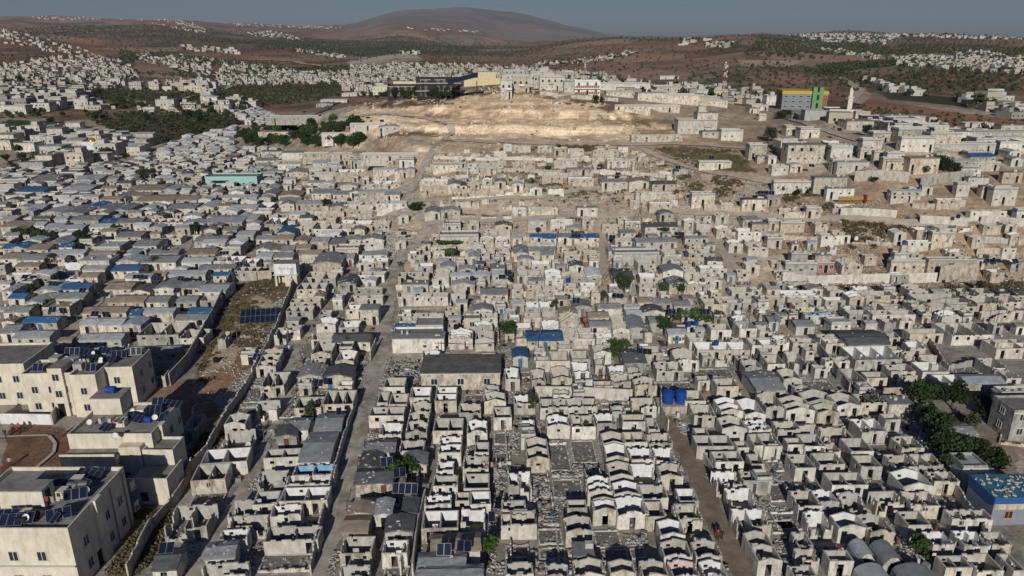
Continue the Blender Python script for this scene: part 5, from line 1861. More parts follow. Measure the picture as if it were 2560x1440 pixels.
wall_run([(134,1062),(150,1032)], 1.9, m=WALLC['p'], label='pink return of the courtyard wall', seed=2)
wall_run([(0,1040),(4,1060)], 1.9, m=WALLC['w'], label='white end of the courtyard wall at the left edge', seed=2)
wall_run([(2560+30,1120),(2500,1110),(2515,1040)], 1.0, label='broken garden steps and kerb at the right', dmg=2, seed=8)

# --- generic block with windows on a spot: roof edge given in pixels
def block(px0, px1, py, h, L, label, cat='house', name='flat_roof_house', wm=None, rows=1, cols=2, yaw=1.8, ph=.4, roofm=None, win=(.9, 1.0), door=True, group='flat-roofed block houses', zb=-2.5, arch_=False, frame=FRAMEM, side=0, dlift=0, base=None):
    if base:      # stands on the ground seen at row base; its top edge is seen at row py
        X, Y = unproj((px0+px1)/2, base); k = Y / FPX * 1.06; f = Y * math.cos(PITCH) + (CAMH - el(X, Y)) * math.sin(PITCH); w = (px1 - px0) * f / FPX; h = CAMH + Y * slope(py) - el(X, Y); z = el(X, Y)
    else: X, Y = unproj((px0+px1)/2, py, h + dlift)
    if not base: a = unproj(px0, py, h + dlift)[0]; b_ = unproj(px1, py, h + dlift)[0]; w = b_ - a; z = el(X, Y) + dlift
    root = empty(name, (X, Y, z), rad(yaw)); W = MB(); solid(W, -w/2, w/2, 0, L, zb, h, ph); W.build('wall', [wm or GREYW, roofm or SLAB], root)
    Tm = MB(); Tm.box(-w/2 - .12, w/2 + .12, -.12, -.003, h - .18, h + .02); Tm.box(w/2 + .003, w/2 + .12, 0, L, h - .18, h + .02); Tm.build('cornice', [SILL], root); root['hh'] = h
    sh = h / rows; dc = cols // 2 if door else -1
    for r in range(rows):
        for c in range(cols):
            x = -w/2 + w * (c + .5) / cols
            if r == 0 and c == dc:
                D_ = MB(); D_.box(x - .5, x + .5, -.03, .02, .02, 2.1); D_.box(x - .6, x - .503, -.05, .02, .02, 2.2, 1); D_.box(x + .503, x + .6, -.05, .02, .02, 2.2, 1); D_.build('door', [DARK, FRAMEM], root)
            else: window(root, x, 0, r * sh + 1.1, win[0], win[1], arch_=arch_, frame=frame)
        for k in range(side):
            window(root, w/2, L * (k + .5) / side, r * sh + 1.1, win[0], win[1], face='r'); window(root, -w/2, L * (k + .5) / side, r * sh + 1.1, win[0], win[1], face='l')
    occ_mark(X, Y, w, L, rad(yaw), 8, .4)
    tag(root, label, cat, group); return root, w, L, (X, Y, z)

# long barn
r_, w_, L_, p_ = block(1052, 1250, 933, 3.3, 7.5, 'long stained barn with a dark flat roof and three small square windows', 'barn', 'long_barn', OUTER[0], 1, 3, 1.0, 0, ROOFC['d'], (1.1, 1.1), False, 'long barns')
Rm = MB(); Rm.box(-w_/2 - .2, w_/2 + .2, -.2, L_ + .2, 3.303, 3.5); Rm.build('roof', [M_('sooty_felt_roof', (.16, .152, .14), var=.4, scale=.6, stain=(.08, .078, .075), stainamt=.7)], r_)
block(983, 1107, 836, 3.0, 3.2, 'white-fronted house with a roof terrace beside the dirt road', wm=WALLC['w'], cols=5, win=(1.0, 1.0))
block(1160, 1200, 800, 2.6, 3, 'narrow cream room between the centre compounds', wm=OUTER[0], cols=1, door=False)
# turquoise house
TQ = M_('turquoise_paint', (.30, .55, .50), var=.12, stain=(.5, .6, .55), stainamt=.3, vert=True)
r_, w_, L_, p_ = block(513, 641, 444, 4.2, 9, 'turquoise painted house with a dark awning in the left camp', wm=TQ, cols=4, win=(1.3, 1.2), ph=.5)
Aw = MB(); Aw.box(-w_*.36, -w_*.05, -2.5, .0, 2.9, 3.0); Aw.tube([(-w_*.35, -2.4, 0), (-w_*.35, -2.4, 2.9)], .05); Aw.tube([(-w_*.06, -2.4, 0), (-w_*.06, -2.4, 2.9)], .05); Aw.build('awning', [M_('navy_awning', (.02, .03, .08))], r_)
# black stone villa
BLK = M_('black_basalt', (.035, .033, .032), var=.35, scale=2.0, rough=.8); WTR = M_('white_stone_trim', (.55, .53, .5))
r_, w_, L_, p_ = block(1043, 1150, 199, 10.5, 13, 'three-storey black stone villa with white arched windows on the hilltop', 'villa', 'stone_villa', BLK, 3, 7, 3, .6, None, (.85, 1.2), False, None, -3, True, WTR, 3, base=246)
for x in (-w_/2, -w_*.17, w_*.17, w_/2 - 1.6):
    q = MB(); q.box(x, x + 1.6, -.5, -.003, -3, r_['hh'] + 1.1); q.build('turret', [BLK], r_)
q = MB(); q.box(-w_/2 - .6, w_/2 + .6, -.7, -.51, 3.3, 3.6); q.box(-w_/2 - .6, w_/2 + .6, -.7, -.51, 6.8, 7.1); q.build('stone_band', [WTR], r_)
r2, w2, L2, p2 = block(970, 1041, 216, 6.2, 11, 'two-storey black stone wing of the hilltop villa', 'villa', 'stone_villa', BLK, 2, 4, 3, .5, None, (.85, 1.2), False, None, -3, True, WTR, 1, base=245)
block(933, 968, 219, 5.5, 9, 'cream arched house at the left end of the villa', wm=CREAMW, rows=2, cols=4, win=(.7, 1.1), arch_=True, yaw=3, base=238)
block(985, 1041, 203, 5, 3, 'yellow wall behind the villa wing', wm=M_('yellow_render', (.66, .56, .32)), cols=1, win=(.01, .01), door=False, ph=0, base=240)
block(1160, 1250, 196, 6.5, 12, 'long yellow rendered hall on the hilltop', 'hall', 'yellow_hall', M_('yellow_render', (.66, .56, .32)), 1, 1, 2, .3, None, (.01, .01), False, None, -3, base=214)
block(1196, 1240, 184, 8.0, 5, 'small yellow upper room behind the hilltop hall', wm=M_('yellow_render', (.66, .56, .32)), cols=1, door=False, base=212)
# big tilted black roof beside the villa
x, y, z = spot(1150, 205, 9.5); o = MB()
T = Matrix.Translation((0, 0, 0)) @ Matrix.Rotation(rad(-14), 4, 'Y') @ Matrix.Rotation(rad(10), 4, 'X')
o.obox(T, -6, 8, 0, 9, 0, .25)
for q in ((-5, .5), (7, .5), (-5, 8), (7, 8)): o.tube([(q[0], q[1], -6), (q[0], q[1], 0)], .12)
tag(o.build('canopy_roof', [M_('dark_blue_sheet', (.03, .04, .07), rough=.5)], None, (x, y + 4, z + 9.5)), 'large slanted dark blue canopy roof beside the black villa', 'canopy')
block(1258, 1312, 177, 8.5, 9, 'three-storey grey block on the hilltop with a red roof flag', wm=GREYW, rows=3, cols=3, win=(.9, 1.0), ph=.5, base=213)
block(1352, 1412, 194, 6.5, 9, 'square grey hilltop house with two dark windows', wm=OUTER[2], rows=1, cols=2, door=False, win=(1.2, 1.1), base=225)
block(1262, 1330, 190, 6, 8, 'wide pale hilltop house right of the yellow hall', wm=OUTER[1], rows=2, cols=4, base=216)
# striped house
r_, w_, L_, p_ = block(1436, 1500, 204, 6.0, 8, 'white house with red and orange diagonal stripes and arched windows', wm=WALLC['w'], rows=2, cols=3, win=(1.0, 1.1), arch_=True, yaw=0, ph=.5, base=237)
st = [M_('red_paint', (.42, .06, .04)), M_('orange_paint', (.62, .30, .12)), M_('charcoal_paint', (.06, .05, .05))]
for zz in (.3, 3.2):
    q = MB(); k = 0; xx = -w_/2 + .2
    while xx < w_/2 - .7:
        q.face([(xx, -.025, zz), (xx + .3, -.025, zz), (xx + .75, -.025, zz + 1.1), (xx + .45, -.025, zz + 1.1)], k % 3); xx += .34; k += 1
    q.build('stripe_band', st, r_)
q = MB(); q.box(-w_/2 - .3, w_/2 + 1.5, -1.2, -.03, 2.75, 2.95); q.build('balcony', [WALLC['w']], r_)
# school
GS = M_('school_grey', (.22, .235, .25), var=.08); YS = M_('school_yellow', (.50, .36, .07), var=.08); GN = M_('school_green', (.15, .30, .12), var=.08); RS = M_('school_red', (.36, .07, .07), var=.08)
r_, w_, L_, p_ = block(1955, 2062, 236, 10.5, 18, 'grey school block with yellow roof band and green tower', 'school', 'school_building', GS, 3, 6, -10, 0, None, (1.6, .8), False, None, -3, base=274)
q = MB(); q.box(-w_/2 - .3, w_/2 + .3, -.5, L_ + .3, r_['hh'] + .05, r_['hh'] + 1.8); q.build('roof_band', [YS], r_)
q = MB(); q.box(w_*.15, w_*.38, -2.2, 2, -3, r_['hh'] + 3.8); q.build('stair_tower', [GN], r_)
q = MB()
for k in range(3): q = MB(); q.box(w_*.24, w_*.29, -2.24, -2.201, 1 + k*4, 3.6 + k*4); q.build('tower_window', [DARK], r_)
q = MB(); q.box(w_*.38 + .01, w_/2 - .3, -.06, -.003, 0, r_['hh'] - .5); q.build('red_panel', [RS], r_)
# mosque
r_, w_, L_, p_ = block(2072, 2128, 276, 5.2, 12, 'pale low mosque with a square minaret', 'mosque', 'mosque', M_('pale_limestone', (.66, .60, .46), var=.08), 1, 3, -8, .4, None, (1.5, .9), False, None, -3, base=302)
q = MB(); q.box(w_/2 - 1.6, w_/2 + .2, 3, 4.8, -2, 9); q.box(w_/2 - 1.9, w_/2 + .5, 2.7, 5.1, 9.003, 9.4); q.box(w_/2 - 1.35, w_/2 - .05, 3.25, 4.55, 9.403, 11.8); q.tube([(w_/2 - .7, 3.9, 11.8), (w_/2 - .7, 3.9, 12.4), (w_/2 - .7, 3.9, 13.4)], [.7, .5, .02], 8)
q.build('minaret', [M_('pale_limestone', ())], r_)
q = MB(); solid(q, -w_/2 - 9, -w_/2 - .01, 2, 9, -2, 3.6, .3); q.build('side_wing', [GREYW, SLAB], r_)
# second minaret seen far left on the ridge, and the golden dome
x, y, z = spot(225, 375); o = empty('small_mosque', (x, y, z)); q = MB(); solid(q, -4.5, 4.5, 0, 7, -1, 4.2, .4); q.build('wall', [WALLC['w'], SLAB], o)
q = MB(); k = 10
q.tube([(0, 3.5, 4.2 + 2.2*math.sin(math.pi/2*i/k)) for i in range(k+1)], [2.3*math.cos(math.pi/2*i/k) + .02 for i in range(k+1)], 18); q.build('dome', [M_('gold_leaf', (.55, .36, .08), rough=.35, metal=.6, var=.1)], o, smooth=True)
q = MB(); q.tube([(4.6, 0, 0), (4.6, 0, 7), (4.6, 0, 7.2), (4.6, 0, 9)], [.5, .45, .6, .05], 8); q.build('minaret', [WALLC['y']], o)
tag(o, 'small white mosque with a gold dome in the left town', 'mosque'); occ_mark(x, y, 10, 7, 0, 8)
x, y, z = spot(18, 90); o = empty('ridge_mosque', (x, y, z)); q = MB(); solid(q, -9, 9, 0, 9, -3, 6); q.build('wall', [WALLC['c'], SLAB], o); q = MB(); q.tube([(-6, 0, 0), (-6, 0, 18), (-6, 0, 22)], [1.6, 1.4, .1], 8); q.build('minaret', [WALLC['w']], o); tag(o, 'tiny pale mosque with one minaret on the far left ridge', 'mosque')
# blue-tarped corner house
r_, w_, L_, p_ = block(2487, 2660, 1246, 4.0, 5.2, 'grey corner house with a stone-weighted blue tarp roof and orange window frame', wm=M_('slate_paint', (.22, .25, .28), var=.1), cols=2, rows=1, win=(1.0, 1.0), frame=M_('orange_frame', (.62, .25, .14)), door=False, ph=0, roofm=ROOFC['b'])
q = MB(); q.box(-w_/2 - .15, w_/2 + .15, -.15, -.003, 3.3, 4.1); q.box(-w_/2 - .15, -w_/2 - .003, 0, L_, 3.0, 4.1); q.build('tarp_skirt', [M_('strong_blue_tarp', (.03, .10, .30), rough=.6, bump=.05)], r_)
q = MB(); q.box(-w_/2 - .1, w_/2 + .1, -.1, L_ + .1, 4.11, 4.18)
rr = random.Random(3)
for k in range(70): q.obox(Matrix.Translation((rr.uniform(-w_/2, w_/2), rr.uniform(.2, L_ - .2), 4.18)) @ Matrix.Rotation(rr.uniform(0, 3), 4, 'Z'), -.22, .22, -.1, .1, 0, .15, 1)
q.build('roof', [M_('faded_blue_tarp', (.06, .17, .23), rough=.6), TOPM], r_)
q = MB(); q.box(-w_/2 + .02, w_/2 - .02, -.02, -.003, 2.35, 3.3); q.build('upper_wall', [OUTER[0]], r_)
block(2408, 2470, 1170, 3.0, 3.5, 'grey room with a wrinkled pale sheet behind the blue-tarped corner house', wm=OUTER[2], cols=1, door=False, roofm=ROOFC['l'])
# right edge concrete house by the garden
block(2535, 2680, 1030, 5.0, 5, 'two-storey grey concrete house at the right edge by the garden', wm=OUTER[2], rows=2, cols=3, side=1, yaw=2)
# yellow railing terrace
x, y, z = spot(2138, 512); o = empty('railing_terrace', (x, y, z + .3), rad(2)); q = MB(); q.box(-5.2, 5.2, 0, .2, 1.1, 2.2); q.build('railing_board', [M_('ochre_paint', (.36, .22, .08), var=.15)], o)
q = MB()
for k in range(24): q.tube([(-5 + k*.43, .1, 0), (-5 + k*.43, .1, 1.1)], [.12, .09], 6)
q.build('baluster', [M_('ochre_paint', ())], o); o.children[-1]['kind'] = 'stuff'; q = MB(); q.box(2.2, 3.0, -.5, .5, -.3, 2.6); q.build('door_post', [M_('brown_paint', (.12, .03, .02))], o)
q = MB(); q.box(-6, 6, .3, 4, -1.5, 0); q.build('terrace_slab', [OUTER[0]], o); tag(o, 'bright yellow balustrade terrace on the right hillside', 'railing')
# pink broken house and the blue-shuttered shop
block(2046, 2088, 655, 3.0, 4, 'broken pink painted house front on the right', wm=M_('dusty_pink', (.42, .20, .17), var=.2), cols=3, win=(.8, 1.1), ph=0)
o = MB(); x, y, z = spot(2550, 548)
for k in range(6): o.box(-2, 3, -.1 + k*.01, .05 + k*.01, .4 + k*.42, .7 + k*.42, k % 2)
tag(o.build('blue_shutter', [M_('shutter_blue', (.06, .20, .45)), WALLC['w']], None, (x, y, z)), 'blue and white striped shutter at the far right edge', 'shutter')
# white kiosk on stilts
x, y, z = spot(718, 716); o = empty('raised_kiosk', (x, y, z), rad(2)); q = MB(); q.box(-2.9, 2.7, 0, 3.8, 3.2, 6.0, 0, top=1); q.build('upper_room', [WALLC['w'], SLAB], o)
q = MB(); q.box(-3.2, 3.0, -.3, 4.1, 2.95, 3.19); q.build('deck', [SILL], o)
q = MB(); q.box(-.4, 2.6, .1, 3.6, -.8, 2.94); q.box(-2.9, -2.4, .1, .6, -.8, 2.94); q.box(-2.9, -.402, 3.2, 3.6, -.8, 2.94); q.build('base', [M_('cream_render', ())], o)
q = MB(); rr = random.Random(5)
def stroke(pts, r=.035): q.tube([(a, -.03, b_) for a, b_ in pts], r, 4)
bx = -1.6
for k in range(7):     # the cursive scrawl on the white face
    stroke([(bx, 4.6), (bx + .12, 4.9 + (.35 if k in (0, 3, 5) else 0)), (bx + .26, 4.62), (bx + .4, 4.68)]); bx += .42
for k in range(5): stroke([(1.6 + .1*k - .3*(k % 2), 4.9), (1.1 + .2*k, 3.4), (1.5 - .1*k, 2.2)], .025)
stroke([(.7, 1.9), (1.0, 1.4), (1.3, 1.8), (1.6, 1.3)], .03)
q.build('scrawled_writing', [DARK], o); tag(o, 'white room raised on a cream base, black scrawled writing on its face', 'kiosk'); occ_mark(x, y, 6, 5, 0, 8)
block(602, 650, 890, 1.9, 2.8, 'small cream hut at the edge of the weedy plot', wm=M_('cream_render', ()), cols=1, door=True, ph=.2)
# fallen-in box rooms round the dark garden
# telecom mast
def mast(px, py, hh, w0, label):
    x, y, z = spot(px, py); o = empty('telecom_mast', (x, y, z)); 
    A = MB(); B = MB(); k = 9
    for i in range(k):
        z0, z1 = hh*i/k, hh*(i+1)/k; a, b_ = w0*(1 - .75*i/k), w0*(1 - .75*(i+1)/k); mm = A if i % 2 == 0 else B
        cs = [(-1, -1), (1, -1), (1, 1), (-1, 1)]
        for q in range(4):
            c, d = cs[q], cs[(q+1) % 4]
            mm.tube([(c[0]*a, c[1]*a, z0), (c[0]*b_, c[1]*b_, z1)], w0*.11, 4); mm.tube([(c[0]*a, c[1]*a, z0), (d[0]*b_, d[1]*b_, z1)], w0*.07, 4); mm.tube([(d[0]*a, d[1]*a, z0), (c[0]*b_, c[1]*b_, z1)], w0*.07, 4)
    A.build('red_section', [M_('mast_red', (.30, .08, .05))], o); B.build('white_section', [M_('mast_white', (.55, .54, .5))], o)
    D_ = MB()
    for q in range(9):
        zz = hh*(.55 + .42*q/9); an = q*2.1; D_.tube([(math.cos(an)*w0*.8, math.sin(an)*w0*.8 - .4, zz), (math.cos(an)*w0*.8, math.sin(an)*w0*.8 + .1, zz)], .75, 8)
    D_.build('dish', [M_('mast_white', ())], o); tag(o, label, 'mast')
mast(1808, 243, 30, 1.5, 'tall lattice telecom mast with white dishes on the far slope')
mast(1462, 186, 16, .8, 'small red and white mast behind the striped house')

# --- tanks, poles, trucks, people
x, y, z = spot(1692, 1034); o = MB(); o.box(-3.2, 3.4, 0, 3.4, -1, 1.3); tag(o.build('tank_plinth', [OUTER[0]], None, (x, y, z)), 'stained block plinth under the twin blue tanks', 'plinth'); occ_mark(x, y, 7, 4, 0, 8)
water_tank(x - 1.3, y + 1.5, z + 1.302, .92, 2.35, BLUEP, '', 'left one of the twin tall blue water tanks'); water_tank(x + .85, y + 1.5, z + 1.302, .92, 2.4, BLUEP, '', 'right one of the twin tall blue water tanks')
x, y, z = spot(885, 632); water_tank(x, y, z + 1.2, .45, 1.6, M_('red_plastic', (.45, .02, .02), rough=.4), '', 'red upright water tank among the middle shelters')
x, y, z = spot(537, 588); water_tank(x, y, z + 2.8, .45, .8, M_('red_plastic', ()), '', 'small red barrel on a roof in the left camp')
BLKP = M_('black_plastic', (.02, .02, .022), rough=.45)
TANKS = [(1790,862,'b',2.4),(1740,812,'b',2.5),(1722,815,'b',2.5),(2300,470,'b',3),(855,640,'d',2.5),(900,636,'d',2.5),(1140,822,'d',2.6),(500,812,'d',2.6),(620,470,'w',4.5),(1180,700,'d',2.6),(1420,705,'b',2.5),(700,845,'d',2.6),
         (2140,600,'w',2.8),(1965,470,'w',3),(2395,545,'d',4),(1275,700,'d',2.6),(1020,700,'d',2.6),(540,905,'d',.1),(2260,610,'b',2.6),(930,520,'w',2.6),(395,520,'d',3)]
for px, py, c, hz in TANKS:
    x, y = unproj(px, py, hz); water_tank(x, y, el(x, y) + hz, .5, 1.0, {'b': BLUEP, 'd': BLKP, 'w': WALLC['w']}[c], {'b': 'blue', 'd': 'black', 'w': 'white'}[c] + ' rooftop water tank')
# roof clutter on the flats: panels, barrels
def on_roof(o, w, L, cx, cy, h, lst, yaw=0):
    for u, v, n, ya, ti in lst:
        solar_panel(cx - w/2 + w*u, cy + L*v, h, n, rad(ya), ti)
on_roof(rC, wC, LC, cxC, cyC, 8.003, [(.52, .05, 3, 4, 40), (.62, .08, 2, 2, 40), (.80, .10, 2, -30, 35), (.86, .14, 3, 25, 45), (.60, .62, 4, -8, 30), (.84, .45, 3, 20, 45), (.80, .62, 2, -25, 35), (.75, .8, 4, -16, 25), (.82, .82, 2, -10, 30), (.45, .12, 3, 8, 40), (.35, .5, 3, 0, 35)])
on_roof(rD, wD, LD_, cxD, cyD, 7.003, [(.36, .30, 2, -30, 30), (.80, .72, 2, 2, 45), (.74, .92, 2, 5, 50), (.90, .88, 4, -12, 25), (.93, .52, 2, -8, 35), (.66, .5, 3, -20, 25), (.60, .6, 2, 25, 25), (.72, .58, 2, 10, 20)])
on_roof(rB, wB, LB, cxB, cyB, 7.303, [(.15, .10, 2, 4, 55), (.30, .85, 3, 2, 60), (.52, .85, 3, -10, 30), (.80, .10, 2, 4, 55), (.95, .72, 3, 10, 50), (1.1, .85, 3, 15, 60), (.70, .92, 4, -12, 35), (.85, .5, 3, -20, 30), (.6, .6, 3, -6, 25)])
x, y = cxD - wD/2 + 2.4, cyD + 10.6; water_tank(x, y, 9.76, .55, 1.5, BLUEP, '', 'blue barrel lying on the stair head of the middle flats', lying=True)
for i, (bx, by_) in enumerate([(.58, .12), (.62, .2), (.72, .66), (.76, .7), (.8, .68)]): water_tank(cxC - wC/2 + wC*bx, cyC + LC*by_, 8.003, .5, 1.3, BLKP if i < 2 else METAL, 'dull roof barrel on the flats', lying=True)
water_tank(cxC - wC/2 + wC*.52, cyC + LC*.15, 8.003, .5, 1.2, BLUEP, 'blue roof barrel on the flats', lying=True)
for bx, by_ in ((.62, .62), (.8, .55)): water_tank(cxD - wD/2 + wD*bx, cyD + LD_*by_, 7.003, .45, 1.1, BLUEP, 'blue roof barrel on the flats', lying=True)
def dish(x, y, z, look='white satellite dish on a flat roof'):
    o = empty('satellite_dish', (x, y, z), random.uniform(-.4, .4)); q = MB(); q.tube([(0, 0, 0), (0, 0, .8)], .03, 5); q.build('mount', [METAL], o)
    q = MB(); q.tube([(0, -.18, .95), (0, -.08, .9), (0, 0, .86), (0, .02, .85)], [.42, .36, .2, .03], 14, cap=False); q.build('reflector', [WALLC['w']], o); placed(o, look, x, y, 'satellite dish', 'satellite dishes')
for cx_, cy_, w_, L_, z_, n_ in ((cxC, cyC, wC, LC, 8.003, 5), (cxD, cyD, wD, LD_, 7.003, 4), (cxB, cyB, wB, LB, 7.303, 5)):
    for k in range(n_): rr_ = random.Random(k*7 + int(cx_)); dish(cx_ + rr_.uniform(-.4, .42)*w_, cy_ + rr_.uniform(.1, .9)*L_, z_)
def laundry(x, y, z, w, n, look):
    o = empty('washing_line', (x, y, z)); q = MB(); q.tube([(-w/2, 0, 0), (-w/2, 0, 1.7)], .03, 4); q.tube([(w/2, 0, 0), (w/2, 0, 1.7)], .03, 4); q.tube([(-w/2, 0, 1.65), (0, 0, 1.58), (w/2, 0, 1.65)], .012, 4); q.build('line', [METAL], o)
    for k in range(n):
        c = random.Random(k + int(x)).choice([(.5, .48, .45), (.25, .06, .06), (.05, .1, .25), (.35, .3, .2), (.1, .1, .1)]); x0 = -w/2 + w*(k + .2)/n; q = MB(); q.box(x0, x0 + w/n*.6, -.01, .01, .8 + .2*(k % 2), 1.6); q.build('cloth', [M_('laundry_%.2f' % c[0], c)], o)
    placed(o, look, x, y, 'washing line', 'washing lines')
laundry(cxC + 2, cyC + LC*.35, 8.003, 4, 6, 'washing line on the roof of the flats'); laundry(cxD - 1, cyD + LD_*.4, 7.003, 3.5, 5, 'washing line on the roof of the flats'); laundry(cxB + 1, cyB + LB*.35, 7.303, 4, 6, 'washing line on the roof of the flats')
for px, py in ((700, 1120), (1330, 905), (1500, 960), (1905, 905), (1700, 862), (1230, 1180), (980, 1310), (2080, 1120), (1860, 720), (1150, 690), (420, 800), (300, 640), (540, 700), (860, 820), (1990, 820)):
    x, y, z = spot(px, py); laundry(x, y, z + .05, 3, 5, 'washing line in a yard')
def crate(x, y, z, w, d, h, m, look):
    q = MB(); q.box(-w/2, w/2, -d/2, d/2, 0, h); q.box(-w/2 - .04, w/2 + .04, -d/2 - .04, d/2 + .04, h + .001, h + .06); placed(q.build('roof_box', [m], None, (x, y, z), random.uniform(-.1, .1)), look, x, y, 'box', 'rooftop boxes')
for u, v, s in ((.55, .2, 1.5), (.66, .55, 1.7), (.69, .75, 2.0)): crate(cxC - wC/2 + wC*u, cyC + LC*v, 8.003, s, 1.2, .9, CREAMW, 'cream rooftop box on the flats')
for u, v, s in ((.5, .48, 1.6), (.62, .75, 1.2)): crate(cxD - wD/2 + wD*u, cyD + LD_*v, 7.003, s, 1.2, 1.0, CREAMW, 'cream rooftop box on the flats')
for u, v, s in ((.42, .5, 2.5), (.6, .3, 1.4), (.2, .6, 1.5)): crate(cxB - wB/2 + wB*u, cyB + LB*v, 7.303, s, 1.6, 1.1, GREYW, 'grey rooftop box on the flats')
# big array on the weedy plot
x, y = unproj(650, 808, .2); solar_panel(x, y, el(x, y), 8, rad(10), 33, 1.05, 1.95, 2, 'large tilted solar array of sixteen modules standing on the weedy plot', .3)
PAN = [(640,905,2,1),(1000,1198,2,2.6),(968,1172,2,2.6),(1012,1240,4,2.6),(1110,1395,2,2.9),(1160,1385,2,2.9),(1230,1310,1,2.6),(415,1390,2,2.8),(795,970,2,2.6),(1612,890,3,3.0),(848,1042,1,2.7),(1440,597,3,2.8),(1530,600,2,2.8),(1270,690,2,3.5),(1255,700,2,1.5),(1700,592,3,2.8),(1765,790,2,2.8),
  (345,700,3,2.9),(395,705,3,2.9),(450,705,2,2.9),(440,735,2,2.6),(130,785,2,2.7),(262,745,2,3),(60,700,2,2.6),(55,730,2,2.6),(130,718,2,2.6),(205,735,2,2.6),(235,795,2,2.6),(600,668,2,2.6),(410,628,2,2.7),(560,640,3,3),(880,590,2,2.8),(855,592,2,2.8),(1010,590,2,2.8),(1545,748,3,2.6),(1440,762,2,2.6),(1680,790,2,2.6),
  (535,422,4,4),(525,425,3,4),(760,283,3,3),(800,292,2,3),(920,298,2,3),(955,307,2,3),(700,440,2,2.6),(790,450,2,2.6),(1470,190,4,6.4),(1488,192,3,6.4),(1500,420,2,3),(1545,440,2,3),(1695,425,2,3),(1780,400,2,3),(2030,420,2,3),(2100,330,2,4),(2240,310,2,4),(2190,300,3,4),(2330,330,2,4),(1925,490,3,3.4),(1905,488,3,3.4),(2520,480,2,3),(2475,660,2,3),(2500,660,2,3),(2540,662,2,3)]
for px, py, n, hz in PAN:
    x, y = unproj(px, py, hz); solar_panel(x, y, el(x, y) + hz, n, rad(random.Random(px).uniform(-14, 16)), random.Random(py).choice([30, 38, 48]))
# poles
def pole(px, py, hh, label_look='thin utility pole'):
    x, y, z = spot(px, py); o = empty('utility_pole', (x, y, z)); q = MB(); q.tube([(0, 0, -.4), (0, 0, hh)], [.09, .06], 6); q.build('post', [METAL], o)
    q = MB(); q.tube([(-.6, 0, hh - .5), (.6, 0, hh - .5)], .04, 4); q.tube([(-.5, 0, hh - .5), (-.5, 0, hh - .3)], .05, 5); q.tube([(.5, 0, hh - .5), (.5, 0, hh - .3)], .05, 5); q.build('crossarm', [METAL], o)
    placed(o, label_look, x, y, 'pole', 'utility poles')
for px, py, hh in [(1113,598,10),(1119,560,8),(1130,676,7),(1134,675,7),(1345,886,5),(1535,656,6),(1538,700,5),(1870,828,6),(1945,842,6),(1888,830,6),(2168,826,7),(2352,815,7),(2490,812,6),(2045,845,5),(1097,900,4),(596,870,5),(206,862,7),(243,745,5),(1394,620,8),(1602,540,4),(1600,520,6),(430,560,6),(950,480,5),(2306,610,5),(2012,640,6),(830,930,4),(662,1110,3),(1250,668,5)]: pole(px, py, hh)
# sagging overhead cables strung from pole to pole
def cable(a, b_, ha, hb, look):
    xa, ya, za = spot(*a); xb, yb_, zb = spot(*b_); k = 14; q = MB(); L_ = math.hypot(xb-xa, yb_-ya)
    for off in (-.5, .5): q.tube([((xb-xa)*t/k + off, (yb_-ya)*t/k, (zb+hb-za-ha)*t/k - L_*.12*math.sin(math.pi*t/k)*.5) for t in range(k+1)], .028, 4)
    tag(q.build('overhead_cable', [M_('cable_black', (.02, .02, .02))], None, (xa, ya, za + ha - .3)), look, 'cable', 'overhead cables')
for a, b_, ha, hb, look in [((1870,828),(1945,842),6,6,'pair of sagging cables left of the two mid-right lane poles'), ((1945,842),(2168,826),6,7,'long sagging cables across the mid-right lane'), ((2168,826),(2352,815),7,7,'sagging cables between the right street poles'), ((2352,815),(2490,812),7,6,'sagging cables at the right end of the street'),
    ((206,862),(243,745),7,5,'cables over the left camp lane'), ((1345,886),(1535,700),5,5,'cables running back from the big blue tarp'), ((1097,900),(1345,886),4,5,'cables over the cross street in the centre'), ((1113,598),(1130,676),9,7,'cables dropping from the tallest pole by the fork'), ((830,930),(662,1110),4,3,'cables slung over the rubble lane'), ((1602,540),(1538,656),4,5,'cables between the upper street and the white wall')]: cable(a, b_, ha, hb, look)
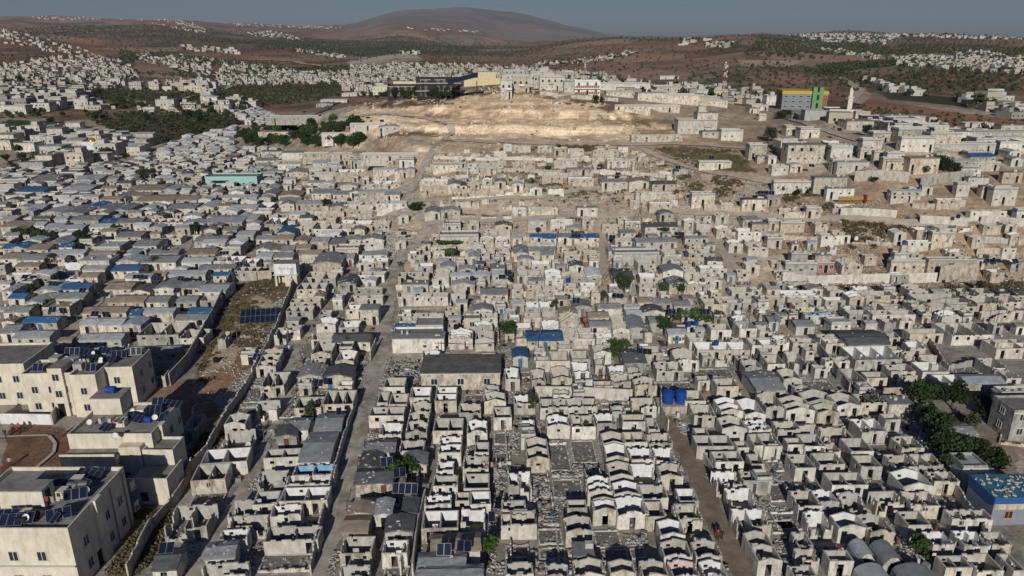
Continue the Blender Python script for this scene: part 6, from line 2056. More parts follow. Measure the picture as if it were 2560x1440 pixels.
# pickups
def pickup(px, py, yaw, label, c=(.7, .7, .7)):
    x, y, z = spot(px, py); o = empty('pickup_truck', (x, y, z + .02), rad(yaw)); bm_ = M_('car_paint_%.2f' % c[0], c, rough=.4, spec=.5, var=.05)
    q = MB(); q.box(-2.3, -.1, -.8, .8, .45, .85, 0); n = len(q.v)
    q.face([(-.1, -.8, .45), (2.2, -.8, .45), (2.2, -.8, .95), (1.3, -.78, 1.05), (.9, -.7, 1.65), (-.05, -.7, 1.7), (-.1, -.8, 1.0)]); q.face([(-.1, .8, 1.0), (-.05, .7, 1.7), (.9, .7, 1.65), (1.3, .78, 1.05), (2.2, .8, .95), (2.2, .8, .45), (-.1, .8, .45)])
    pr = [(-.1, .8, .45), (2.2, .8, .45), (2.2, .8, .95), (1.3, .78, 1.05), (.9, .7, 1.65), (-.05, .7, 1.7), (-.1, .8, 1.0)]
    for a, b_ in zip(pr, pr[1:] + pr[:1]): q.face([(a[0], -a[1], a[2]), (a[0], a[1], a[2]), (b_[0], b_[1], b_[2]), (b_[0], -b_[1], b_[2])])
    q.build('body', [bm_], o)
    q = MB(); q.box(-2.3, -.15, -.8, -.72, .852, 1.15); q.box(-2.3, -.15, .72, .8, .852, 1.15); q.box(-2.3, -2.22, -.72, .72, .852, 1.15); q.build('cargo_bed', [bm_], o)
    q = MB(); q.face([(1.27, -.7, 1.12), (1.27, .7, 1.12), (.95, .64, 1.6), (.95, -.64, 1.6)]); 
    for v in range(len(q.v)): q.v[v] = (q.v[v][0] + .03, q.v[v][1], q.v[v][2] + .02)
    q.box(.0, .85, -.80, -.76, 1.1, 1.5); q.box(.0, .85, .76, .80, 1.1, 1.5); q.build('window', [GLASS], o)
    for sx in (-1.5, 1.5):
        for sy in (-.72, .72):
            q = MB(); q.tube([(sx, sy - .1, .34), (sx, sy + .1, .34)], .34, 12); wh = q.build('wheel', [M_('tyre_rubber', (.02, .02, .02))], o)
            q = MB(); q.tube([(sx, sy - .11, .34), (sx, sy + .11, .34)], .17, 8); q.build('rim', [PVF], wh)
    tag(o, label, 'pickup truck', 'parked trucks'); occ_mark(x, y, 4.6, 2, 0, 8)
pickup(190, 706, 175, 'white pickup parked by the wall in the left camp'); pickup(870, 466, 178, 'white pickup in the upper middle lane'); pickup(1035, 240, 180, 'silver pickup under the black villa trees', (.6, .62, .64))
pickup(1465, 812, 100, 'orange-fronted van parked between the middle shelters', (.26, .11, .05))
# kerb curve of the red court
wall_run([(0,1097),(60,1094),(118,1093),(134,1112),(130,1135),(95,1165),(60,1190)], .25, .5, M_('dark_wet_soil', (.09, .05, .035)), 'dark curved earth bank round the red court', seed=4)
def motorbike(px, py, yaw, label):
    x, y, z = spot(px, py); o = empty('motorbike', (x, y, z), rad(yaw))
    for s in (-.62, .62):
        q = MB(); q.tube([(s + .3*math.cos(a), 0, .3 + .3*math.sin(a)) for a in [2*math.pi*k/12 for k in range(13)]], .05, 5); q.build('wheel', [M_('tyre_rubber', ())], o)
    q = MB(); q.tube([(-.6, 0, .3), (-.2, 0, .75), (.4, 0, .75), (.62, 0, .3)], .07, 5); q.tube([(.45, 0, .7), (.35, 0, 1.05)], .04, 5); q.tube([(.35, -.3, 1.05), (.35, .3, 1.05)], .03, 4); q.build('frame', [M_('bike_red', (.3, .03, .03), rough=.4)], o)
    q = MB(); q.box(-.55, .1, -.12, .12, .8, .9); q.build('saddle', [BLKP], o); tag(o, label, 'motorbike', 'parked motorbikes')
motorbike(40, 1084, 20, 'left parked motorbike by the white courtyard wall'); motorbike(56, 1082, 60, 'right parked motorbike by the white courtyard wall')

# ------------------------------------------------------------ open places that stay empty
OPEN = [[(560,720),(690,690),(735,712),(700,800),(600,1000),(470,1130),(330,1440),(230,1440),(420,1130),(480,920)], [(0,1060),(160,1060),(200,1180),(0,1240)],
        [(860,350),(830,300),(870,255),(1160,205),(1540,250),(1700,300),(1720,350),(1560,368),(1080,368)], [(330,965),(600,905),(560,1080),(470,1120)],
        [(2240,1000),(2560,1000),(2560,1300),(2510,1300),(2400,1180),(2290,1100)], [(1620,362),(1880,370),(1880,430),(1760,440),(1640,400)], [(1700,440),(1900,440),(1930,500),(1740,495)],
        [(1360,455),(1560,455),(1560,520),(1400,540),(1330,520)], [(2000,535),(2250,540),(2260,640),(2180,660),(2100,560)], [(1830,300),(1960,300),(2140,345),(2090,375),(1900,340)],
        [(1950,705),(2560,700),(2560,735),(1960,725)], [(945,905),(1050,900),(1040,960),(930,970)], [(955,590),(1060,560),(1040,640),(960,650)],
        [(600,312),(900,330),(900,380),(600,372)], [(0,1060),(260,1060),(260,1500),(0,1500)], [(1410,1060),(1500,1060),(1500,1180),(1410,1180)], [(2090,620),(2160,600),(2200,640),(2100,650)],
        [(200,275),(560,288),(610,308),(560,330),(420,352),(330,340),(240,325)], [(560,215),(840,203),(865,245),(700,268),(560,262)], [(200,222),(480,232),(500,262),(300,275),(240,250)], [(60,290),(270,280),(300,292),(120,310)], [(0,300),(130,305),(120,325),(0,330)], [(0,392),(60,385),(110,410),(0,430)], [(1880,300),(2060,262),(2060,300)]]
_oc = [(i, j) for i in range(OCC.shape[0]) for j in range(0)]
gx = OX0 + np.arange(OCC.shape[0]) + .5; gy = OY0 + np.arange(OCC.shape[1]) + .5
GXX, GYY = np.meshgrid(gx, gy, indexing='ij'); EE = elev(GXX, GYY); QX, QY = project(GXX, GYY, EE)
for pl in OPEN: OCC[inpoly(QX, QY, pl)] |= 32
COUNTS = {}
for e in PLACED: COUNTS[e[5]] = COUNTS.get(e[5], 0) + 1
STUFF = {}
def infill(poly, tries, types, wr, Lr, yaw0, seed, opts=(), gap=.5, hr=(2.4, 2.8), limit=9999):
    rnd = random.Random(seed); msk = inpoly(QX, QY, poly) & (OCC == 0); cells = np.argwhere(msk); k = 0
    if not len(cells): return
    for _ in range(tries):
        c = cells[rnd.randrange(len(cells))]; x, y = gx[c[0]], gy[c[1]]
        typ = rnd.choice(types); w = rnd.uniform(*wr); L = rnd.uniform(*Lr); yaw = rad(yaw0 + rnd.uniform(-2, 2))
        if typ in 't': w, L = max(w, L), min(w, L)
        if occ_test(x, y, w + gap, L + gap, yaw) > 0: continue
        opt = {'h': rnd.uniform(*hr)}
        for o in opts: opt[o[0]] = rnd.choice(o[1:])
        place_house(typ, x, y, w, L, yaw, opt, rnd.randrange(1 << 30), zt=max(el(x, y), el(x, y + L*.6))); k += 1
        if k >= limit: break
    return k
# lower half: more shells and razed floors between the traced ones
n1 = infill([(640,900),(2300,840),(2300,1010),(2560,1440),(480,1440),(600,1010)], 3500, 'RGRGRD', (3.0, 4.6), (3.0, 4.8), 1.8, 11, opts=('iggcw',), gap=.9)
n2 = infill([(1080,545),(1700,540),(1900,560),(2560,575),(2560,840),(980,890),(960,700),(1080,600)], 2600, 'RRGtTRF', (3.2, 5), (3, 4.5), 1.8, 12, gap=1.1, opts=('iccgw',), hr=(1.9, 2.3))
n3 = infill([(0,440),(520,400),(1020,400),(1010,560),(960,700),(940,880),(700,880),(740,700),(585,690),(420,960),(0,860)], 4500, 'ttTTtFR', (3.6, 6.5), (3.4, 5), 2.5, 13, gap=.9, opts=('rslwldnwnsl',))
n4 = infill([(560,300),(640,275),(760,330),(720,380),(540,440),(250,440),(420,370)], 2500, 'TTTt', (4, 6), (5, 7.5), 3, 14, gap=.5, opts=('rwwlw',), hr=(2.2, 2.8))
n5 = infill([(0,330),(230,320),(420,350),(540,300),(600,300),(300,400),(0,450)], 900, 'FFFt', (7, 12), (7, 11), 2, 15, gap=3, hr=(3, 6.5), opts=('icw',), limit=70)
n6 = infill([(1950,300),(2100,300),(2560,385),(2560,560),(2100,520),(1950,440)], 900, 'FFFR', (6, 10), (6, 9), -2, 16, gap=2, hr=(3, 4.5), opts=('iccw',), limit=60)
n7 = infill([(1240,190),(1560,215),(1900,235),(1960,270),(1700,262),(1540,240),(1260,205)], 900, 'FFF', (6, 10), (6, 9), 2, 17, gap=1.5, hr=(3, 6), opts=('iccw',), limit=50)
n8 = infill([(0,235),(620,215),(640,300),(300,300),(0,300)], 700, 'F', (9, 15), (8, 12), 2, 18, gap=6, hr=(4, 9), opts=('icw',), limit=70)
print('infill', n1, n2, n3, n4, n5, n6, n7, n8)
LOWP = [(640,900),(2300,840),(2300,1010),(2560,1440),(480,1440),(600,1010)]; MIDP = [(1080,380),(1720,380),(1900,520),(2560,560),(2560,840),(980,890),(960,700),(1080,600),(1030,480)]
LEFTP = [(0,440),(520,400),(1020,400),(1010,560),(960,700),(940,880),(700,880),(740,700),(585,690),(420,960),(0,860)]
m1 = infill(LOWP, 5000, 'RRRFD', (1.7, 3.0), (1.8, 3.2), 1.8, 61, opts=('iggcw',), gap=.35, hr=(1.8, 2.3), limit=150)
m2 = infill([(1080,600),(1900,600),(2560,640),(2560,840),(980,890),(960,700)], 4000, 'RRFt', (1.8, 3.2), (1.8, 3.0), 1.8, 62, opts=('iccgw',), gap=.4, hr=(1.7, 2.2), limit=100)
m3 = infill(LEFTP, 5000, 'tTFR', (2.0, 3.4), (2.0, 3.2), 2.5, 63, opts=('rslwldnwnsl',), gap=.4, hr=(1.8, 2.3), limit=160)
print('annexes', m1, m2, m3)
# courtyard walls: three-sided yards that tie the houses together
def yards(poly, tries, yaw0, seed, limit):
    rnd = random.Random(seed); cells = np.argwhere(inpoly(QX, QY, poly) & (OCC == 0)); k = 0
    for _ in range(tries):
        c = cells[rnd.randrange(len(cells))]; x, y = gx[c[0]], gy[c[1]]; w = rnd.uniform(2.2, 5); L = rnd.uniform(1.8, 4); yaw = rad(yaw0 + rnd.uniform(-2, 2))
        if occ_test(x, y, w, L, yaw) > 0: continue
        mb = MB(); h = rnd.uniform(1.1, 2.0); dm = rnd.choice([1, 1, 2]); zb = -1.2
        sides = [((-w/2, 0), (w/2, 0)), ((w/2, .15), (w/2, L)), ((-w/2, L), (-w/2, .15))]
        if rnd.random() < .4: sides.pop(rnd.choice([1, 2]))
        for a, b_ in sides: panel(mb, a, b_, .15, flat(h), [], zb, 0, 0, 1, dmg=dm, rnd=rnd)
        o = mb.build('yard_wall', [rnd.choice(OUTER), TOPM], None, (x, y, el(x, y)), yaw); placed(o, rnd.choice(['low', 'plain', 'rough']) + ' block yard wall', x, y, 'wall', 'yard walls between the houses')
        occ_mark(x, y, w, L, yaw, 2, .1); k += 1
        if k >= limit: break
    return k
y1 = yards([(640,900),(2300,840),(2300,1010),(2560,1440),(480,1440),(600,1010)], 5000, 1.8, 31, 120)
y2 = yards([(1080,380),(1720,380),(1900,520),(2560,560),(2560,840),(980,890),(960,700),(1080,600),(1030,480)], 5000, 1.8, 32, 110)
y3 = yards([(0,440),(520,400),(1020,400),(1010,560),(960,700),(940,880),(700,880),(740,700),(585,690),(420,960),(0,860)], 4000, 2.5, 33, 70)
print('yards', y1, y2, y3)

# ------------------------------------------------------------ rubble: broken block and plaster lying about
def chunks(name, X, Y, S, mats, seed, lift=0.0, flatness=.75):
    n = len(X); r = np.random.default_rng(seed); Z = elev(X, Y) + lift
    cube = np.array([(-1,-1,-1),(1,-1,-1),(1,1,-1),(-1,1,-1),(-1,-1,1),(1,-1,1),(1,1,1),(-1,1,1)], float)
    v = cube[None] * S[:, None, None] * r.uniform(.55, 1.15, (n, 1, 3)) * np.array([1.2, .9, flatness])
    v += r.uniform(-.22, .22, (n, 8, 3)) * S[:, None, None]
    a = r.uniform(0, 6.28, n); b_ = r.uniform(-.5, .5, n); ca, sa, cb, sb = np.cos(a), np.sin(a), np.cos(b_), np.sin(b_)
    x1 = v[..., 0]; y1 = v[..., 1]*cb[:, None] - v[..., 2]*sb[:, None]; z1 = v[..., 1]*sb[:, None] + v[..., 2]*cb[:, None]
    v = np.stack([x1*ca[:, None] - y1*sa[:, None] + X[:, None], x1*sa[:, None] + y1*ca[:, None] + Y[:, None], z1 + (Z + S*.35)[:, None]], -1).reshape(-1, 3)
    fc = np.array([(0,1,5,4),(1,2,6,5),(2,3,7,6),(3,0,4,7),(4,5,6,7)]); f = (np.arange(n)[:, None, None]*8 + fc[None]).reshape(-1, 4)
    me = bpy.data.meshes.new(name); me.vertices.add(len(v)); me.vertices.foreach_set('co', v.ravel()); me.loops.add(f.size); me.loops.foreach_set('vertex_index', f.ravel())
    me.polygons.add(len(f)); me.polygons.foreach_set('loop_start', np.arange(0, f.size, 4))
    for m in mats: me.materials.append(m)
    mi = np.repeat(r.choice(len(mats), n, p=[.5, .3, .2][:len(mats)] if len(mats) == 3 else None), 5); me.polygons.foreach_set('material_index', mi.astype(np.int32)); me.update(calc_edges=True)
    o = bpy.data.objects.new(name, me); COL.objects.link(o); return o
RUB = [M_('broken_block', (.44, .41, .36), var=.3, scale=4), M_('broken_plaster', (.50, .475, .43), var=.3, scale=4), M_('grey_rubble', (.22, .20, .175), var=.3, scale=4)]
def scatter(poly, n, seed, clump=12, thr=.5, mask=1|8, lo=.04, hi=.19, exact=None):
    msk = inpoly(QX, QY, poly) & ((OCC & (mask | 3)) == 0); cells = np.argwhere(msk); r = np.random.default_rng(seed)
    if not len(cells): return np.zeros(0), np.zeros(0), np.zeros(0)
    c = cells[r.integers(0, len(cells), n * 2)]; X = OX0 + c[:, 0] + r.random(n*2); Y = OY0 + c[:, 1] + r.random(n*2)
    k = fbm(X, Y, clump, seed, 3) + r.uniform(-.12, .12, n*2) > thr; X, Y = X[k][:n], Y[k][:n]
    return X, Y, lo + (hi - lo) * r.random(len(X)) ** 2.2
parts = [scatter([(640,900),(2300,830),(2300,1010),(2560,1440),(480,1440),(600,1010)], 36000, 5, 9, .5), 
         scatter([(540,1000),(700,870),(735,880),(560,1440),(440,1440),(590,1100)], 24000, 6, 5, .3, mask=8, lo=.06, hi=.24),
         scatter([(1640,1080),(1720,1050),(2080,1440),(1860,1440)], 5000, 7, 5, .48, mask=8),
         scatter([(940,915),(1045,905),(1040,955),(930,975)], 4500, 8, 20, .2, mask=8, lo=.1, hi=.28),
         scatter([(960,590),(1060,560),(1040,640),(960,650)], 3000, 9, 6, .35, lo=.08, hi=.3),
         scatter([(960,540),(1500,380),(2560,560),(2560,840),(980,890)], 16000, 10, 10, .53, lo=.06, hi=.24),
         scatter([(1900,640),(2060,640),(2200,700),(2340,700),(1960,720)], 5000, 11, 8, .35, lo=.1, hi=.4),
         scatter([(0,440),(1020,400),(940,880),(420,960),(0,860)], 5000, 12, 9, .55, lo=.06, hi=.2),
         scatter([(480,960),(700,740),(735,740),(600,990),(470,1100)], 1500, 13, 6, .5, mask=8|2, lo=.06, hi=.2),
         scatter([(1280,1180),(1420,1050),(1500,1180),(1450,1440),(1280,1440)], 9000, 14, 6, .4, lo=.08, hi=.28)]
X = np.concatenate([p[0] for p in parts]); Y = np.concatenate([p[1] for p in parts]); Sz = np.concatenate([p[2] for p in parts])
o = chunks('rubble', X, Y, Sz, RUB, 3); tag(o, 'pale broken block and plaster rubble strewn between the shells', 'rubble', kind='stuff')
print('rubble', len(X))

# ------------------------------------------------------------ household clutter: boards, cloths, cans and crates in yards and lanes
CLM = [M_('clutter_wood', (.20, .14, .09)), M_('clutter_blue', (.06, .12, .22)), M_('clutter_white', (.62, .61, .58)), M_('clutter_red', (.22, .06, .05)), M_('clutter_black', (.03, .03, .03)), M_('clutter_tan', (.35, .28, .19)), M_('clutter_grey', (.25, .25, .25))]
rr = random.Random(404); mb = MB(); cc = 0
for poly, n in ((LOWP, 1500), (MIDP, 1500), (LEFTP, 1500)):
    cells = np.argwhere(inpoly(QX, QY, poly) & ((OCC & (2|8|1)) == 0))
    for _ in range(n):
        c = cells[rr.randrange(len(cells))]; x, y = gx[c[0]] + rr.uniform(-.5, .5), gy[c[1]] + rr.uniform(-.5, .5); z = el(x, y)
        T = Matrix.Translation((x, y, z + .03)) @ Matrix.Rotation(rr.uniform(0, 3.14), 4, 'Z') @ Matrix.Rotation(rr.uniform(-.25, .25), 4, 'X'); k = rr.random(); m = rr.choice([0, 0, 0, 1, 2, 2, 4, 4, 5, 5, 6, 6, 6, 6, 3 if rr.random() < .3 else 6])
        if k < .35: mb.obox(T, -rr.uniform(.4, 1.1), rr.uniform(.4, 1.1), -.08, .08, 0, .06, m)
        elif k < .65: s = rr.uniform(.15, .4); mb.obox(T, -s, s, -s*.7, s*.7, 0, s*rr.uniform(.8, 1.6), m)
        elif k < .8: mb.obox(T, -rr.uniform(.4, .9), rr.uniform(.4, .9), -.4, .5, .02, .07, m)
        else: mb.tube([tuple(T @ Vector((0, 0, 0))), tuple(T @ Vector((0, 0, rr.uniform(.4, .9))))], rr.uniform(.16, .3), 8, m)
tag(mb.build('household_clutter', CLM), 'boards, cans, crates and cloths lying in the yards and lanes', 'clutter', kind='stuff')

X, Y, Sz = scatter([(870,330),(870,262),(1000,250),(1160,212),(1330,215),(1540,262),(1660,330),(1900,330),(1900,380),(1060,380)], 9000, 91, 14, .5, mask=8|2, lo=.1, hi=.75)
cells = np.argwhere(inpoly(QX, QY, [(870,335),(870,262),(1000,250),(1160,212),(1330,215),(1540,262),(1660,335),(1600,368),(1060,372)]) & ((OCC & 11) == 0)); r = np.random.default_rng(5); c = cells[r.integers(0, len(cells), 14000)]
X = OX0 + c[:, 0] + r.random(14000); Y = OY0 + c[:, 1] + r.random(14000); k = fbm(X, Y * .5, 9, 71, 4) > .5; X, Y = X[k], Y[k]; Sz = .1 + .55 * r.random(len(X)) ** 4
tag(chunks('quarry_stones', X, Y, Sz, [M_('hill_stone_cream', (.66, .54, .38), var=.3), M_('hill_stone_tan', (.42, .31, .21), var=.3), M_('hill_stone_brown', (.24, .16, .11), var=.3)], 8), 'loose stones and spoil on the cut hillside', 'stones', kind='stuff')

# ------------------------------------------------------------ trees
LEAF = [M_('leaf_deep', (.032, .056, .018), var=.35, scale=.8, rough=.8, objvar=.25), M_('leaf_olive', (.066, .074, .038), var=.35, scale=.8, rough=.85, objvar=.25), M_('leaf_bright', (.05, .09, .02), var=.3, scale=.8, rough=.8, objvar=.2)]
BARK = M_('bark', (.10, .075, .055), var=.3, scale=4)
def crown_mesh(r, h, n, seed, leaf=.28, lobes=7, low=.1):
    rr = np.random.default_rng(seed)
    cx = rr.uniform(-.55, .55, (lobes, 3)) * np.array([r, r, h*.55]); cx[:, 2] += h*.5; cr = rr.uniform(.38, .62, lobes)
    k = rr.integers(0, lobes, n); d = rr.normal(size=(n, 3)); d /= np.linalg.norm(d, axis=1)[:, None]; q = rr.random(n) ** .45
    P = cx[k] + d * (q * cr[k])[:, None] * np.array([r, r, h*.6]); P[:, 2] = np.maximum(P[:, 2], h*low)
    a = rr.normal(size=(n, 3)); a /= np.linalg.norm(a, axis=1)[:, None]; b_ = np.cross(a, rr.normal(size=(n, 3))); b_ /= np.linalg.norm(b_, axis=1)[:, None] + 1e-9
    s = (leaf * rr.uniform(.6, 1.3, n))[:, None]
    V = np.stack([P - a*s, P + b_*s*.7, P + a*s, P - b_*s*.7], 1).reshape(-1, 3)
    me = bpy.data.meshes.new('crown'); me.vertices.add(4*n); me.vertices.foreach_set('co', V.ravel()); me.loops.add(4*n); me.loops.foreach_set('vertex_index', np.arange(4*n)); me.polygons.add(n); me.polygons.foreach_set('loop_start', np.arange(0, 4*n, 4)); me.update(calc_edges=True)
    return me
_cr = {}
def tree(px, py, r, h, kind=0, look=None, dens=1.0, world=None, trunk=True, name='tree', cat='tree', group='trees among the houses', th=None, z=None):
    x, y = world if world else unproj(px, py); zz = el(x, y) if z is None else z
    key = (round(r*2), round(h*2), kind, int(px + py) % 3, dens)
    if key not in _cr:
        n = int(min(2600, 120 * r * r * max(1, h / r) * dens) + 150); me = crown_mesh(r, h, n, hash(key) % 99991, leaf=.16 + .035*r); me.materials.append(LEAF[kind]); _cr[key] = me
    th = th if th is not None else h*.3; o = empty(name, (x, y, zz))
    c = bpy.data.objects.new('crown', _cr[key]); COL.objects.link(c); c.parent = o; c.location = (0, 0, th); c.rotation_euler = (0, 0, random.Random(px*7+py).uniform(0, 6.28))
    if trunk:
        rr = random.Random(int(px*3+py)); q = MB(); q.tube([(0, 0, -.3), (rr.uniform(-.1, .1), .05, th), (rr.uniform(-.3, .3), .1, th + h*.45)], [.09 + r*.05, .07 + r*.035, .03], 6)
        for k in range(4):
            a = rr.uniform(0, 6.28); q.tube([(0, 0, th*.8), (math.cos(a)*r*.35, math.sin(a)*r*.35, th + h*.25), (math.cos(a)*r*.6, math.sin(a)*r*.6, th + h*.45)], [.05 + r*.02, .04, .02], 5)
        q.build('trunk', [BARK], o)
    occ_mark(x, y - r*.5, r, r, 0, 4)
    placed(o, look or ['dark green bushy tree', 'grey-green loose tree', 'bright green tree'][kind], x, y, cat, group); return o
TREES = [(2297,1020,2.4,3.8,0),(2380,1020,3.0,4.2,0),(2330,1010,1.8,3,0),(2450,1035,1.8,2.6,0),(2470,1050,1.6,2.2,0),(2310,1060,2.2,3.2,0),(2335,1100,2.6,3.8,0),(2350,1150,2.6,3.8,0),(2400,1160,2.8,3.6,0),(2440,1170,2.6,3.4,0),(2470,1180,2.4,3.2,0),(2375,1190,2.2,3.2,0),
 (2430,1070,1.2,2.4,1),(2500,1285,1.0,2.2,2),(2298,1390,1.3,2.2,2),(2170,1020,1.4,2.4,1),(1222,1395,1.1,2.8,2),(780,1055,1.4,2.8,1),(868,873,1.3,2.2,2),(1270,850,1.9,3,0),(1528,900,2.2,3,2),(1560,885,1.4,2.4,2),(1330,1035,.9,3.6,1),(1460,1085,.7,1.6,1),(1385,780,1.3,2.2,1),(1420,752,.8,1.4,1),(1560,742,1.9,4.6,0),(1655,730,1.4,1.8,2),(1695,735,1.7,2.6,0),(1508,752,1.1,2,1),(1655,830,2.3,3.2,0),(1745,810,3.2,2.4,2),(1790,805,2,2.2,2),(1705,808,1.8,2.8,2),
 (1592,612,1.6,3.0,1),(1650,620,1.8,2.2,2),(1745,598,1,1.8,0),(1060,870,.8,1.4,1),(1170,700,1,1.9,1),(820,518,2.0,2.6,0),(795,522,1,1.4,0),(1045,530,2.6,2.4,0),(1030,528,1.5,2,0),(490,588,1.8,3.4,0),(75,600,2.8,3.6,0),(110,605,3,3.6,1),(45,600,2.2,3.2,0),(210,615,2.4,4,0),(190,628,3,1.8,0),(100,780,3,2,2),(140,765,3,1.8,2),(60,790,2,1.8,2),(130,665,2,2.8,1),(80,735,2.4,2.4,1),(400,668,2.6,2.4,2),(375,672,2,2,2),(260,745,.9,1.6,0),(360,450,4,3.6,1),(265,482,1.6,1.8,1),(385,445,2,3,1),(1980,793,2.0,2.2,2),(2445,730,.9,3,0),(1190,600,1.2,1.6,0),(790,480,1.2,1.8,0),
 (2360,430,3.0,4,0),(2340,420,2.2,3,0),(2385,440,2,3,0),(2020,490,.8,2,0),(2070,495,.8,1.6,0),(1955,298,2.8,3.4,0),(1965,296,2.4,3,0),(2310,435,1.6,2,0),(1490,262,2.0,3.4,0),(1504,258,1.4,2.2,0),(1415,225,1.4,2.4,0),(1330,460,.6,1.4,0),(1397,385,1.0,3.4,0),(1470,640,1.6,1.6,2),(1440,640,1.2,1.5,2),(1935,385,1.0,2.2,0),(1420,438,1,1.6,0),(1370,430,1.6,1.6,1)]
for t in TREES: tree(*t)
rr = random.Random(123); k = 0
while k < 110:      # trees standing about the left town and a few elsewhere
    px, py = (rr.uniform(0, 640), rr.uniform(250, 450)) if k < 85 else (rr.uniform(1900, 2560), rr.uniform(330, 520)) if k < 92 else (rr.uniform(0, 1000), rr.uniform(440, 560)); k += 1
    x, y = unproj(px, py); r_ = rr.uniform(1.3, 2.6) * (1.5 if py < 400 else 1)
    if occ_test(x, y - r_, r_*1.6, r_*1.6, 0, 2 | 8) > .15: continue
    tree(px, py, r_, r_ * rr.uniform(1.1, 1.6), rr.choice([0, 0, 1]))
# vine mats
for px, py, r, h in [(1010,1200,2.6,1.6),(1030,1198,2.2,1.5),(995,1202,1.8,1.5),(1110,622,3.0,1.0),(1140,622,2.4,1.0),(1120,648,3,1.2),(1345,590,1.2,.8),(1445,602,1.8,1.0),(1660,590,1.8,.9)]:
    tree(px, py, r, h, 2, 'spreading vine on a pergola', 1.6, name='vine', cat='vine', group='vines on pergolas', th=1.7)
# grove by the white villa
rr = random.Random(77)
for k in range(90):
    px = rr.uniform(615, 905); py = rr.uniform(322, 372)
    if 812 < px < 905 and 335 < py < 362: continue
    x, y = unproj(px, py)
    if occ_test(x, y, 3, 3, 0, 2 | 8) > .5: continue
    tree(px, py, rr.uniform(2.2, 3.8), rr.uniform(3, 6), rr.choice([0, 0, 1, 2]), group='trees of the grove by the white villa')
for k in range(16): tree(928 + k*13.5 + rr.uniform(-3, 3), 248 + rr.uniform(-2, 2), rr.uniform(1.6, 2.4), rr.uniform(3, 4.6), 0, 'dark clipped tree below the black villa', group='trees under the black villa')
# shrubs on the weedy plot, the strip and the hillside
def shrubs(polys, n, seed, sr=(.25, .8), kinds=(0, 1)):
    rnd = np.random.default_rng(seed); V = []; tot = 0
    for poly in polys:
        cells = np.argwhere(inpoly(QX, QY, poly) & ((OCC & (2|8|1)) == 0))
        if not len(cells): continue
        c = cells[rnd.integers(0, len(cells), n)]; X = OX0 + c[:, 0] + rnd.random(n); Y = OY0 + c[:, 1] + rnd.random(n)
        k = fbm(X, Y, 7, seed, 3) > .47; X, Y = X[k], Y[k]; Z = elev(X, Y); s = rnd.uniform(*sr, len(X))
        m = 34; P = rnd.normal(size=(len(X), m, 3)); P /= np.linalg.norm(P, axis=2)[..., None]; P *= rnd.random((len(X), m, 1)) ** .5; P[..., 2] = np.abs(P[..., 2]) * .7
        P = P * s[:, None, None] + np.stack([X, Y, Z], -1)[:, None]; P = P.reshape(-1, 3); q = len(P)
        a = rnd.normal(size=(q, 3)); a /= np.linalg.norm(a, axis=1)[:, None]; b_ = np.cross(a, rnd.normal(size=(q, 3))); b_ /= np.linalg.norm(b_, axis=1)[:, None] + 1e-9
        ss = (np.repeat(s, m) * .26)[:, None]; V.append(np.stack([P - a*ss, P + b_*ss*.8, P + a*ss, P - b_*ss*.8], 1).reshape(-1, 3))
    return np.concatenate(V)
def quads(name, V, mats, seed=1):
    n = len(V) // 4; me = bpy.data.meshes.new(name); me.vertices.add(4*n); me.vertices.foreach_set('co', V.ravel()); me.loops.add(4*n); me.loops.foreach_set('vertex_index', np.arange(4*n)); me.polygons.add(n); me.polygons.foreach_set('loop_start', np.arange(0, 4*n, 4))
    for m in mats: me.materials.append(m)
    me.polygons.foreach_set('material_index', np.random.default_rng(seed).integers(0, len(mats), n).astype(np.int32)); me.update(calc_edges=True); o = bpy.data.objects.new(name, me); COL.objects.link(o); return o
DRY = M_('dry_weed', (.17, .13, .07), var=.35); DRG = M_('dusty_weed', (.10, .105, .05), var=.35)
V = shrubs([[(470,960),(560,760),(585,700),(690,690),(735,712),(690,800),(640,900),(590,940)], [(470,1130),(540,1070),(600,990),(560,1090),(420,1330),(350,1440),(250,1440),(420,1130)]], 950, 21)
o = quads('weeds', V, [DRY, DRY, DRG]); tag(o, 'dusty green weeds over the empty plot and strip', 'weeds', kind='stuff')
V = shrubs([[(860,262),(1160,215),(1160,240),(900,275)], [(1060,212),(1330,215),(1540,262),(1640,330),(1560,300),(1330,240)], [(1080,380),(1240,375),(1560,380),(1560,360)], [(1690,440),(1900,440),(1920,495),(1740,490)], [(1640,370),(1860,375),(1880,430),(1760,430)], [(2100,540),(2260,550),(2250,640),(2130,620)], [(1950,715),(2560,705),(2560,740),(1960,728)], [(1150,400),(1700,400),(1800,520),(1100,470)], [(1960,480),(2100,490),(2080,530),(1960,510)]], 420, 22, (.3, 1.1))
o = quads('hillside_scrub', V, [DRY, M_('brown_scrub', (.11, .075, .05), var=.3), DRG]); tag(o, 'brown and green scrub on the hillsides', 'scrub', kind='stuff')

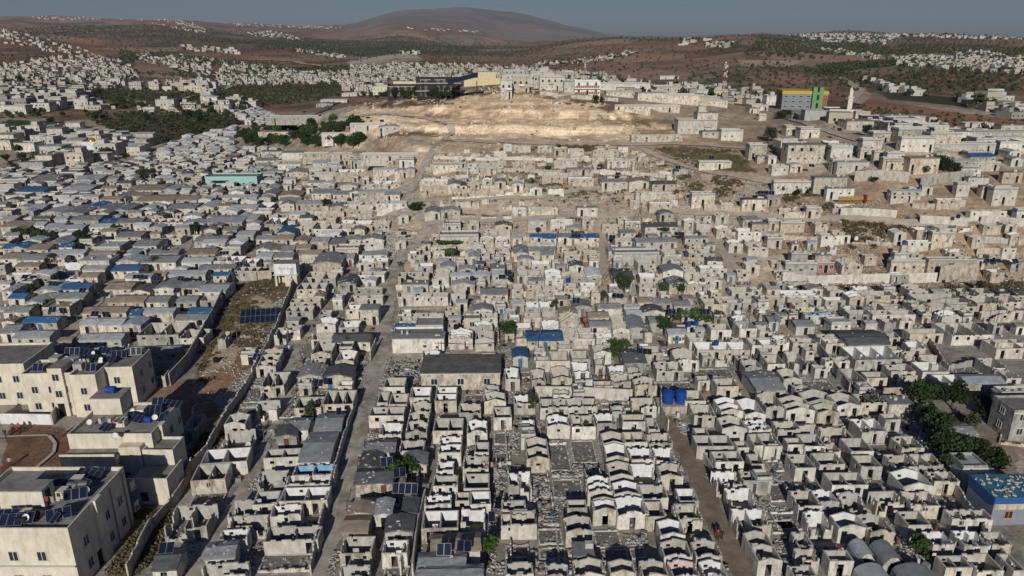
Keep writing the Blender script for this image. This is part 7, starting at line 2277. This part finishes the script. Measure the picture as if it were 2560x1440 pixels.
# ------------------------------------------------------------ olive orchards: the 300 nearest trees singly, the rest as one spread
ORCH = [([(200,280),(560,288),(600,312),(420,352),(330,340),(260,325)], 8.6, 2.7), ([(570,218),(840,205),(862,240),(700,268),(560,262),(500,245)], 10, 2.8), ([(200,222),(480,232),(560,262),(300,275),(240,250)], 9, 3.0),
        ([(2130,262),(2560,300),(2560,345),(2380,318),(2140,290)], 11, 1.9), ([(2040,165),(2240,150),(2260,160),(2060,188)], 10, 4), ([(620,172),(870,165),(870,195),(600,205)], 13, 4.2), ([(0,335),(200,330),(180,350),(0,360)], 7, 2.6), ([(0,262),(60,255),(130,290),(0,300)], 8, 2.6), ([(470,262),(560,265),(640,285),(600,300),(470,285)], 8, 2.6),
        ([(2000,175),(2560,215),(2560,232),(2200,228),(2060,205)], 13, 3.4), ([(1720,150),(1960,160),(2120,220),(2110,262),(1760,262)], 17, 2.4), ([(2240,165),(2560,190),(2560,215),(2250,190)], 14, 3.6),
        ([(0,400),(180,380),(120,440),(0,440)], 9, 3), ([(330,185),(520,200),(600,198),(480,178)], 12, 4), ([(440,140),(700,160),(620,168),(440,160)], 16, 5), ([(300,190),(340,150),(470,135),(300,125)], 18, 5), ([(700,100),(1200,120),(1200,134),(840,142),(640,120)], 40, 8), ([(1900,95),(2120,105),(2300,135),(2040,150),(1860,140)], 20, 5), ([(2240,110),(2560,120),(2560,140),(2260,135)], 22, 5), ([(480,100),(900,105),(1100,118),(1000,135),(600,110)], 34, 7)]
pos = []
_yy = np.exp(np.linspace(math.log(380), math.log(5200), 1)); rr = np.random.default_rng(8)
for poly, sp, r in ORCH:
    xs = [unproj(*p) for p in poly]; x0, x1 = min(a[0] for a in xs), max(a[0] for a in xs); y0, y1 = min(a[1] for a in xs), max(a[1] for a in xs)
    A, B = np.meshgrid(np.arange(x0, x1, sp), np.arange(y0, min(y1, y0 + 2600), sp * 1.05)); A = A.ravel() + rr.uniform(-.2, .2, A.size) * sp + B.ravel() * .12 % sp; B = B.ravel() + rr.uniform(-.2, .2, B.size) * sp
    Z = elev(A, B); qx, qy = project(A, B, Z); k = inpoly(qx, qy, poly) & (fbm(A, B, 90, 3, 3) > .34); A, B = A[k], B[k]
    for a, b_ in zip(A[:2600], B[:2600]):
        i, j = int(a - OX0), int(b_ - OY0)
        if 0 <= i < OCC.shape[0] and 0 <= j < OCC.shape[1] and OCC[i, j] & 11: continue
        pos.append((a, b_, r * float(rr.uniform(.7, 1.2)) * .62))
pos.sort(key=lambda p: p[1] / p[2])
print('olives', len(pos))
OM = [crown_mesh(1, 1.0, 130, 500 + k, leaf=.24, lobes=6) for k in range(4)]
for m_ in OM: m_.materials.append(LEAF[1] if m_ is not OM[0] else LEAF[0])
ntr = MB(); ntr.tube([(0, 0, -.3), (.05, 0, .35)], [.12, .08], 5); q0 = ntr.build('trunk', [BARK]); TRM = q0.data; bpy.data.objects.remove(q0)
for k, (a, b_, r) in enumerate(pos[:300]):
    o = empty('olive_tree', (a, b_, el(a, b_))); c = bpy.data.objects.new('crown', OM[k % 4]); COL.objects.link(c); c.parent = o; c.scale = (r*1.3, r*1.3, r*1.5); c.location = (0, 0, r*.35); c.rotation_euler = (0, 0, k*1.7)
    t_ = bpy.data.objects.new('trunk', TRM); COL.objects.link(t_); t_.parent = o; t_.scale = (r, r, r*2); placed(o, 'round grey-green olive tree in an orchard', a, b_, 'olive tree', 'olive trees in the orchards')
A = np.array(pos[300:]); r = np.random.default_rng(9)
if len(A):
    far_n = len(A); m = 14; c = np.stack([A[:, 0], A[:, 1], elev(A[:, 0], A[:, 1]) + A[:, 2]*.9], -1)
    P = r.normal(size=(far_n, m, 3)); P /= np.linalg.norm(P, axis=2)[..., None]; P = c[:, None] + P * A[:, 2][:, None, None] * r.uniform(.4, 1.05, (far_n, m, 1)) * np.array([1.15, 1.15, .85]); P = P.reshape(-1, 3)
    a = r.normal(size=(len(P), 3)); a /= np.linalg.norm(a, axis=1)[:, None]; b_ = np.cross(a, r.normal(size=(len(P), 3))); b_ /= np.linalg.norm(b_, axis=1)[:, None] + 1e-9; s = np.repeat(A[:, 2], m)[:, None] * .5
    o = quads('olive_orchard', np.stack([P - a*s, P + b_*s, P + a*s, P - b_*s], 1).reshape(-1, 3), [LEAF[1], LEAF[0]]); tag(o, 'far olive orchards on the slopes', 'orchard', kind='stuff')

# scattered olives and scrub oaks over the far hills, in loose rows
A, B = np.meshgrid(np.arange(-3600, 3600, 24.0), np.arange(640, 5200, 27.0)); r = np.random.default_rng(55)
A = (A + r.uniform(-6, 6, A.shape) + B * .21 % 24).ravel(); B = (B + r.uniform(-5, 5, B.shape)).ravel()
dens = fbm(A, B, 420, 83, 5) * .6 + fbm(A, B, 110, 87, 4) * .5 + r.uniform(-.14, .14, A.size)
k = (np.abs(A / B) < .78) & (dens > .53); A, B = A[k], B[k]; Z = elev(A, B); qx, qy = project(A, B, Z)
k = ~inpoly(qx, qy, [(0,168),(240,135),(340,170),(870,165),(1080,158),(1560,196),(1560,260),(0,260)]) & (qy < 262); A, B, Z = A[k], B[k], Z[k]
R_ = r.uniform(1.6, 3.4, len(A)) * np.clip(B / 2200, .8, 1.5); m = 7; print('hill trees', len(A))
P = r.normal(size=(len(A), m, 3)); P /= np.linalg.norm(P, axis=2)[..., None]; P = (np.stack([A, B, Z + R_*.7], -1)[:, None] + P * R_[:, None, None] * r.uniform(.2, .9, (len(A), m, 1))).reshape(-1, 3)
a = r.normal(size=(len(P), 3)); a /= np.linalg.norm(a, axis=1)[:, None]; b_ = np.cross(a, r.normal(size=(len(P), 3))); b_ /= np.linalg.norm(b_, axis=1)[:, None] + 1e-9; s = np.repeat(R_, m)[:, None] * .65
tag(quads('hill_trees', np.stack([P - a*s, P + b_*s, P + a*s, P - b_*s], 1).reshape(-1, 3), [LEAF[1], M_('scrub_oak', (.07, .065, .04), var=.2)]), 'small trees scattered in rows over the far brown hills', 'trees', kind='stuff')

# ------------------------------------------------------------ the towns beyond: nearest houses singly, the rest as one spread
FARM = [M_('far_wall_cream', (.43, .385, .30), var=.1), M_('far_wall_white', (.49, .47, .43), var=.08), M_('far_wall_grey', (.31, .285, .245), var=.12), M_('far_roof', (.27, .25, .225), var=.2), DARK]
CL = [  # polygon, count, size, height, tall share
 ([(0,235),(180,225),(420,245),(600,270),(600,300),(470,290),(200,280),(130,262),(0,268)], 70, (9, 14), (4, 9.5)),
 ([(0,200),(200,178),(330,195),(340,218),(150,235),(0,240)], 120, (7, 12), (3, 8)),
 ([(0,168),(110,150),(240,135),(340,170),(330,192),(200,178),(0,200)], 190, (6, 10), (3, 6)),
 ([(240,160),(340,175),(345,200),(230,200)], 90, (4, 7), (2.5, 3.5)),
 ([(330,128),(460,140),(700,168),(870,200),(700,212),(560,206),(480,185),(340,150)], 330, (6, 11), (3, 7)),
 ([(420,205),(700,190),(860,200),(850,212),(600,222),(420,222)], 120, (6, 10), (3, 6)),
 ([(640,192),(860,178),(1000,180),(1040,205),(860,215),(700,206)], 260, (6, 9), (3, 5)),
 ([(860,165),(1080,158),(1340,168),(1560,196),(1540,212),(1380,200),(1040,200),(900,185)], 520, (6, 9), (2.8, 5)),
 ([(560,232),(900,205),(960,215),(900,245),(700,240)], 26, (8, 12), (3, 7)),
 ([(1000,128),(1050,128),(1050,136),(1000,136)], 8, (14, 18), (5, 9)),
 ([(440,112),(480,112),(620,132),(600,140),(470,128)], 26, (14, 22), (6, 12)),
 ([(0,78),(40,80),(140,105),(240,130),(150,135),(0,108)], 70, (9, 14), (4, 7)),
 ([(370,42),(480,55),(500,68),(520,78),(450,62)], 70, (14, 22), (4, 8)),
 ([(600,75),(720,82),(760,105),(640,92)], 60, (14, 22), (5, 9)),
 ([(380,58),(520,80),(510,84),(390,64)], 40, (12, 18), (4, 7)),
 ([(735,122),(860,140),(850,146),(735,128)], 40, (14, 24), (4, 6)),
 ([(2230,145),(2400,150),(2545,165),(2560,185),(2440,180),(2250,165)], 260, (9, 15), (4, 7)),
 ([(2380,133),(2480,135),(2540,150),(2400,148)], 60, (10, 16), (4, 6)),
 ([(1980,88),(2250,90),(2210,112),(2050,106)], 150, (14, 26), (5, 9)),
 ([(1960,84),(2560,92),(2560,100),(2300,94),(1960,90)], 260, (14, 26), (4, 8)),
 ([(1700,90),(1860,110),(1840,120),(1690,118)], 30, (12, 20), (4, 6)),
 ([(1340,160),(1480,148),(1590,130),(1592,136),(1480,156),(1340,166)], 60, (10, 15), (3, 5)),
 ([(2150,200),(2180,205),(2300,235),(2290,242),(2200,225)], 24, (9, 14), (4, 6)),
 ([(2430,245),(2560,255),(2560,300),(2500,292),(2430,262)], 22, (10, 16), (4, 12)),
 ([(2420,130),(2560,150),(2560,170),(2480,160)], 50, (10, 16), (4, 7)),
 ([(2060,120),(2200,140),(2190,150),(2050,130)], 24, (10, 16), (4, 6)),
 ([(2060,300),(2380,320),(2560,355),(2560,365),(2100,312)], 14, (8, 12), (3, 5)),
 ([(1420,200),(1900,225),(1960,262),(1800,262),(1560,240)], 60, (6, 10), (3, 6)),
 ([(560,55),(860,68),(840,74),(560,64)], 90, (14, 24), (4, 7)),
 ([(80,40),(420,44),(400,52),(80,50)], 90, (14, 24), (4, 7)),
 ([(1020,68),(1200,78),(1190,82),(1020,74)], 24, (18, 28), (4, 6)),
]
far = []; rr = random.Random(41)
for poly, n, sz, hz in CL:
    x0, x1 = min(p[0] for p in poly), max(p[0] for p in poly); y0, y1 = min(p[1] for p in poly), max(p[1] for p in poly); k = 0; tr = 0
    while k < n and tr < n * 12:
        tr += 1; px, py = rr.uniform(x0, x1), rr.uniform(y0, y1)
        if not inpoly([px], [py], poly)[0]: continue
        x, y = unproj(px, py); w = rr.uniform(*sz) * (.82 if y > 900 else 1); L = w * rr.uniform(.6, 1); h = rr.choice([hz[0], hz[0], rr.uniform(*hz)])
        if y < 950:
            if occ_test(x, y, w, L, 0) > .02 and y < 950 and abs(x) < 415: continue
            occ_mark(x, y, w, L, 0, 8, 1)
        far.append((x, y, w, L, h, rad(rr.uniform(-14, 14)), rr.choice([0, 0, 1, 1, 2]))); k += 1
far.sort(key=lambda f: f[1] / f[2])
def far_shape(mb, w, L, h, c, M, rnd, det):
    T = M
    def bx(x0, x1, y0, y1, z0, z1, m, top):
        n = len(mb.v); mb.box(x0, x1, y0, y1, z0, z1, m, top, False)
        for i in range(n, len(mb.v)): mb.v[i] = tuple(T @ Vector(mb.v[i]))
    bx(-w/2, w/2, 0, L, -4, h, c, 3)
    if rnd.random() < .45: bx(-w/2 + w*.1, -w/2 + w*rnd.uniform(.3, .6), L*.3, L*.8, h + .01, h + 2.6, c, 3)
    if rnd.random() < .3: bx(w/2 + .01, w/2 + w*.4, L*.2, L*.8, -4, h*.6, c, 3)
    if det:
        fl = max(1, int(h / 3)); nc = max(2, int(w / 3))
        for r in range(fl):
            for k in range(nc):
                if rnd.random() < .8:
                    x = -w/2 + w*(k + .5)/nc; z = r*3 + 1.1; mb.face([tuple(T @ Vector(p)) for p in ((x - .5, -.03, z), (x + .5, -.03, z), (x + .5, -.03, z + 1.1), (x - .5, -.03, z + 1.1))], 4)
        if rnd.random() < .5: bx(-w/2 - .4, w/2 + .4, -.9, -.01, h*.5, h*.5 + .2, c, 3)
for k, (x, y, w, L, h, yaw, c) in enumerate(far[:300]):
    rnd = random.Random(k); mb = MB(); far_shape(mb, w, L, h, c, Matrix.Identity(4), rnd, True)
    o = mb.build('distant_house', FARM, None, (x, y, el(x, y)), yaw); placed(o, ['cream', 'white', 'grey'][c] + (' many-storey' if h > 6 else ' low') + ' distant house', x, y, 'house', 'houses of the towns beyond')
tv = []; rt = np.random.default_rng(77)
for (x, y, w, L, h, yaw, c) in far:
    for q in range(2 if y < 2500 else 1):
        if rt.random() < .55: tv.append((x + rt.uniform(-1.3, 1.3) * w, y + rt.uniform(-1.6, 1.6) * w, w * rt.uniform(.2, .36)))
A = np.array(tv); m = 12; c_ = np.stack([A[:, 0], A[:, 1], elev(A[:, 0], A[:, 1]) + A[:, 2]*.9], -1); P = rt.normal(size=(len(A), m, 3)); P /= np.linalg.norm(P, axis=2)[..., None]
P = (c_[:, None] + P * A[:, 2][:, None, None] * rt.uniform(.3, 1.05, (len(A), m, 1))).reshape(-1, 3); a = rt.normal(size=(len(P), 3)); a /= np.linalg.norm(a, axis=1)[:, None]; b_ = np.cross(a, rt.normal(size=(len(P), 3))); b_ /= np.linalg.norm(b_, axis=1)[:, None] + 1e-9; s_ = np.repeat(A[:, 2], m)[:, None] * .55
tag(quads('town_trees', np.stack([P - a*s_, P + b_*s_, P + a*s_, P - b_*s_], 1).reshape(-1, 3), [LEAF[1], LEAF[0]]), 'dark trees between the far town houses', 'trees', kind='stuff')
mb = MB()
for k, (x, y, w, L, h, yaw, c) in enumerate(far[300:]): far_shape(mb, w, L, h, c, Matrix.Translation((x, y, el(x, y))) @ Matrix.Rotation(yaw, 4, 'Z'), random.Random(k + 999), y < 1500)
o = mb.build('distant_town', FARM); tag(o, 'pale houses of the far towns in the valley and on the ridges', 'town', kind='stuff')
print('far houses', len(far))
HZ = True

merge_surplus('roofless_house', 300, 'roofless_shells', 'small far roofless block shells among the houses', 'ruins')
merge_surplus('tarp_roof_house', 300, 'camp_shelters', 'small far sheet-roofed shelters of the camp', 'shelters')
merge_surplus('flat_roof_house', 265, 'block_houses', 'small far flat-roofed block houses', 'houses')
finish_labels()
# ------------------------------------------------------------ the dusty air
zmax = float(max(gv[:, 2].max(), CAMH)) + 12; zmin = float(gv[:, 2].min()) - 1
q = MB(); xw = 19000; q.box(-xw, xw, -400, 14200, zmin, zmax)
hm = bpy.data.materials.new('dusty_air'); hm.use_nodes = True; N = hm.node_tree; N.nodes.clear()
pv = N.nodes.new('ShaderNodeVolumePrincipled'); pv.inputs['Color'].default_value = (.78, .86, .98, 1); pv.inputs['Density'].default_value = 3.0e-5; pv.inputs['Anisotropy'].default_value = 0.0
mo_ = N.nodes.new('ShaderNodeOutputMaterial'); N.links.new(pv.outputs[0], mo_.inputs['Volume'])
tag(q.build('haze', [hm]), 'thin dusty air', None, kind='stuff')
